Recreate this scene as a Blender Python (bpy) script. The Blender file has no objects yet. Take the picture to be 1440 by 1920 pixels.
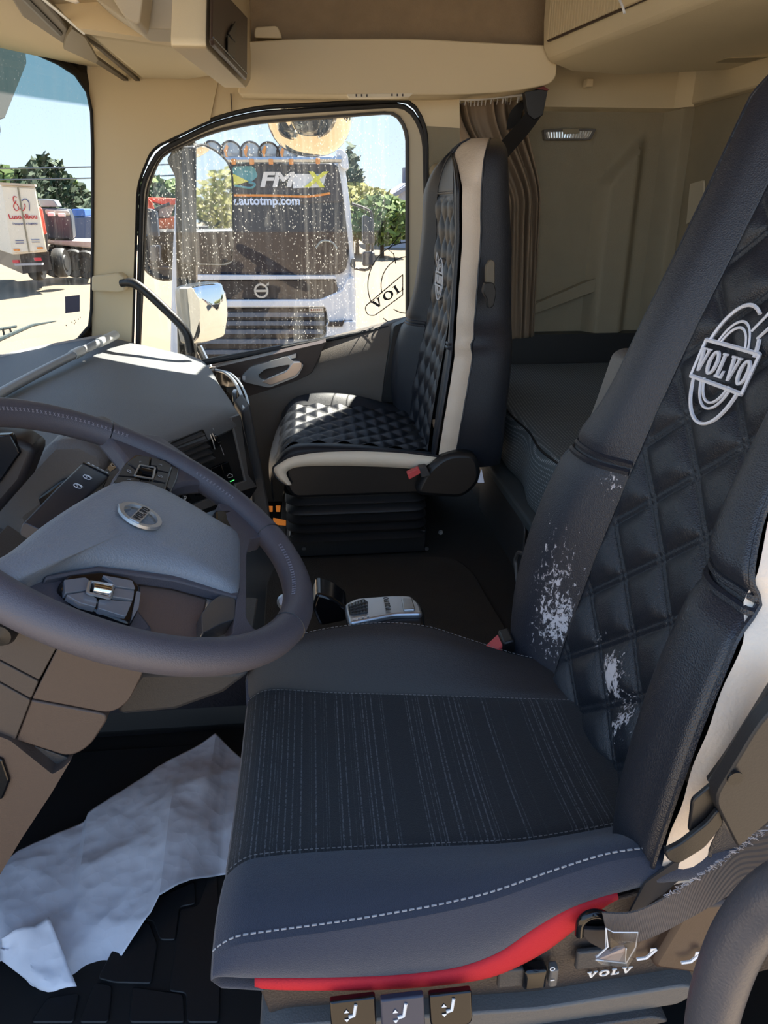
import bpy, math, random
import numpy as np
from mathutils import Vector, Matrix
random.seed(3)
C = bpy.context.scene.collection
SC = bpy.context.scene
# ------------------------------------------------------------ camera, sky, sun, exposure
PITCH, YAW = math.radians(23.18), math.radians(5.5)
cam = bpy.data.objects.new('camera', bpy.data.cameras.new('camera')); C.objects.link(cam)
cam.data.sensor_fit = 'VERTICAL'; cam.data.sensor_height = 36.0; cam.data.lens = 1331.0/1920*36
cam.data.clip_start = 0.02; cam.data.clip_end = 600
cam.location = (0, -0.30, 1.10); cam.rotation_euler = (math.pi/2 - PITCH, 0, -YAW)
SC.camera = cam
SC.view_settings.view_transform = 'Standard'; SC.view_settings.look = 'None'
SC.view_settings.gamma = 1.0; SC.view_settings.use_curve_mapping = False
SC.view_settings.exposure = 1.15
W = bpy.data.worlds.new('sky'); SC.world = W; W.use_nodes = True
nt = W.node_tree; nt.nodes.clear()
wo = nt.nodes.new('ShaderNodeOutputWorld'); wb = nt.nodes.new('ShaderNodeBackground')
tc = nt.nodes.new('ShaderNodeTexCoord'); sx = nt.nodes.new('ShaderNodeSeparateXYZ')
mr = nt.nodes.new('ShaderNodeMapRange'); mr.inputs['From Min'].default_value = 0.0; mr.inputs['From Max'].default_value = 0.75
cr = nt.nodes.new('ShaderNodeValToRGB')
cr.color_ramp.elements[0].color = (0.80, 0.92, 1.0, 1); cr.color_ramp.elements[1].color = (0.30, 0.52, 0.95, 1)
cr.color_ramp.elements.new(0.25).color = (0.60, 0.80, 1.0, 1)
nt.links.new(tc.outputs['Generated'], sx.inputs[0]); nt.links.new(sx.outputs['Z'], mr.inputs[0])
nt.links.new(mr.outputs[0], cr.inputs[0]); nt.links.new(cr.outputs[0], wb.inputs[0])
wb.inputs[1].default_value = 0.86
nt.links.new(wb.outputs[0], wo.inputs[0])
SUN_DIR = Vector((0.38, 0.61, 1.0)).normalized()          # towards the sun
sl = bpy.data.lights.new('sun', 'SUN'); sl.energy = 17.0; sl.angle = math.radians(0.6); sl.color = (1.0, 0.93, 0.80)
so = bpy.data.objects.new('sun', sl); C.objects.link(so)
so.rotation_euler = SUN_DIR.to_track_quat('Z', 'Y').to_euler()

# ------------------------------------------------------------ helpers
def V(*a): return Vector(a if len(a) > 1 else a[0])
class MB:
    def __init__(s): s.v = []; s.f = []; s.uv = None
    def add(s, verts, faces):
        o = len(s.v); s.v += [tuple(p) for p in verts]; s.f += [tuple(i + o for i in f) for f in faces]; return s
    def box(s, c, d, ax=None):
        c = V(c); X, Y, Z = ax if ax else (V(1,0,0), V(0,1,0), V(0,0,1))
        X, Y, Z = V(X)*d[0]/2, V(Y)*d[1]/2, V(Z)*d[2]/2
        vs = [c + a*X + b*Y + e*Z for e in (-1,1) for b in (-1,1) for a in (-1,1)]
        return s.add(vs, [(0,2,3,1),(4,5,7,6),(0,1,5,4),(2,6,7,3),(0,4,6,2),(1,3,7,5)])
    def prism(s, poly, vec, taper=1.0):
        vec = V(vec); n = len(poly); p0 = [V(p) for p in poly]
        c = sum(p0, V(0,0,0))/n
        p1 = [c + (p - c)*taper + vec for p in p0]
        return s.add(p0 + p1, [tuple(range(n))[::-1], tuple(range(n, 2*n))] + [(i, (i+1) % n, n + (i+1) % n, n + i) for i in range(n)])
    def hexa(s, a, b):                                        # two quads joined
        return s.loft([a, b], True, True)
    def loft(s, secs, closed=True, caps=True):
        n = len(secs[0]); vs = [p for q in secs for p in q]; fs = []
        for i in range(len(secs) - 1):
            for j in range(n if closed else n - 1):
                k = (j + 1) % n
                fs.append((i*n + j, i*n + k, (i+1)*n + k, (i+1)*n + j))
        if caps and closed: fs += [tuple(range(n))[::-1], tuple(range((len(secs)-1)*n, len(secs)*n))]
        return s.add(vs, fs)
    def grid(s, P, closeu=False, closev=False):               # P[i][j]
        nu, nv = len(P), len(P[0]); vs = [tuple(p) for r in P for p in r]; fs = []
        for i in range(nu if closeu else nu - 1):
            for j in range(nv if closev else nv - 1):
                a, b = (i + 1) % nu, (j + 1) % nv
                fs.append((i*nv + j, a*nv + j, a*nv + b, i*nv + b))
        return s.add(vs, fs)
    def tube(s, path, r, n=10, caps=True, close=False, squash=None):
        path = [V(p) for p in path]; m = len(path)
        R = r if isinstance(r, (list, tuple)) else [r]*m
        T = []
        for i in range(m):
            a = path[(i-1) % m] if (close or i > 0) else path[i]
            b = path[(i+1) % m] if (close or i < m-1) else path[i]
            T.append((b - a).normalized())
        u = T[0].orthogonal().normalized(); secs = []
        for i in range(m):
            u = (u - T[i]*u.dot(T[i])).normalized(); w = T[i].cross(u)
            secs.append([path[i] + R[i]*(math.cos(2*math.pi*k/n)*u + math.sin(2*math.pi*k/n)*w) for k in range(n)])
        if close: secs.append(secs[0][:]); caps = False
        return s.loft(secs, True, caps)
    def lathe(s, c, axis, prof, n=24):                        # prof: (radius, height)
        c, ax = V(c), V(axis).normalized(); u = ax.orthogonal().normalized(); w = ax.cross(u)
        secs = [[c + ax*h + r*(math.cos(2*math.pi*k/n)*u + math.sin(2*math.pi*k/n)*w) for k in range(n)] for r, h in prof]
        return s.loft(secs, True, True)
    def strip(s, path, wid, thick):                           # flat strap: path, width vectors, thickness vectors
        secs = [[V(p)-V(w)/2-V(t)/2, V(p)+V(w)/2-V(t)/2, V(p)+V(w)/2+V(t)/2, V(p)-V(w)/2+V(t)/2] for p, w, t in zip(path, wid, thick)]
        return s.loft(secs, True, True)
def arc3(c, u, v, r, a0, a1, n): return [V(c) + r*(math.cos(a0+(a1-a0)*i/n)*V(u) + math.sin(a0+(a1-a0)*i/n)*V(v)) for i in range(n+1)]
def rpoly(pts, r, n=4):                                       # round the corners of a closed outline
    pts = [V(p) for p in pts]; m = len(pts); out = []
    for i in range(m):
        p, a, b = pts[i], pts[i-1], pts[(i+1) % m]
        rr = r[i] if isinstance(r, (list, tuple)) else r
        da, db = (a - p), (b - p); rr = min(rr, da.length*0.48, db.length*0.48)
        if rr < 1e-5: out.append(p); continue
        p0, p1 = p + da.normalized()*rr, p + db.normalized()*rr
        for k in range(n + 1):
            t = k/n; out.append((1-t)**2*p0 + 2*t*(1-t)*p + t*t*p1)
    return out
def smooth_path(pts, k=6, close=False):                       # Catmull-Rom
    pts = [V(p) for p in pts]; m = len(pts); out = []
    for i in range(m if close else m - 1):
        if close: a, b, c, d = pts[i-1], pts[i], pts[(i+1) % m], pts[(i+2) % m]
        else: a, b, c, d = pts[max(i-1, 0)], pts[i], pts[i+1], pts[min(i+2, m-1)]
        for j in range(k):
            t = j/k
            out.append(0.5*((2*b) + (c - a)*t + (2*a - 5*b + 4*c - d)*t*t + (3*b - a - 3*c + d)*t**3))
    if not close: out.append(pts[-1])
    return out
def resample(pts, n, close=False):
    pts = [V(p) for p in pts]
    if close: pts = pts + [pts[0]]
    L = [0]
    for a, b in zip(pts, pts[1:]): L.append(L[-1] + (b - a).length)
    out = []; j = 0
    for i in range(n):
        t = L[-1]*i/(n if close else n - 1)
        while j < len(L) - 2 and L[j+1] < t: j += 1
        out.append(pts[j].lerp(pts[j+1], (t - L[j])/max(L[j+1] - L[j], 1e-9)))
    return out
def sp(x, tab):                                               # smooth table lookup
    xs = [t[0] for t in tab]; ys = [t[1] for t in tab]
    if x <= xs[0]: return ys[0]
    if x >= xs[-1]: return ys[-1]
    i = max(k for k in range(len(xs)) if xs[k] <= x); i = min(i, len(xs) - 2)
    def sl_(k):
        if k == 0 or k == len(xs)-1: return 0 if False else ((ys[1]-ys[0])/(xs[1]-xs[0]) if k == 0 else (ys[-1]-ys[-2])/(xs[-1]-xs[-2]))
        return (ys[k+1]-ys[k-1])/(xs[k+1]-xs[k-1])
    h = xs[i+1]-xs[i]; t = (x-xs[i])/h
    return (2*t**3-3*t*t+1)*ys[i] + (t**3-2*t*t+t)*h*sl_(i) + (3*t*t-2*t**3)*ys[i+1] + (t**3-t*t)*h*sl_(i+1)
ORG = {}
def obj(name, mb, mat, parent=None, bevel=0, seg=2, sub=0, sharp=38, solid=0, kind=None, label=None):
    me = bpy.data.meshes.new(name)
    o0 = ORG.get(parent.name, V(0,0,0)) if parent else V(0,0,0)
    me.from_pydata([tuple(V(p) - o0) for p in mb.v], [], mb.f); me.validate()
    import bmesh as _b
    bm = _b.new(); bm.from_mesh(me); _b.ops.recalc_face_normals(bm, faces=bm.faces); bm.to_mesh(me); bm.free()
    me.polygons.foreach_set('use_smooth', [True]*len(me.polygons))
    me.set_sharp_from_angle(angle=math.radians(sharp))
    me.materials.append(mat)
    o = bpy.data.objects.new(name, me); C.objects.link(o)
    if parent: o.parent = parent
    ORG[o.name] = o0
    if solid:
        m = o.modifiers.new('solid', 'SOLIDIFY'); m.thickness = solid; m.offset = 0
    if sub:
        m = o.modifiers.new('sub', 'SUBSURF'); m.levels = sub; m.render_levels = sub
    if bevel:
        m = o.modifiers.new('bev', 'BEVEL'); m.width = bevel; m.segments = seg; m.limit_method = 'ANGLE'; m.angle_limit = math.radians(35)
    if kind: o['kind'] = kind
    if label: o['label'] = label
    return o
def thing(name, label, cat, loc=(0,0,0), group=None, kind=None):
    o = bpy.data.objects.new(name, None); C.objects.link(o); o.location = loc; o.empty_display_size = 0.05
    ORG[o.name] = V(loc)
    return tag(o, label, cat, group, kind)
def tag(o, label=None, cat=None, group=None, kind=None):
    if label: o['label'] = label
    if cat: o['category'] = cat
    if group: o['group'] = group
    if kind: o['kind'] = kind
    return o
def dup(o, parent=None, off=(0,0,0)):
    c = o.copy(); C.objects.link(c)
    if parent: c.parent = parent
    else: c.location = o.location + V(off)
    for ch in list(o.children): dup(ch, c)
    return c
def text_mb(body, origin, xd, yd, size, depth=0.001, shear=0.0, align='LEFT', bold=0.0, spacing=1.0, wide=1.0):
    cu = bpy.data.curves.new('t', 'FONT'); cu.body = body; cu.size = size; cu.extrude = depth/2; cu.shear = shear
    cu.align_x = align; cu.align_y = 'CENTER'; cu.offset = bold; cu.resolution_u = 3; cu.space_character = spacing
    t = bpy.data.objects.new('t', cu); C.objects.link(t)
    bpy.context.view_layer.update()
    me = bpy.data.meshes.new_from_object(t.evaluated_get(bpy.context.evaluated_depsgraph_get()))
    X, Y = V(xd).normalized(), V(yd).normalized(); Z = X.cross(Y)
    mb = MB(); mb.add([V(origin) + X*v.co.x*wide + Y*v.co.y + Z*v.co.z for v in me.vertices], [tuple(p.vertices) for p in me.polygons])
    bpy.data.objects.remove(t); bpy.data.curves.remove(cu); bpy.data.meshes.remove(me)
    return mb
# slab-serif capitals on a unit-high em, as closed polygons; the O is a ring
def glyph(ch):
    if ch == 'V': return 0.92, [[(0,1),(0.40,1),(0.40,.92),(0.31,.92),(0.50,.30),(0.66,.92),(0.56,.92),(0.56,1),(0.92,1),(0.92,.92),(0.83,.92),(0.53,0),(0.37,0),(0.09,.92),(0,.92)]]
    if ch == 'L': return 0.74, [[(0,1),(0.42,1),(0.42,.92),(0.31,.92),(0.31,.09),(0.52,.09),(0.63,.32),(0.72,.32),(0.70,0),(0,0),(0,.08),(0.10,.08),(0.10,.92),(0,.92)]]
    out = [(0.47+0.47*math.sin(a), .5+.52*math.cos(a)) for a in [2*math.pi*k/20 for k in range(21)]]
    inn = [(0.47+0.24*math.sin(a), .5+.40*math.cos(a)) for a in [2*math.pi*k/20 for k in range(20, -1, -1)]]
    return 0.94, ['ring', out, inn]
def word_mb(word, origin, xd, yd, h, depth, aspect=1.0, gap=0.12, fn=None, limit=None):
    """letters as raised slabs; fn maps (a, b, lift) to a point, else a flat frame is used"""
    mb = MB(); X, Y = V(xd), V(yd)
    if fn is None:
        X.normalize(); Y.normalize(); Z = X.cross(Y)
        fn = lambda a, b, l: V(origin) + X*a + Y*b + Z*l
    a0 = 0.0; tot = sum(glyph(c)[0] for c in word) + gap*(len(word)-1)
    for c in word:
        w, polys = glyph(c)
        f = lambda p, l: fn((a0 + p[0] - tot/2)*h*aspect, (p[1] - .5)*h, l)
        if polys[0] == 'ring':
            o, i = polys[1], polys[2][::-1]
            P = [[f(p, 0) for p in o], [f(p, depth) for p in o], [f(p, depth) for p in i], [f(p, 0) for p in i]]
            mb.grid(P)
        else:
            for poly in polys:
                n = len(poly); v = [f(p, 0) for p in poly] + [f(p, depth) for p in poly]
                mb.add(v, [tuple(range(n)), tuple(range(n, 2*n))] + [(k, (k+1) % n, n+(k+1) % n, n+k) for k in range(n)])
        a0 += w + gap
    return mb

# ------------------------------------------------------------ materials
def lin(c):
    return tuple(((x/255)/12.92 if x/255 <= .04045 else ((x/255+.055)/1.055)**2.4) for x in c) + (1,)
def N(t, ty, **kw):
    n = t.nodes.new(ty)
    for k, v in kw.items(): setattr(n, k, v)
    return n
def mat(name, rgb, rough=0.5, metal=0.0, bump=None, var=0.0, vscale=6.0, spec=0.5, coat=0.0, bump2=None, sheen=0.0):
    m = bpy.data.materials.new(name); m.use_nodes = True; t = m.node_tree; b = t.nodes['Principled BSDF']
    b.inputs['Base Color'].default_value = lin(rgb); b.inputs['Roughness'].default_value = rough; b.inputs['Metallic'].default_value = metal
    b.inputs['Specular IOR Level'].default_value = spec; b.inputs['Coat Weight'].default_value = coat; b.inputs['Sheen Weight'].default_value = sheen
    tcn = N(t, 'ShaderNodeTexCoord')
    if var:
        n = N(t, 'ShaderNodeTexNoise'); n.inputs['Scale'].default_value = vscale; n.inputs['Detail'].default_value = 6
        r = N(t, 'ShaderNodeMapRange'); r.inputs[3].default_value = 1 - var; r.inputs[4].default_value = 1 + var*0.6
        mx = N(t, 'ShaderNodeMix', data_type='RGBA', blend_type='MULTIPLY'); mx.inputs[0].default_value = 1
        mx.inputs[6].default_value = lin(rgb)
        t.links.new(tcn.outputs['Object'], n.inputs['Vector']); t.links.new(n.outputs['Fac'], r.inputs[0]); t.links.new(r.outputs[0], mx.inputs[7]); t.links.new(mx.outputs[2], b.inputs['Base Color'])
    last = None
    for bp in (bump, bump2):
        if not bp: continue
        kind, sc_, st = bp
        if kind == 'voro':
            n = N(t, 'ShaderNodeTexVoronoi'); n.inputs['Scale'].default_value = sc_; out = n.outputs['Distance']
        elif kind == 'wave':
            n = N(t, 'ShaderNodeTexWave'); n.inputs['Scale'].default_value = sc_; out = n.outputs['Fac']
        else:
            n = N(t, 'ShaderNodeTexNoise'); n.inputs['Scale'].default_value = sc_; n.inputs['Detail'].default_value = 3; out = n.outputs['Fac']
        t.links.new(tcn.outputs['Object'], n.inputs['Vector'])
        bu = N(t, 'ShaderNodeBump'); bu.inputs['Strength'].default_value = st; bu.inputs['Distance'].default_value = 0.002
        t.links.new(out, bu.inputs['Height'])
        if last: t.links.new(last.outputs[0], bu.inputs['Normal'])
        last = bu
    if last: t.links.new(last.outputs[0], b.inputs['Normal'])
    return m
def glass(name, tint=(1,1,1), ior=1.5, dirt=None, band=None):
    m = bpy.data.materials.new(name); m.use_nodes = True; t = m.node_tree; t.nodes.clear()
    out = N(t, 'ShaderNodeOutputMaterial'); tr = N(t, 'ShaderNodeBsdfTransparent'); gl = N(t, 'ShaderNodeBsdfGlossy'); lw = N(t, 'ShaderNodeLayerWeight'); pw_ = N(t, 'ShaderNodeMath', operation='POWER'); fr = N(t, 'ShaderNodeMath', operation='MULTIPLY_ADD')
    tr.inputs[0].default_value = tuple(tint) + (1,); gl.inputs['Roughness'].default_value = 0.02; lw.inputs[0].default_value = .5; t.links.new(lw.outputs['Facing'], pw_.inputs[0]); pw_.inputs[1].default_value = 5.0; t.links.new(pw_.outputs[0], fr.inputs[0]); fr.inputs[1].default_value = .9; fr.inputs[2].default_value = .04
    mx = N(t, 'ShaderNodeMixShader'); t.links.new(fr.outputs[0], mx.inputs[0]); t.links.new(tr.outputs[0], mx.inputs[1]); t.links.new(gl.outputs[0], mx.inputs[2])
    last = mx
    tcn = N(t, 'ShaderNodeTexCoord')
    if band:                                                  # tinted band above a height
        z0, col = band
        s_ = N(t, 'ShaderNodeSeparateXYZ'); t.links.new(tcn.outputs['Object'], s_.inputs[0])
        g = N(t, 'ShaderNodeMapRange'); g.inputs[1].default_value = z0 - .004; g.inputs[2].default_value = z0 + .004; t.links.new(s_.outputs['Z'], g.inputs[0])
        c = N(t, 'ShaderNodeMix', data_type='RGBA'); c.inputs[6].default_value = tuple(tint) + (1,); c.inputs[7].default_value = tuple(col) + (1,)
        t.links.new(g.outputs[0], c.inputs[0]); t.links.new(c.outputs[2], tr.inputs[0])
    if dirt:
        scale, thr, amt = dirt
        mp = N(t, 'ShaderNodeMapping'); mp.inputs['Scale'].default_value = (1, 1, 0.55); t.links.new(tcn.outputs['Object'], mp.inputs[0])
        vo = N(t, 'ShaderNodeTexVoronoi'); vo.inputs['Scale'].default_value = scale; t.links.new(mp.outputs[0], vo.inputs['Vector'])
        r1 = N(t, 'ShaderNodeMapRange'); r1.inputs[1].default_value = thr; r1.inputs[2].default_value = thr*0.55; t.links.new(vo.outputs['Distance'], r1.inputs[0])
        mp2 = N(t, 'ShaderNodeMapping'); mp2.inputs['Scale'].default_value = (1, 1, 0.04); t.links.new(tcn.outputs['Object'], mp2.inputs[0])
        n1 = N(t, 'ShaderNodeTexNoise'); n1.inputs['Scale'].default_value = 60; n1.inputs['Detail'].default_value = 3; t.links.new(mp2.outputs[0], n1.inputs['Vector'])
        r2 = N(t, 'ShaderNodeMapRange'); r2.inputs[1].default_value = .45; r2.inputs[2].default_value = .75; t.links.new(n1.outputs['Fac'], r2.inputs[0])
        n2 = N(t, 'ShaderNodeTexNoise'); n2.inputs['Scale'].default_value = 5; t.links.new(tcn.outputs['Object'], n2.inputs['Vector'])
        r3 = N(t, 'ShaderNodeMapRange'); r3.inputs[1].default_value = .38; r3.inputs[2].default_value = .6; t.links.new(n2.outputs['Fac'], r3.inputs[0])
        a = N(t, 'ShaderNodeMath', operation='MULTIPLY'); t.links.new(r1.outputs[0], a.inputs[0]); t.links.new(r3.outputs[0], a.inputs[1])
        b_ = N(t, 'ShaderNodeMath', operation='MULTIPLY_ADD'); t.links.new(r2.outputs[0], b_.inputs[0]); b_.inputs[1].default_value = 0.22; t.links.new(a.outputs[0], b_.inputs[2])
        d = N(t, 'ShaderNodeMath', operation='MULTIPLY', use_clamp=True); t.links.new(b_.outputs[0], d.inputs[0]); d.inputs[1].default_value = amt
        df = N(t, 'ShaderNodeBsdfDiffuse'); df.inputs[0].default_value = (.8,.8,.78,1); tl = N(t, 'ShaderNodeBsdfTranslucent'); tl.inputs[0].default_value = (.85,.85,.8,1)
        ad = N(t, 'ShaderNodeMixShader'); ad.inputs[0].default_value = .7; t.links.new(df.outputs[0], ad.inputs[1]); t.links.new(tl.outputs[0], ad.inputs[2])
        m2 = N(t, 'ShaderNodeMixShader'); t.links.new(d.outputs[0], m2.inputs[0]); t.links.new(last.outputs[0], m2.inputs[1]); t.links.new(ad.outputs[0], m2.inputs[2]); last = m2
    t.links.new(last.outputs[0], out.inputs[0])
    return m
BEIGE = mat('beige_plastic', (214,196,160), .55, bump=('noise', 900, .12))
BEIGE2 = mat('beige_grained', (204,190,158), .6, bump=('noise', 700, .3), var=.05)
LINER = mat('headliner_fabric', (150,130,104), .95, bump=('noise', 420, .5), var=.22, vscale=24)
SIDEP = mat('side_fabric', (142,133,112), .8, bump=('noise', 600, .4), var=.10, vscale=20)
GREYBG = mat('grey_beige_trim', (176,166,146), .5, bump=('noise', 700, .1))
BROWN = mat('dark_brown_plastic', (66,52,44), .45, bump=('noise', 500, .1))
BLIND = mat('blind_cassette', (112,102,86), .5)
DASH = mat('dash_soft_grain', (104,106,108), .55, bump=('noise', 420, .45))
DGREY = mat('dark_grey_plastic', (62,60,60), .55, bump=('noise', 520, .35))
MGREY = mat('mid_grey_plastic', (92,90,88), .5, bump=('noise', 520, .25))
BLACKP = mat('black_plastic', (24,24,26), .42, bump=('noise', 600, .1))
GLOSSB = mat('gloss_black', (14,14,17), .14)
RUBBER = mat('black_rubber', (26,26,28), .6)
DOORP = mat('door_panel', (98,90,82), .6, bump=('noise', 420, .3))
LEATHER = mat('black_leatherette', (36,39,47), .36, bump=('voro', 700, .25), spec=.6)
WHEELL = mat('wheel_leather', (80,78,86), .48, bump=('voro', 900, .18))
CREAM = mat('cream_leatherette', (226,208,188), .5, bump=('noise', 260, .35), bump2=('noise', 26, .7), var=.06, vscale=14)
CUSHL = mat('cushion_leatherette', (30,33,39), .42, bump=("voro", 700, .2), spec=.3)
CREAMF = mat('cream_leather_smooth', (236,222,200), .5, bump=('noise', 300, .2), var=.05, vscale=14)
SEATF = mat('dark_seat_fabric', (36,37,40), .92, bump=('noise', 900, .5), sheen=.15)
BOLF = mat('blue_grey_seat_fabric', (52,56,70), .92, bump=('noise', 1100, .55), sheen=.2)
VINYL = mat('charcoal_vinyl', (48,46,47), .6, bump=('noise', 600, .35))
RED = mat('red_fabric', (180,16,34), .75, bump=('noise', 900, .3))
THREAD = mat('grey_thread', (168,168,172), .8)
THREADW = mat('white_thread', (226,226,232), .7, bump=('noise', 900, .5))
SILVER = mat('satin_silver', (190,194,198), .32, .8)
CHROME = mat('chrome', (222,224,226), .08, 1.0)
MIRROR = mat('mirror_glass', (236,240,242), .02, 1.0)
CARPET = mat('brown_black_carpet', (52,47,40), .95, bump=('noise', 500, .8), var=.3, vscale=14)
PAPER = mat('white_paper', (226,228,240), .85, bump=('voro', 17, 1.0), bump2=('voro', 43, .7), var=.04, vscale=9)
CURT = mat('taupe_curtain', (142,124,104), .85, bump=('noise', 700, .3))
WEBB = mat('grey_webbing', (92,86,84), .8, bump=('wave', 260, .5), var=.12, vscale=30)
WEBK = mat('black_webbing', (30,29,30), .8, bump=('wave', 260, .4))
MATT = mat('bunk_mattress_fabric', (48,52,54), .75, bump=('voro', 230, .9))
GRABM = mat('grab_handle_vinyl', (70,70,76), .42, bump=('noise', 500, .2))
PRINTW = mat('white_print', (222,222,222), .6)
PRINTK = mat('black_print', (22,22,24), .6)
HUBP = mat('hub_grain_plastic', (126,133,143), .36, bump=('noise', 520, .45))
# ------------------------------------------------------------ cab shell
def ring_fill(mb, inner, outer, n=96):
    mb.grid([resample(inner, n, True), resample(outer, n, True)], closev=True)
# passenger door opening: glass edge, frame edge and seal edge, clockwise from the lower front corner
G_ = rpoly([(-.585,2.10,.60), (-0.4863,2.1,1.156), (-0.4348,2.1,1.245), (-0.2815,2.1,1.308), (-0.1477,2.1,1.334), (0.2662,2.1,1.365), (0.3021,2.1,1.314), (0.3096,2.1,0.746)], [.02,.04,.03,.05,.05,.05,.05,.01], 5)
M_ = rpoly([(-.575,2.045,.60), (-0.4861,2.045,1.165), (-0.4269,2.045,1.25), (-0.2658,2.045,1.321), (-0.1429,2.045,1.349), (0.2959,2.045,1.377), (0.3461,2.045,1.303), (0.3705,2.045,0.7651)], [.02,.04,.03,.05,.05,.07,.07,.01], 5)
S_ = rpoly([(-.60,2.04,.56), (-0.4987,2.04,1.165), (-0.4443,2.04,1.259), (-0.2639,2.04,1.335), (-0.1415,2.04,1.363), (0.3059,2.04,1.389), (0.3513,2.04,1.316), (0.3686,2.04,0.5919)], [.02,.04,.03,.05,.05,.07,.07,.01], 5)
NS = 120
def align(a, n=NS): return resample(a, n, True)
o_ = rpoly([(-.70,2.035,.60), (-0.6745,2.03,0.845), (-0.6025,2.03,1.34), (-0.6244,2.03,1.451), (-.52,2.03,1.50), (.44,2.03,1.50), (.44,2.03,1.0), (.44,2.035,.56)], [.0]*8)
# the wall skin around the door: joined strip by strip so that corner meets corner
cut = lambda P, k: P[k:] + P[:k]
mb = MB()
def seg_strip(mb, ia, ob, n=14):
    mb.grid([resample(ia, n), resample(ob, n)])
iS = {'bl': (-.60,2.04,.56), 'tl0': (-0.4987,2.04,1.165), 'tl1': (-0.4443,2.04,1.259), 't0': (-0.2639,2.04,1.335), 't1': (-0.1415,2.04,1.363), 'tr0': (0.3059,2.04,1.389), 'tr1': (0.3513,2.04,1.316), 'br': (0.3686,2.04,0.5919)}
left_in = [iS['bl'], iS['tl0'], iS['tl1'], iS['t0']]
sS = S_
k_top = min(range(len(sS)), key=lambda i: (V(sS[i]) - V(iS['t0'])).length)
k_tr = min(range(len(sS)), key=lambda i: (V(sS[i]) - V(iS['tr1'])).length)
apill = MB(); _o = [(-0.2032,2.03,1.542), (-.56,2.03,1.50), (-0.6633,2.03,1.47), (-0.6244,2.03,1.451), (-0.5996,2.03,1.385), (-0.5996,2.03,1.34), (-0.6745,2.03,0.845), (-.71,2.03,.60)]
_pl = [V(q.x, 2.03, q.z) for q in sS[2:k_top+1]] + [V(q) for q in _o]
apill.prism(_pl, (0,.02,0)); obj('trim_1', apill, BEIGE, kind='structure')
topw = MB(); seg_strip(topw, sS[k_top:k_tr+1], [(-0.2032,2.03,1.542), (0.3442,2.03,1.552), (0.4348,2.03,1.554), (0.448,2.03,1.316)], 40)
obj('trim_2', topw, BEIGE, kind='structure')
bp = MB(); seg_strip(bp, sS[k_tr:-2] + [iS['br']], [(0.448,2.03,1.316), (0.4835,2.03,0.4823)], 20)
obj('trim_3', bp, SIDEP, kind='structure')
# thin joint lines in the pillar trim
jl = MB(); jl.box((-0.2085,2.028,1.373), (.003,.004,.045)); obj('trim_4', jl, BROWN, kind='structure')
door = thing('door_1', 'passenger door with window, chrome handle and dark grey lower panel', None, (-.1,2.06,.2), kind='structure')
fr = MB(); fr.grid([resample(G_, NS, True), resample(M_, NS, True)], closev=True); obj('window_frame', fr, GREYBG, door, label='light grey inner frame round the door glass')
gk = MB(); gk.tube([(p[0], 2.098, p[2]) for p in resample(G_, NS, True)], .007, 6, close=True); obj('glass_channel', gk, BLACKP, door)
sl_ = MB(); sl_.tube(resample(M_, NS, True), .0075, 8, close=True); sl_.tube(resample(S_, NS, True), .006, 8, close=True); obj('door_seal', sl_, RUBBER, door, label='black rubber seal')
g = MB(); n = len(G_); g.add([(p[0], 2.10, p[2]) for p in G_], [tuple(range(n))])
win = obj('window_1', g, glass('door_glass', (.56,.58,.59), dirt=(170, .26, .24)), kind='structure')
# the printed outline on the pane
stk = thing('window_decal', 'black outline decal of a ring and arrow sign on the passenger window', 'decal', (0.2654,2.095,0.8775))
ln = MB()
cA, rA = V((0.3092,2.096,0.8687)), .131
def decal_arc(r, a0, a1, w=.0017):
    ln.tube([cA + r*V(math.cos(t), 0, math.sin(t)) for t in [a0 + (a1-a0)*i/30 for i in range(31)]], w, 5)
dclip = []
ux, uz = V(.80,0,.60), V(-.60,0,.80)
decal_arc(rA, math.radians(88), math.radians(204)); decal_arc(rA, math.radians(232), math.radians(275)); decal_arc(.088, math.radians(92), math.radians(196)); decal_arc(.088, math.radians(238), math.radians(272))
bar = rpoly([(0.1676,2.096,0.8032), (0.2914,2.096,0.9019), (0.292,2.096,0.8388), (0.1989,2.096,0.7739), (0.1743,2.096,0.7776)], [.012,.001,.001,.01,.012], 5)
ln.tube(bar, .0017, 5, close=True)
ln.tube([(0.2686,2.096,0.9363), (0.2615,2.096,0.9654), (0.2444,2.096,0.9783), (0.285,2.096,1.026), (0.2818,2.096,0.9972)], .0017, 5)
obj('outline', ln, PRINTK, stk)
wd = word_mb('VOL', (0.2412,2.095,0.8361), V((0.2922,2.1,0.8702)) - V((0.1783,2.1,0.7941)), V(-.55,0,.80), .027, .001, 1.45, .16)
obj('lettering', wd, PRINTK, stk)
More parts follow.
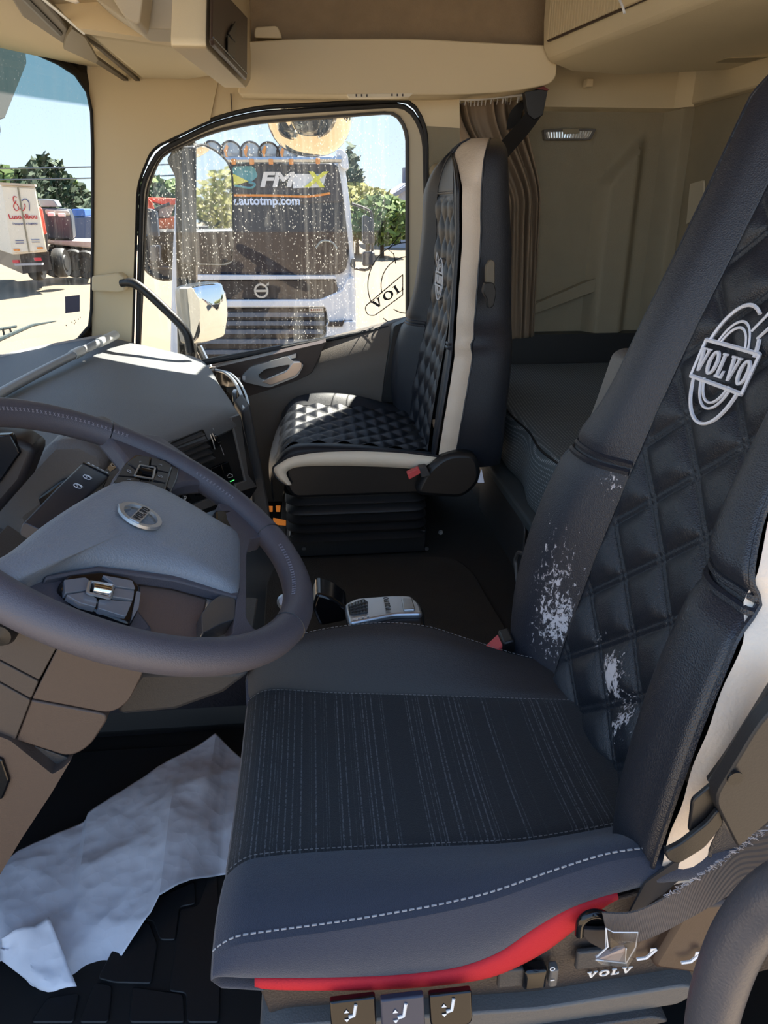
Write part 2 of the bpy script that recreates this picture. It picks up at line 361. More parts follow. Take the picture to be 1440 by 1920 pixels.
# door lower panel
dp = MB()
belt = [(-0.3673,2.05,0.6049), (-0.2107,2.05,0.6331), (0.0346,2.05,0.7046), (0.2698,2.05,0.7623), (0.3656,2.05,0.7813)]
low = [(p[0], 2.02, .12) for p in belt]
mid = [(p[0], 1.985, p[2]-.05) for p in belt]; mid2 = [(p[0], 1.96, p[2]-.12) for p in belt]
dp.grid([[(p[0], 2.10, p[2]) for p in belt], belt, mid, mid2, low])
obj('door_panel', dp, DOORP, door, bevel=.006)
cap = MB(); cap.prism(rpoly([(0.2462,1.945,0.7614), (0.3027,1.945,0.7833), (0.3068,1.945,0.523), (0.2092,1.945,0.5165), (0.2196,1.945,0.6153)], .01), (0,.06,0)); obj('door_edge', cap, BLACKP, door, bevel=.004)
hs = MB(); hs.prism(rpoly([(-0.3205,1.972,0.6375), (0.0265,1.972,0.7096), (0.0367,1.972,0.7144), (-0.0141,1.972,0.6143), (-0.0627,1.972,0.5913), (-0.2117,1.972,0.5393), (-0.333,1.972,0.5038)], .012), (0,.06,0)); obj('handle_surround', hs, BROWN, door, bevel=.004, label='dark brown trim behind the door handle')
bz = MB(); bz.prism([(-0.2041,1.966,0.6364), (-0.0583,1.966,0.6806), (-0.059,1.966,0.6655), (-0.2053,1.966,0.6196)], (0,.02,0)); obj('belt_strip', bz, SILVER, door, bevel=.002)
h2 = MB(); out_ = rpoly([(-0.2349,1.955,0.6124), (-0.2029,1.955,0.642), (-0.085,1.955,0.6731), (-0.0709,1.955,0.6562), (-0.0525,1.955,0.6592), (-0.0364,1.955,0.6455), (-0.0582,1.955,0.6087), (-0.1491,1.955,0.5748), (-0.2312,1.955,0.5954)], .008, 4)
in_ = rpoly([(-0.1815,1.955,0.6164), (-0.1587,1.955,0.6344), (-0.0898,1.955,0.6465), (-0.0781,1.955,0.6463), (-0.0907,1.955,0.6297), (-0.1471,1.955,0.6072), (-0.1643,1.955,0.5991), (-0.1787,1.955,0.6078)], .006, 4)
a, b = resample(out_, 48, True), resample(in_, 48, True)
h2.grid([a, b, [p + V(0,.03,0) for p in b], [p + V(0,.03,0) for p in a], a], closev=True)
obj('handle_bezel', h2, SILVER, door, label='silver handle bezel')
h3 = MB(); h3.prism(rpoly([(-0.1722,1.945,0.5964), (-0.0939,1.945,0.6251), (-0.0709,1.945,0.6532), (-0.0426,1.945,0.6543), (-0.0433,1.945,0.6376), (-0.0628,1.945,0.6144), (-0.1429,1.945,0.5855)], .005), (0,.018,0)); obj('door_handle', h3, mat('handle_silver', (214,200,190), .28, .85), door, bevel=.003)
bt = MB()
for px in (449, 457):
    pass
bt.box((-0.2423,1.955,0.6024), (.010,.014,.012)); bt.box((-0.2254,1.955,0.6071), (.010,.014,.012)); obj('lock_button', bt, PRINTW, door, bevel=.002)

# windscreen, seen only near its far corner
def wsx(y, z):
    t = max(0.0, min(1.0, (2.03 - y)/.55))
    return -.648 - .235*math.sin(t*math.pi/2)**.9 - .05*max(0, 2.03-y-.55) + .158*(z - 1.03)
zb = lambda y: .735 - .035*min(1, (2.03-y)/.3)
def ws(y, z): return V(wsx(y, z), y, z)
Zt = 1.462
# outline of the clear glass in (y, z), far corner rounded
edge = [(.2, .69), (1.2, .69), (1.70, .692), (1.86, .70), (1.95, .715), (2.0, .735), (2.02, .765), (2.025, .80), (2.028, 1.0), (2.028, 1.25), (2.025, 1.35), (2.015, 1.395), (1.995, 1.425), (1.96, 1.445), (1.90, 1.458), (1.80, 1.475), (1.2, 1.51), (.2, 1.51)]
ew = resample([V(0, y, z) for y, z in edge], 90)
gg = MB(); ys = [.2 + 1.85*i/40 for i in range(41)]
gg.grid([[ws(y, z) for z in np.linspace(.60, 1.56, 14)] for y in ys])
obj('window_2', gg, glass('windscreen_glass', (.60,.63,.64), dirt=(160, .20, .22), band=(1.362, (.17,.26,.28))), kind='structure')
ft = MB(); ft.grid([[ws(p.y, p.z) + V(.006,0,0) for p in ew], [ws(2.06 if 0 < i < 89 and p.y > 1.9 else p.y, p.z) + V(.006, 0, 0) + (V(0,.014,0) if p.y > 1.99 else V(0,0,.0)) + V(0,0,(-.03 if p.z < .8 else .03 if p.z > 1.4 else 0)) for i, p in enumerate(ew)]])
obj('trim_5', ft, mat('windscreen_frit', (12,12,14), .4), kind='structure')
se = MB(); se.tube([ws(p.y, p.z) + V(.008,0,0) for p in ew], .005, 6); obj('trim_6', se, RUBBER, kind='structure')
# side window sky-facing frame in front: lower front wall and firewall
fw_ = MB(); fw_.box((-1.02,1.1,.33), (.04,2.1,.66)); obj('wall_front', fw_, BLACKP, kind='structure')
# sleeper side wall with pressed relief
def relief(x, z):
    d = 0.0
    def bump_(a, w): return max(0.0, min(1.0, (a + w)/(2*w)))
    xr = 1.035 - .05*(1.35 - z) if z < 1.22 else 1.035 + .0*(z)
    rib = bump_(x - (.955 + max(0, z-1.17)*.9), .016)*bump_(1.075 - x, .018)*bump_(1.31 - z, .03)
    d += .05*rib
    d += .05*bump_(x - 1.165, .02)
    d += .02*bump_(.90 - z - (.0 if x < .9 else 0), .5)
    return d
sw = MB(); xs = np.linspace(.42, 1.26, 110); zs = np.linspace(.62, 1.40, 60)
sw.grid([[(x, 2.20 - relief(x, z), z) for z in zs] for x in xs])
obj('wall_right', sw, SIDEP, kind='structure')
ub = MB(); ub.grid([[(.40,2.15,1.388), (.40,2.15,1.52)], [(1.15,2.15,1.388), (1.15,2.15,1.52)], [(1.19,2.10,1.388), (1.19,2.10,1.52)]]); ub.grid([[(.40,2.15,1.388), (.40,2.21,1.380)], [(1.2,2.15,1.388), (1.2,2.21,1.380)]])
obj('trim_7', ub, BEIGE2, kind='structure')
lg = MB(); lg.prism(rpoly([(0.7368,2.19,0.7397), (0.7605,2.19,0.7989), (0.9245,2.19,0.8665), (1.034,2.19,0.9059), (1.065,2.19,0.9022), (1.057,2.19,0.8759), (0.9842,2.19,0.8447), (0.7632,2.19,0.7665)], .01), (0,-.035,0)); obj('trim_8', lg, SIDEP, kind='structure', bevel=.008)
bw = MB(); bw.box((1.235,1.0,.75), (.03,2.6,1.5)); obj('wall_back', bw, SIDEP, kind='structure')
bu = MB(); bu.prism([(1.185,-.1,1.393), (1.185,2.16,1.393), (1.185,2.16,1.50), (1.185,-.1,1.50)], (.06,0,0)); obj('trim_9', bu, BEIGE2, kind='structure', bevel=.006)
wp = MB(); wp.prism(rpoly([(1.218,2.092,1.171), (1.218,2.011,1.179), (1.218,1.978,1.085), (1.218,2.075,1.052)], .004), (-.006,0,0)); tag(obj('wall_label', wp, mat('pale_label', (190,182,160), .6)), 'pale rectangular label plate on the grey rear wall beside driver seat', 'label')
dw = MB(); dw.box((.92,2.16,.35), (1.0,.08,.70)); obj('trim_10', dw, BLACKP, kind='structure')
up = MB(); up.grid([[(-.6,2.02,1.49), (-.6,2.02,2.0)], [(1.25,2.02,1.49), (1.25,2.02,2.0)]]); obj('trim_11', up, LINER, kind='structure')
cl = MB(); cl.box((.15,1.05,2.0), (2.6,2.4,.04)); obj('ceiling', cl, LINER, kind='structure')
bk2 = MB(); bk2.box((1.26,1.0,1.75), (.03,2.6,.55)); obj('trim_12', bk2, LINER, kind='structure')
fk2 = MB(); fk2.box((-.75,1.05,1.78), (.04,2.2,.5)); obj('trim_13', fk2, LINER, kind='structure')
# unseen outer skin and roof of the cab, added to seal sun leaks
ok = MB(); ok.box((.86,2.27,1.05), (1.0,.03,2.1)); ok.box((.15,1.05,2.05), (2.2,2.5,.04)); ok.box((1.29,1.05,1.05), (.03,2.5,2.1)); ok.box((-.12,2.15,1.78), (1.3,.05,.55)); obj('wall_light_seal', ok, BLACKP, kind='structure')
# floors
fl = MB(); fl.box((.1,.45,-.02), (2.2,1.2,.04)); obj('floor', fl, RUBBER, kind='structure')
tn = MB(); tn.prism([(-.13,.72,.0), (-.13,2.08,.0), (-.13,2.08,.205), (-.13,.78,.205)], (1.4,0,0)); obj('trim_14', tn, mat('tunnel_cover', (44,40,35), .9, bump=('noise',500,.6), var=.2, vscale=12), kind='structure', bevel=.02)
t2 = MB(); t2.prism([(-1.0,1.02,-.0), (-1.0,2.08,.0), (-1.0,2.08,.16), (-1.0,1.06,.16)], (.88,0,0)); obj('trim_15', t2, RUBBER, kind='structure', bevel=.02)
t3 = MB(); t3.grid([smooth_path([(-.14,1.04,0), (-.16,1.05,.12), (-.30,1.06,.26), (-.34,1.06,.55)], 6), smooth_path([(-.95,1.04,0), (-.95,1.05,.12), (-.95,1.06,.26), (-.95,1.06,.55)], 6)]); obj('trim_16', t3, mat('footwell_trim', (40,38,46), .7, bump=('noise',120,.8)), kind='structure', solid=.02)
# ------------------------------------------------------------ seats
def peel(name, base, spots, rough=.42):
    """leatherette flaking off its white backing around given places: (centre, radii, density)"""
    m = mat(name, base, rough, bump=('voro', 700, .25), spec=.6); t = m.node_tree; b = t.nodes['Principled BSDF']
    tcn = N(t, 'ShaderNodeTexCoord'); total = None
    for c, r, dens in spots:
        mp = N(t, 'ShaderNodeMapping', vector_type='TEXTURE'); mp.inputs['Location'].default_value = V(c) - V(.10,.37,.2); mp.inputs['Scale'].default_value = r
        t.links.new(tcn.outputs['Object'], mp.inputs[0])
        ln_ = N(t, 'ShaderNodeVectorMath', operation='LENGTH'); t.links.new(mp.outputs[0], ln_.inputs[0])
        r_ = N(t, 'ShaderNodeMapRange'); r_.inputs[1].default_value = 1.0; r_.inputs[2].default_value = 0.0; r_.inputs[3].default_value = 0; r_.inputs[4].default_value = dens
        t.links.new(ln_.outputs['Value'], r_.inputs[0])
        if total is None: total = r_
        else:
            a = N(t, 'ShaderNodeMath', operation='MAXIMUM'); t.links.new(total.outputs[0], a.inputs[0]); t.links.new(r_.outputs[0], a.inputs[1]); total = a
    mp = N(t, 'ShaderNodeMapping'); mp.inputs['Scale'].default_value = (60, 60, 40); t.links.new(tcn.outputs['Object'], mp.inputs[0])
    n1 = N(t, 'ShaderNodeTexNoise'); n1.inputs['Scale'].default_value = 2.5; n1.inputs['Detail'].default_value = 7; n1.inputs['Roughness'].default_value = .72; n1.inputs['Distortion'].default_value = .5
    t.links.new(mp.outputs[0], n1.inputs['Vector'])
    s_ = N(t, 'ShaderNodeMath', operation='ADD'); t.links.new(n1.outputs['Fac'], s_.inputs[0]); t.links.new(total.outputs[0], s_.inputs[1])
    g = N(t, 'ShaderNodeMapRange'); g.inputs[1].default_value = .80; g.inputs[2].default_value = .83; t.links.new(s_.outputs[0], g.inputs[0])
    c = N(t, 'ShaderNodeMix', data_type='RGBA'); c.inputs[6].default_value = lin(base); c.inputs[7].default_value = lin((205,200,204))
    t.links.new(g.outputs[0], c.inputs[0]); t.links.new(c.outputs[2], b.inputs['Base Color'])
    rr = N(t, 'ShaderNodeMix'); rr.inputs[2].default_value = rough; rr.inputs[3].default_value = .95
    t.links.new(g.outputs[0], rr.inputs[0]); t.links.new(rr.outputs[0], b.inputs['Roughness'])
    bu = N(t, 'ShaderNodeBump'); bu.inputs['Strength'].default_value = .6; bu.inputs['Distance'].default_value = .001; bu.invert = True
    t.links.new(g.outputs[0], bu.inputs['Height']); old = b.inputs['Normal'].links[0].from_socket
    t.links.new(old, bu.inputs['Normal']); t.links.new(bu.outputs[0], b.inputs['Normal'])
    return m

class Back:
    """shape of a seat back in its slip cover: where the panel, bolsters, cream strip and back run"""
    XP = [(.44,.318), (.50,.325), (.60,.343), (.75,.374), (.95,.424), (1.10,.472), (1.25,.520), (1.30,.543), (1.33,.570), (1.345,.600)]
    XL = [(.44,.318), (.60,.343), (.75,.374), (.95,.424), (1.10,.472), (1.25,.520), (1.36,.555)]
    HW = [(.42,.235), (.50,.270), (.60,.287), (.70,.283), (.80,.262), (.88,.214), (1.0,.198), (1.12,.192), (1.22,.186), (1.27,.178), (1.31,.155), (1.335,.09), (1.345,.02)]
    PW = [(.44,.142), (.60,.138), (.80,.124), (1.0,.108), (1.15,.096), (1.22,.084), (1.26,.06), (1.30,.03), (1.345,.005)]
    B  = [(.42,.025), (.50,.040), (.60,.058), (.72,.062), (.83,.052), (.92,.042), (1.1,.030), (1.25,.022), (1.345,.0)]
    def __init__(s, x, y, z, yaw, zs=1.0, slope=.92, pitch=.086, ph=0.0, ws=1.0, lean=0.0, bn=1.0, bf=1.0, dp=.15):
        s.lean = lean; s.dp = dp; s.dpk = 0.0; s.bn = bn; s.bf = bf
        s.o = V(x, y, z); s.c, s.s = math.cos(yaw), math.sin(yaw); s.zs = zs; s.slope = slope; s.pitch = pitch; s.ph = ph; s.ws = ws
    def W(s, x, u, z):                                        # local (x from panel line, lateral u, height) to world
        xx = x - .40 + s.lean*(z - .44)
        xx += sp(z, s.bump) if s.bump else 0.0
        return V(.40 + xx*s.c - u*s.s, xx*s.s + u*s.c, .44 + (z - .44)*s.zs) + s.o
    def quilt(s, u, z):
        if z > 1.195: return 0.0
        h = 1.0; g = 0.0
        for sg in (1, -1):
            q = (z + sg*s.slope*u + s.ph)/s.pitch; d = abs(q - round(q))*s.pitch/math.hypot(1, s.slope)
            h *= 1 - math.exp(-(max(d - .003, 0)/.013)**2)
            g = max(g, math.exp(-((d - .0042)/.0021)**2))
        fade = min(1, (1.195 - z)/.02)
        return (.0085*h - .0035*g)*fade
    def panel(s, u, z, lift=0.0, q=True):
        pw = s.pw(z, -1 if u < 0 else 1); x = sp(z, s.XP) - .008*(u/.15)**2
        e = max(0.0, min(1.0, (pw - abs(u))/.012)) if pw > .03 else 0
        lc = .004*math.exp(-((z - 1.20)/.006)**2)
        return s.W(x - (s.quilt(u, z)*e if q else 0) + lc - lift, u*s.ws, z)
    pwk = 1.0; bump = None; wrap = 0.0
    def inner(s, z, hw): return hw*math.sqrt(max(0.0004, min(1.0, (1.298 - z)/.085)))
    pwn = 1.0
    def pw(s, z, sd=1): return min(sp(z, s.PW)*s.pwk*(s.pwn if sd < 0 else 1), .86*s.inner(z, sp(z, s.HW)))
    def pinch(s, z): return math.exp(-((z - .812)/.013)**2)
    def bolster(s, t, z, sd):                                 # t 0 at the panel seam, 1 at the outer seam
        pw, hw, b, xp = s.pw(z, sd), sp(z, s.HW), sp(z, s.B)*(1 - .22*s.pinch(z))*(s.bn if sd < 0 else s.bf), sp(z, s.XP)
        hw = s.inner(z, hw - .006*s.pinch(z))
        k = [(0, .0), (.16, .42), (.36, .85), (.58, 1.0), (.80, .97), (.93, .86), (1, .70)]
        f = sp(t, k[:-2] + [(.93,.96), (1,.90)] if sd < 0 and s.bn > 1 else k); u = pw + (hw - pw)*sp(t, [(0,0), (.5,.52), (.8,.86), (1,1)])
        return s.W(xp - .008*(min(pw,.15)/.15)**2 - b*f + s.wrap*max(0, (t - .7)/.3)**2, sd*u*s.ws, z)
    def strip(s, t, z, sd, ww=.046):
        hw, b, xp = sp(z, s.HW), sp(z, s.B)*(s.bn if sd < 0 else s.bf), sp(z, s.XP)
        hw -= .012*s.pinch(z)
        w = ww*(1 - .10*s.pinch(z))
        return s.W(xp - (.90 if sd < 0 and s.bn > 1 else .70)*b + s.wrap + w*t, sd*(s.inner(z, hw) + (hw - s.inner(z, hw))*math.sin(t*math.pi/2) + .006*math.sin(math.pi*t) + .0015*math.sin(z*90 + t*2))*s.ws, z)
    def rear(s, t, z, sd, ww=.046):
        dp = s.dp + s.dpk*(1.25 - z)
        hw, b, xp = sp(z, s.HW), sp(z, s.B)*(s.bn if sd < 0 else s.bf), sp(z, s.XP)
        hw -= .012*s.pinch(z)*(1-t)**4
        x0 = xp - (.90 if sd < 0 and s.bn > 1 else .70)*b + s.wrap + ww; k = [(0, 0), (.45, .05), (.7, .22), (1, 1)]
        return s.W(x0 + (sp(z, s.XL) + dp - x0)*sp(t, [(0,0), (.45,.75), (.7,.97), (1,1)]), sd*hw*(1 - sp(t, k))*s.ws, z)
def seat_back(root, S, z0, z1, res, mp_, mb_far, mb_near, mlower_far=None, logo=True):
    nz = int((z1 - z0)/res); zl = [z0 + (z1 - z0)*i/nz for i in range(nz + 1)]
    zc = zl[::3] + ([zl[-1]] if (len(zl)-1) % 3 else [])
    pn = MB(); nu = int(.30/res)
    pn.grid([[S.panel(-S.pw(z, -1) + (S.pw(z, -1) + S.pw(z))*j/nu, z) for j in range(nu + 1)] for z in zl])
    pan = obj('quilted_panel', pn, mp_, root, sharp=80, label='black diamond quilted front panel of the seat cover')
    for sd, mm in ((1, mb_far), (-1, mb_near)):
        b = MB(); b.grid([[S.bolster(j/16, z, sd) for j in range(17)] for z in zc])
        obj('bolster', b, mm, root, sharp=80)
        w = MB(); zw = [z for z in zc]
        w.grid([[S.strip(j/5, z, sd) for j in range(6)] for z in zw])
        obj('side_strip', w, CREAM, root, sharp=80, label='cream side strip of the seat cover')
        r = MB(); r.grid([[S.rear(j/10, z, sd) for j in range(11)] for z in zc]); obj('rear_cover', r, LEATHER, root, sharp=80)
        p = MB()
        for t_, rr in ((0.0, .0025),):
            p.tube([S.bolster(1.0, z, sd) + V(-.001,0,0) for z in zc], .0026, 6)
            p.tube([S.strip(1.0, z, sd) for z in zc], .0026, 6)
            p.tube([S.bolster(.0, z, sd) + V(-.0005,0,0) for z in zc], .0018, 5)
        for zz in (.806, .816):
            p.tube([S.bolster(j/14, zz, sd) + V(-.0012,0,0) for j in range(15)], .0042, 6)
        obj('piping', p, LEATHER, root)
    tp = MB(); zt = zc[-1]
    tp.tube([S.panel(u, 1.205, .001) for u in np.linspace(-S.pw(1.205, -1), S.pw(1.205), 16)], .003, 6)
    obj('headrest_seam', tp, LEATHER, root)
    if logo: emblem(root, S)
def emblem(root, S):
    zc_, uc = S_EMB
    f = lambda a, b, l=0: S.panel(uc + S.fl*a*.68, zc_ + b*.66, .0085 + l, False)
    mb = MB()
    def el(ra, rb, a0, a1, w, cb=0.0, n=40):
        mb.tube([f(ra*math.sin(t), cb + rb*math.cos(t)) for t in [math.radians(a0 + (a1 - a0)*i/n) for i in range(n + 1)]], w, 5)
    el(.068, .090, 108, 252, .0021); el(.068, .090, -72, 26, .0021); el(.068, .090, 58, 75, .0021)
    el(.047, .066, 114, 246, .0015); el(.047, .066, -66, 66, .0015); el(.040, .057, 116, 244, .0015); el(.040, .057, -62, 62, .0015)
    for b0 in (-.029, .029): mb.tube([f(-.075 + .15*i/24, b0) for i in range(25)], .0024, 5)
    for a0 in (-.075, .075): mb.tube([f(a0, -.029 + .058*i/10) for i in range(11)], .0020, 5)
    for pl in ([(.030,.056), (.048,.080), (.056,.095), (.082,.112), (.088,.076), (.074,.072), (.052,.048)], ):
        mb.tube([f(*p) for p in pl], .0016, 5)
    obj('embroidered_ring', mb, THREADW, root, label='white embroidered ring and arrow')
    wd_ = word_mb('VOLVO', None, (0,0,1), (0,1,0), .036, .0022, .80, .14, fn=lambda a, b, l: f(a, b, l))
    obj('embroidered_word', wd_, THREADW, root, label='white embroidered lettering')
S_EMB = (.952, .018)
# driver's seat
dseat = thing('driver_chair', 'worn black driver seat in the foreground, peeling quilted cover and red base strip', 'seat', (.10,.37,.2))
SD = Back(0, .372, 0, math.radians(4.5), 1.0, .80, .097, .033, .84, 0, 1.5, .7); SD.fl = -1
pf = peel('peeling_leatherette', (36,39,49), [((.311,.499,.590), (.09,.075,.115), .40), ((.307,.512,.645), (.09,.09,.17), .31), ((.359,.486,.793), (.07,.07,.055), .28)])
pq = peel('peeling_quilted_leatherette', (32,36,44), [((.338,.369,.590), (.09,.050,.055), .50), ((.332,.325,.565), (.09,.055,.085), .33), ((.34,.423,.612), (.07,.035,.05), .30)])
seat_back(dseat, SD, .43, 1.345, .0027, pq, pf, LEATHER)
# cushion
def ztop_near(x): return sp(x, [(-.12,.512), (-.066,.5155), (.03,.523), (.126,.538), (.196,.563), (.243,.577), (.30,.579), (.40,.575)])
def far_c(x): return (sp(x, [(-.12,.512), (-.06,.533), (-.02,.545), (.07,.552), (.14,.547), (.20,.532), (.27,.516), (.34,.502), (.40,.49)]), sp(x, [(-.12,.528), (-.06,.550), (-.02,.559), (.07,.563), (.14,.557), (.20,.541), (.27,.521), (.34,.510), (.40,.505)]))
NSY = lambda x: sp(x, [(-.12,.222), (-.08,.231), (.0,.232), (.10,.226), (.20,.222), (.34,.235), (.40,.24)])
FSY = lambda x: sp(x, [(-.12,.500), (-.07,.503), (.0,.490), (.12,.470), (.25,.447), (.34,.432), (.40,.425)])
def cush_col(x):
    zn = ztop_near(x); fy, fz = far_c(x); ns, fs = NSY(x), FSY(x); zs_ = .500 + .006*max(0, x)/.3
    return ns, fs, zn, fy, fz, zs_
XF = -.108
def front_drop(x):                                            # rounded front lip
    d = max(0.0, (XF + .03 - x)/.03); return .014*d**2.2
def cgrid(fn, nx, nv, x0=XF, x1=.40):
    xs = [x0 + (x1 - x0)*(i/nx)**1.25 for i in range(nx + 1)]
    return [[fn(x, j/nv) for j in range(nv + 1)] for x in xs]
def c_near(x, t):
    ns, fs, zn, fy, fz, zs_ = cush_col(x); y = .128 + (ns - .128)*t
    z = zn + (zs_ - zn)*(t*t*(3 - 2*t)) + .010*math.sin(math.pi*t)**1.0 - .003*math.exp(-((1-t)/.05)**2)
    return V(x, y, z - front_drop(x))
def c_mid(x, t):
    ns, fs, zn, fy, fz, zs_ = cush_col(x)
    return V(x, ns + (fs - ns)*t, zs_ - .008*math.sin(math.pi*t) - .003*math.exp(-(t/.02)**2) - .003*math.exp(-((1-t)/.02)**2) - front_drop(x))
def c_far(x, t):
    ns, fs, zn, fy, fz, zs_ = cush_col(x)
    y = fs + (fy - fs)*t; z = zs_ + (fz - zs_)*sp(t, [(0,0), (.3,.42), (.7,.88), (1,1)]) - .003*math.exp(-(t/.05)**2)
    return V(x, y, z - front_drop(x))
def c_fs(x, t):
    fy, fz = far_c(x); return V(x, fy + .022*math.sin(t*math.pi/2), fz - front_drop(x) - .012*t - .10*t*t)
_zr = [(-0.1083,0.121,0.4888), (-0.0732,0.121,0.4803), (-0.0166,0.121,0.4714), (0.0405,0.121,0.4653), (0.0793,0.121,0.4649), (0.1134,0.121,0.4687), (0.1469,0.121,0.4842), (0.1743,0.121,0.51), (0.206,0.121,0.5332), (0.2456,0.121,0.5471), (0.2955,0.121,0.5557), (0.3908,0.121,0.5512)]
_rb = [(-0.1096,0.121,0.4749), (-0.0738,0.121,0.4725), (-0.0639,0.121,0.4668), (-0.0171,0.121,0.4577), (0.0405,0.121,0.45), (0.1019,0.121,0.4484), (0.1439,0.121,0.4542), (0.1867,0.121,0.4802), (0.2136,0.121,0.5084), (0.247,0.121,0.5436), (0.2962,0.121,0.5517)]
ZR = lambda x: sp(x, [(p[0], p[2]) for p in _zr])
def c_side(x, t):
    zn = ztop_near(x) - front_drop(x); zr = min(ZR(x), zn - .012)
    return V(x, .129 - .009*math.sin(math.pi*.5*t) - .006*math.sin(math.pi*t), zn + (zr - .001 - zn)*t)
def stripe_fabric():
    m = mat('striped_seat_fabric', (34,35,38), .95, bump=('noise', 900, .5), sheen=.12); t = m.node_tree; b = t.nodes['Principled BSDF']
    tcn = N(t, 'ShaderNodeTexCoord'); s_ = N(t, 'ShaderNodeSeparateXYZ'); t.links.new(tcn.outputs['Object'], s_.inputs[0])
    yy = N(t, 'ShaderNodeMath', operation='MULTIPLY'); t.links.new(s_.outputs['X'], yy.inputs[0]); yy.inputs[1].default_value = 1.0
    w = N(t, 'ShaderNodeTexNoise', noise_dimensions='1D'); w.inputs['Scale'].default_value = 420; w.inputs['Detail'].default_value = 0; t.links.new(yy.outputs[0], w.inputs['W'])
    w2 = N(t, 'ShaderNodeTexNoise', noise_dimensions='1D'); w2.inputs['Scale'].default_value = 26; w2.inputs['Detail'].default_value = 0; t.links.new(yy.outputs[0], w2.inputs['W'])
    r1 = N(t, 'ShaderNodeMapRange'); r1.inputs[1].default_value = .60; r1.inputs[2].default_value = .66; t.links.new(w.outputs['Fac'], r1.inputs[0])
    r2 = N(t, 'ShaderNodeMapRange'); r2.inputs[1].default_value = .36; r2.inputs[2].default_value = .44; t.links.new(w2.outputs['Fac'], r2.inputs[0])
    d = N(t, 'ShaderNodeTexNoise'); d.inputs['Scale'].default_value = 420; t.links.new(tcn.outputs['Object'], d.inputs['Vector'])
    r3 = N(t, 'ShaderNodeMapRange'); r3.inputs[1].default_value = .35; r3.inputs[2].default_value = .6; t.links.new(d.outputs['Fac'], r3.inputs[0])
    a = N(t, 'ShaderNodeMath', operation='MULTIPLY'); t.links.new(r1.outputs[0], a.inputs[0]); t.links.new(r2.outputs[0], a.inputs[1])
    a2 = N(t, 'ShaderNodeMath', operation='MULTIPLY'); t.links.new(a.outputs[0], a2.inputs[0]); t.links.new(r3.outputs[0], a2.inputs[1])
    c = N(t, 'ShaderNodeMix', data_type='RGBA'); c.inputs[6].default_value = lin((36,37,40)); c.inputs[7].default_value = lin((92,92,95))
    t.links.new(a2.outputs[0], c.inputs[0]); t.links.new(c.outputs[2], b.inputs['Base Color'])
    return m
SEATS = stripe_fabric()
for nm, fn, nx, nv, mm, lb in (('cushion_centre', c_mid, 50, 30, SEATS, 'charcoal fabric centre with fine pale stitched stripes'), ('cushion_bolster', c_near, 50, 16, BOLF, 'blue-grey fabric bolster on the door side'), ('cushion_bolster', c_far, 50, 14, VINYL, 'charcoal vinyl bolster on the far side')):
    b = MB(); b.grid(cgrid(fn, nx, nv)); obj(nm, b, mm, dseat, sharp=80, label=lb)
b = MB(); b.grid(cgrid(c_fs, 40, 6)); obj('cushion_far_side', b, VINYL, dseat, sharp=80)
b = MB(); b.grid(cgrid(c_side, 50, 8)); obj('cushion_side', b, BOLF, dseat, sharp=80)
# front face
ft_ = []
prof = [c_side(XF, 1 - k/8) for k in range(8)] + [c_near(XF, k/16) for k in range(16)] + [c_mid(XF, k/30) for k in range(30)] + [c_far(XF, k/14) for k in range(15)]
b = MB(); b.grid([prof, [V(p.x - .003, p.y + .004*(1 if p.y < .3 else -1), p.z - .008) for p in prof], [V(p.x + .004, p.y + .008*(1 if p.y < .3 else -1), max(p.z - .025, .448)) for p in prof], [V(p.x + .04, p.y + .012*(1 if p.y < .3 else -1), max(p.z - .04, .445)) for p in prof]]); obj('cushion_front', b, BOLF, dseat, sharp=80)
# stitches
def stitches(path, step, ln_, w, up, zoff=.0012):
    mb = MB(); L = resample(path, max(2, int(sum((a-b).length for a, b in zip(path, path[1:]))/step)))
    for p, q in zip(L, L[1:]):
        d = (q - p).normalized(); mb.box(p + V(up)*zoff, (ln_, w, w*.7), (d, V(up).cross(d).normalized(), up))
    return mb
xs_ = [XF + .5*i/90 for i in range(91)]
st_ = stitches([c_near(x, .02) + V(0,.004,.001) for x in xs_], .0065, .0045, .0013, V(0,0,1))
st_.v += []; obj('edge_stitching', st_, THREAD, dseat, kind='stuff', label='pale stitching along the cushion edge')
s3 = stitches([c_mid(x, .008) + V(0,0,.001) for x in xs_], .0055, .0035, .0008, V(0,0,1))
obj('seam_stitching', s3, mat('dull_thread', (120,118,118), .85), dseat, kind='stuff')
for q in (stitches([c_mid(x, .992) + V(0,0,.001) for x in xs_], .0055, .0035, .0008, V(0,0,1)), stitches([c_far(x, 1.0) + V(0,0,.0006) for x in xs_], .006, .004, .0008, V(0,0,1))): obj('seam_stitching', q, bpy.data.materials['dull_thread'], dseat, kind='stuff')
# red strip under the cushion side
b = MB(); rx = [_zr[1][0] + (_zr[9][0] - _zr[1][0])*i/50 for i in range(51)]
RB = lambda x: sp(x, [(p[0], p[2]) for p in _rb])
b.grid([[V(x, .1200 - .004*math.sin(math.pi*t), ZR(x) + .002 + (RB(x) - ZR(x) - .002)*t) for t in (0, .25, .5, .75, 1)] for x in rx]); obj('base_strip', b, RED, dseat, sharp=80, solid=.003, label='bright red fabric strip under the cushion edge')

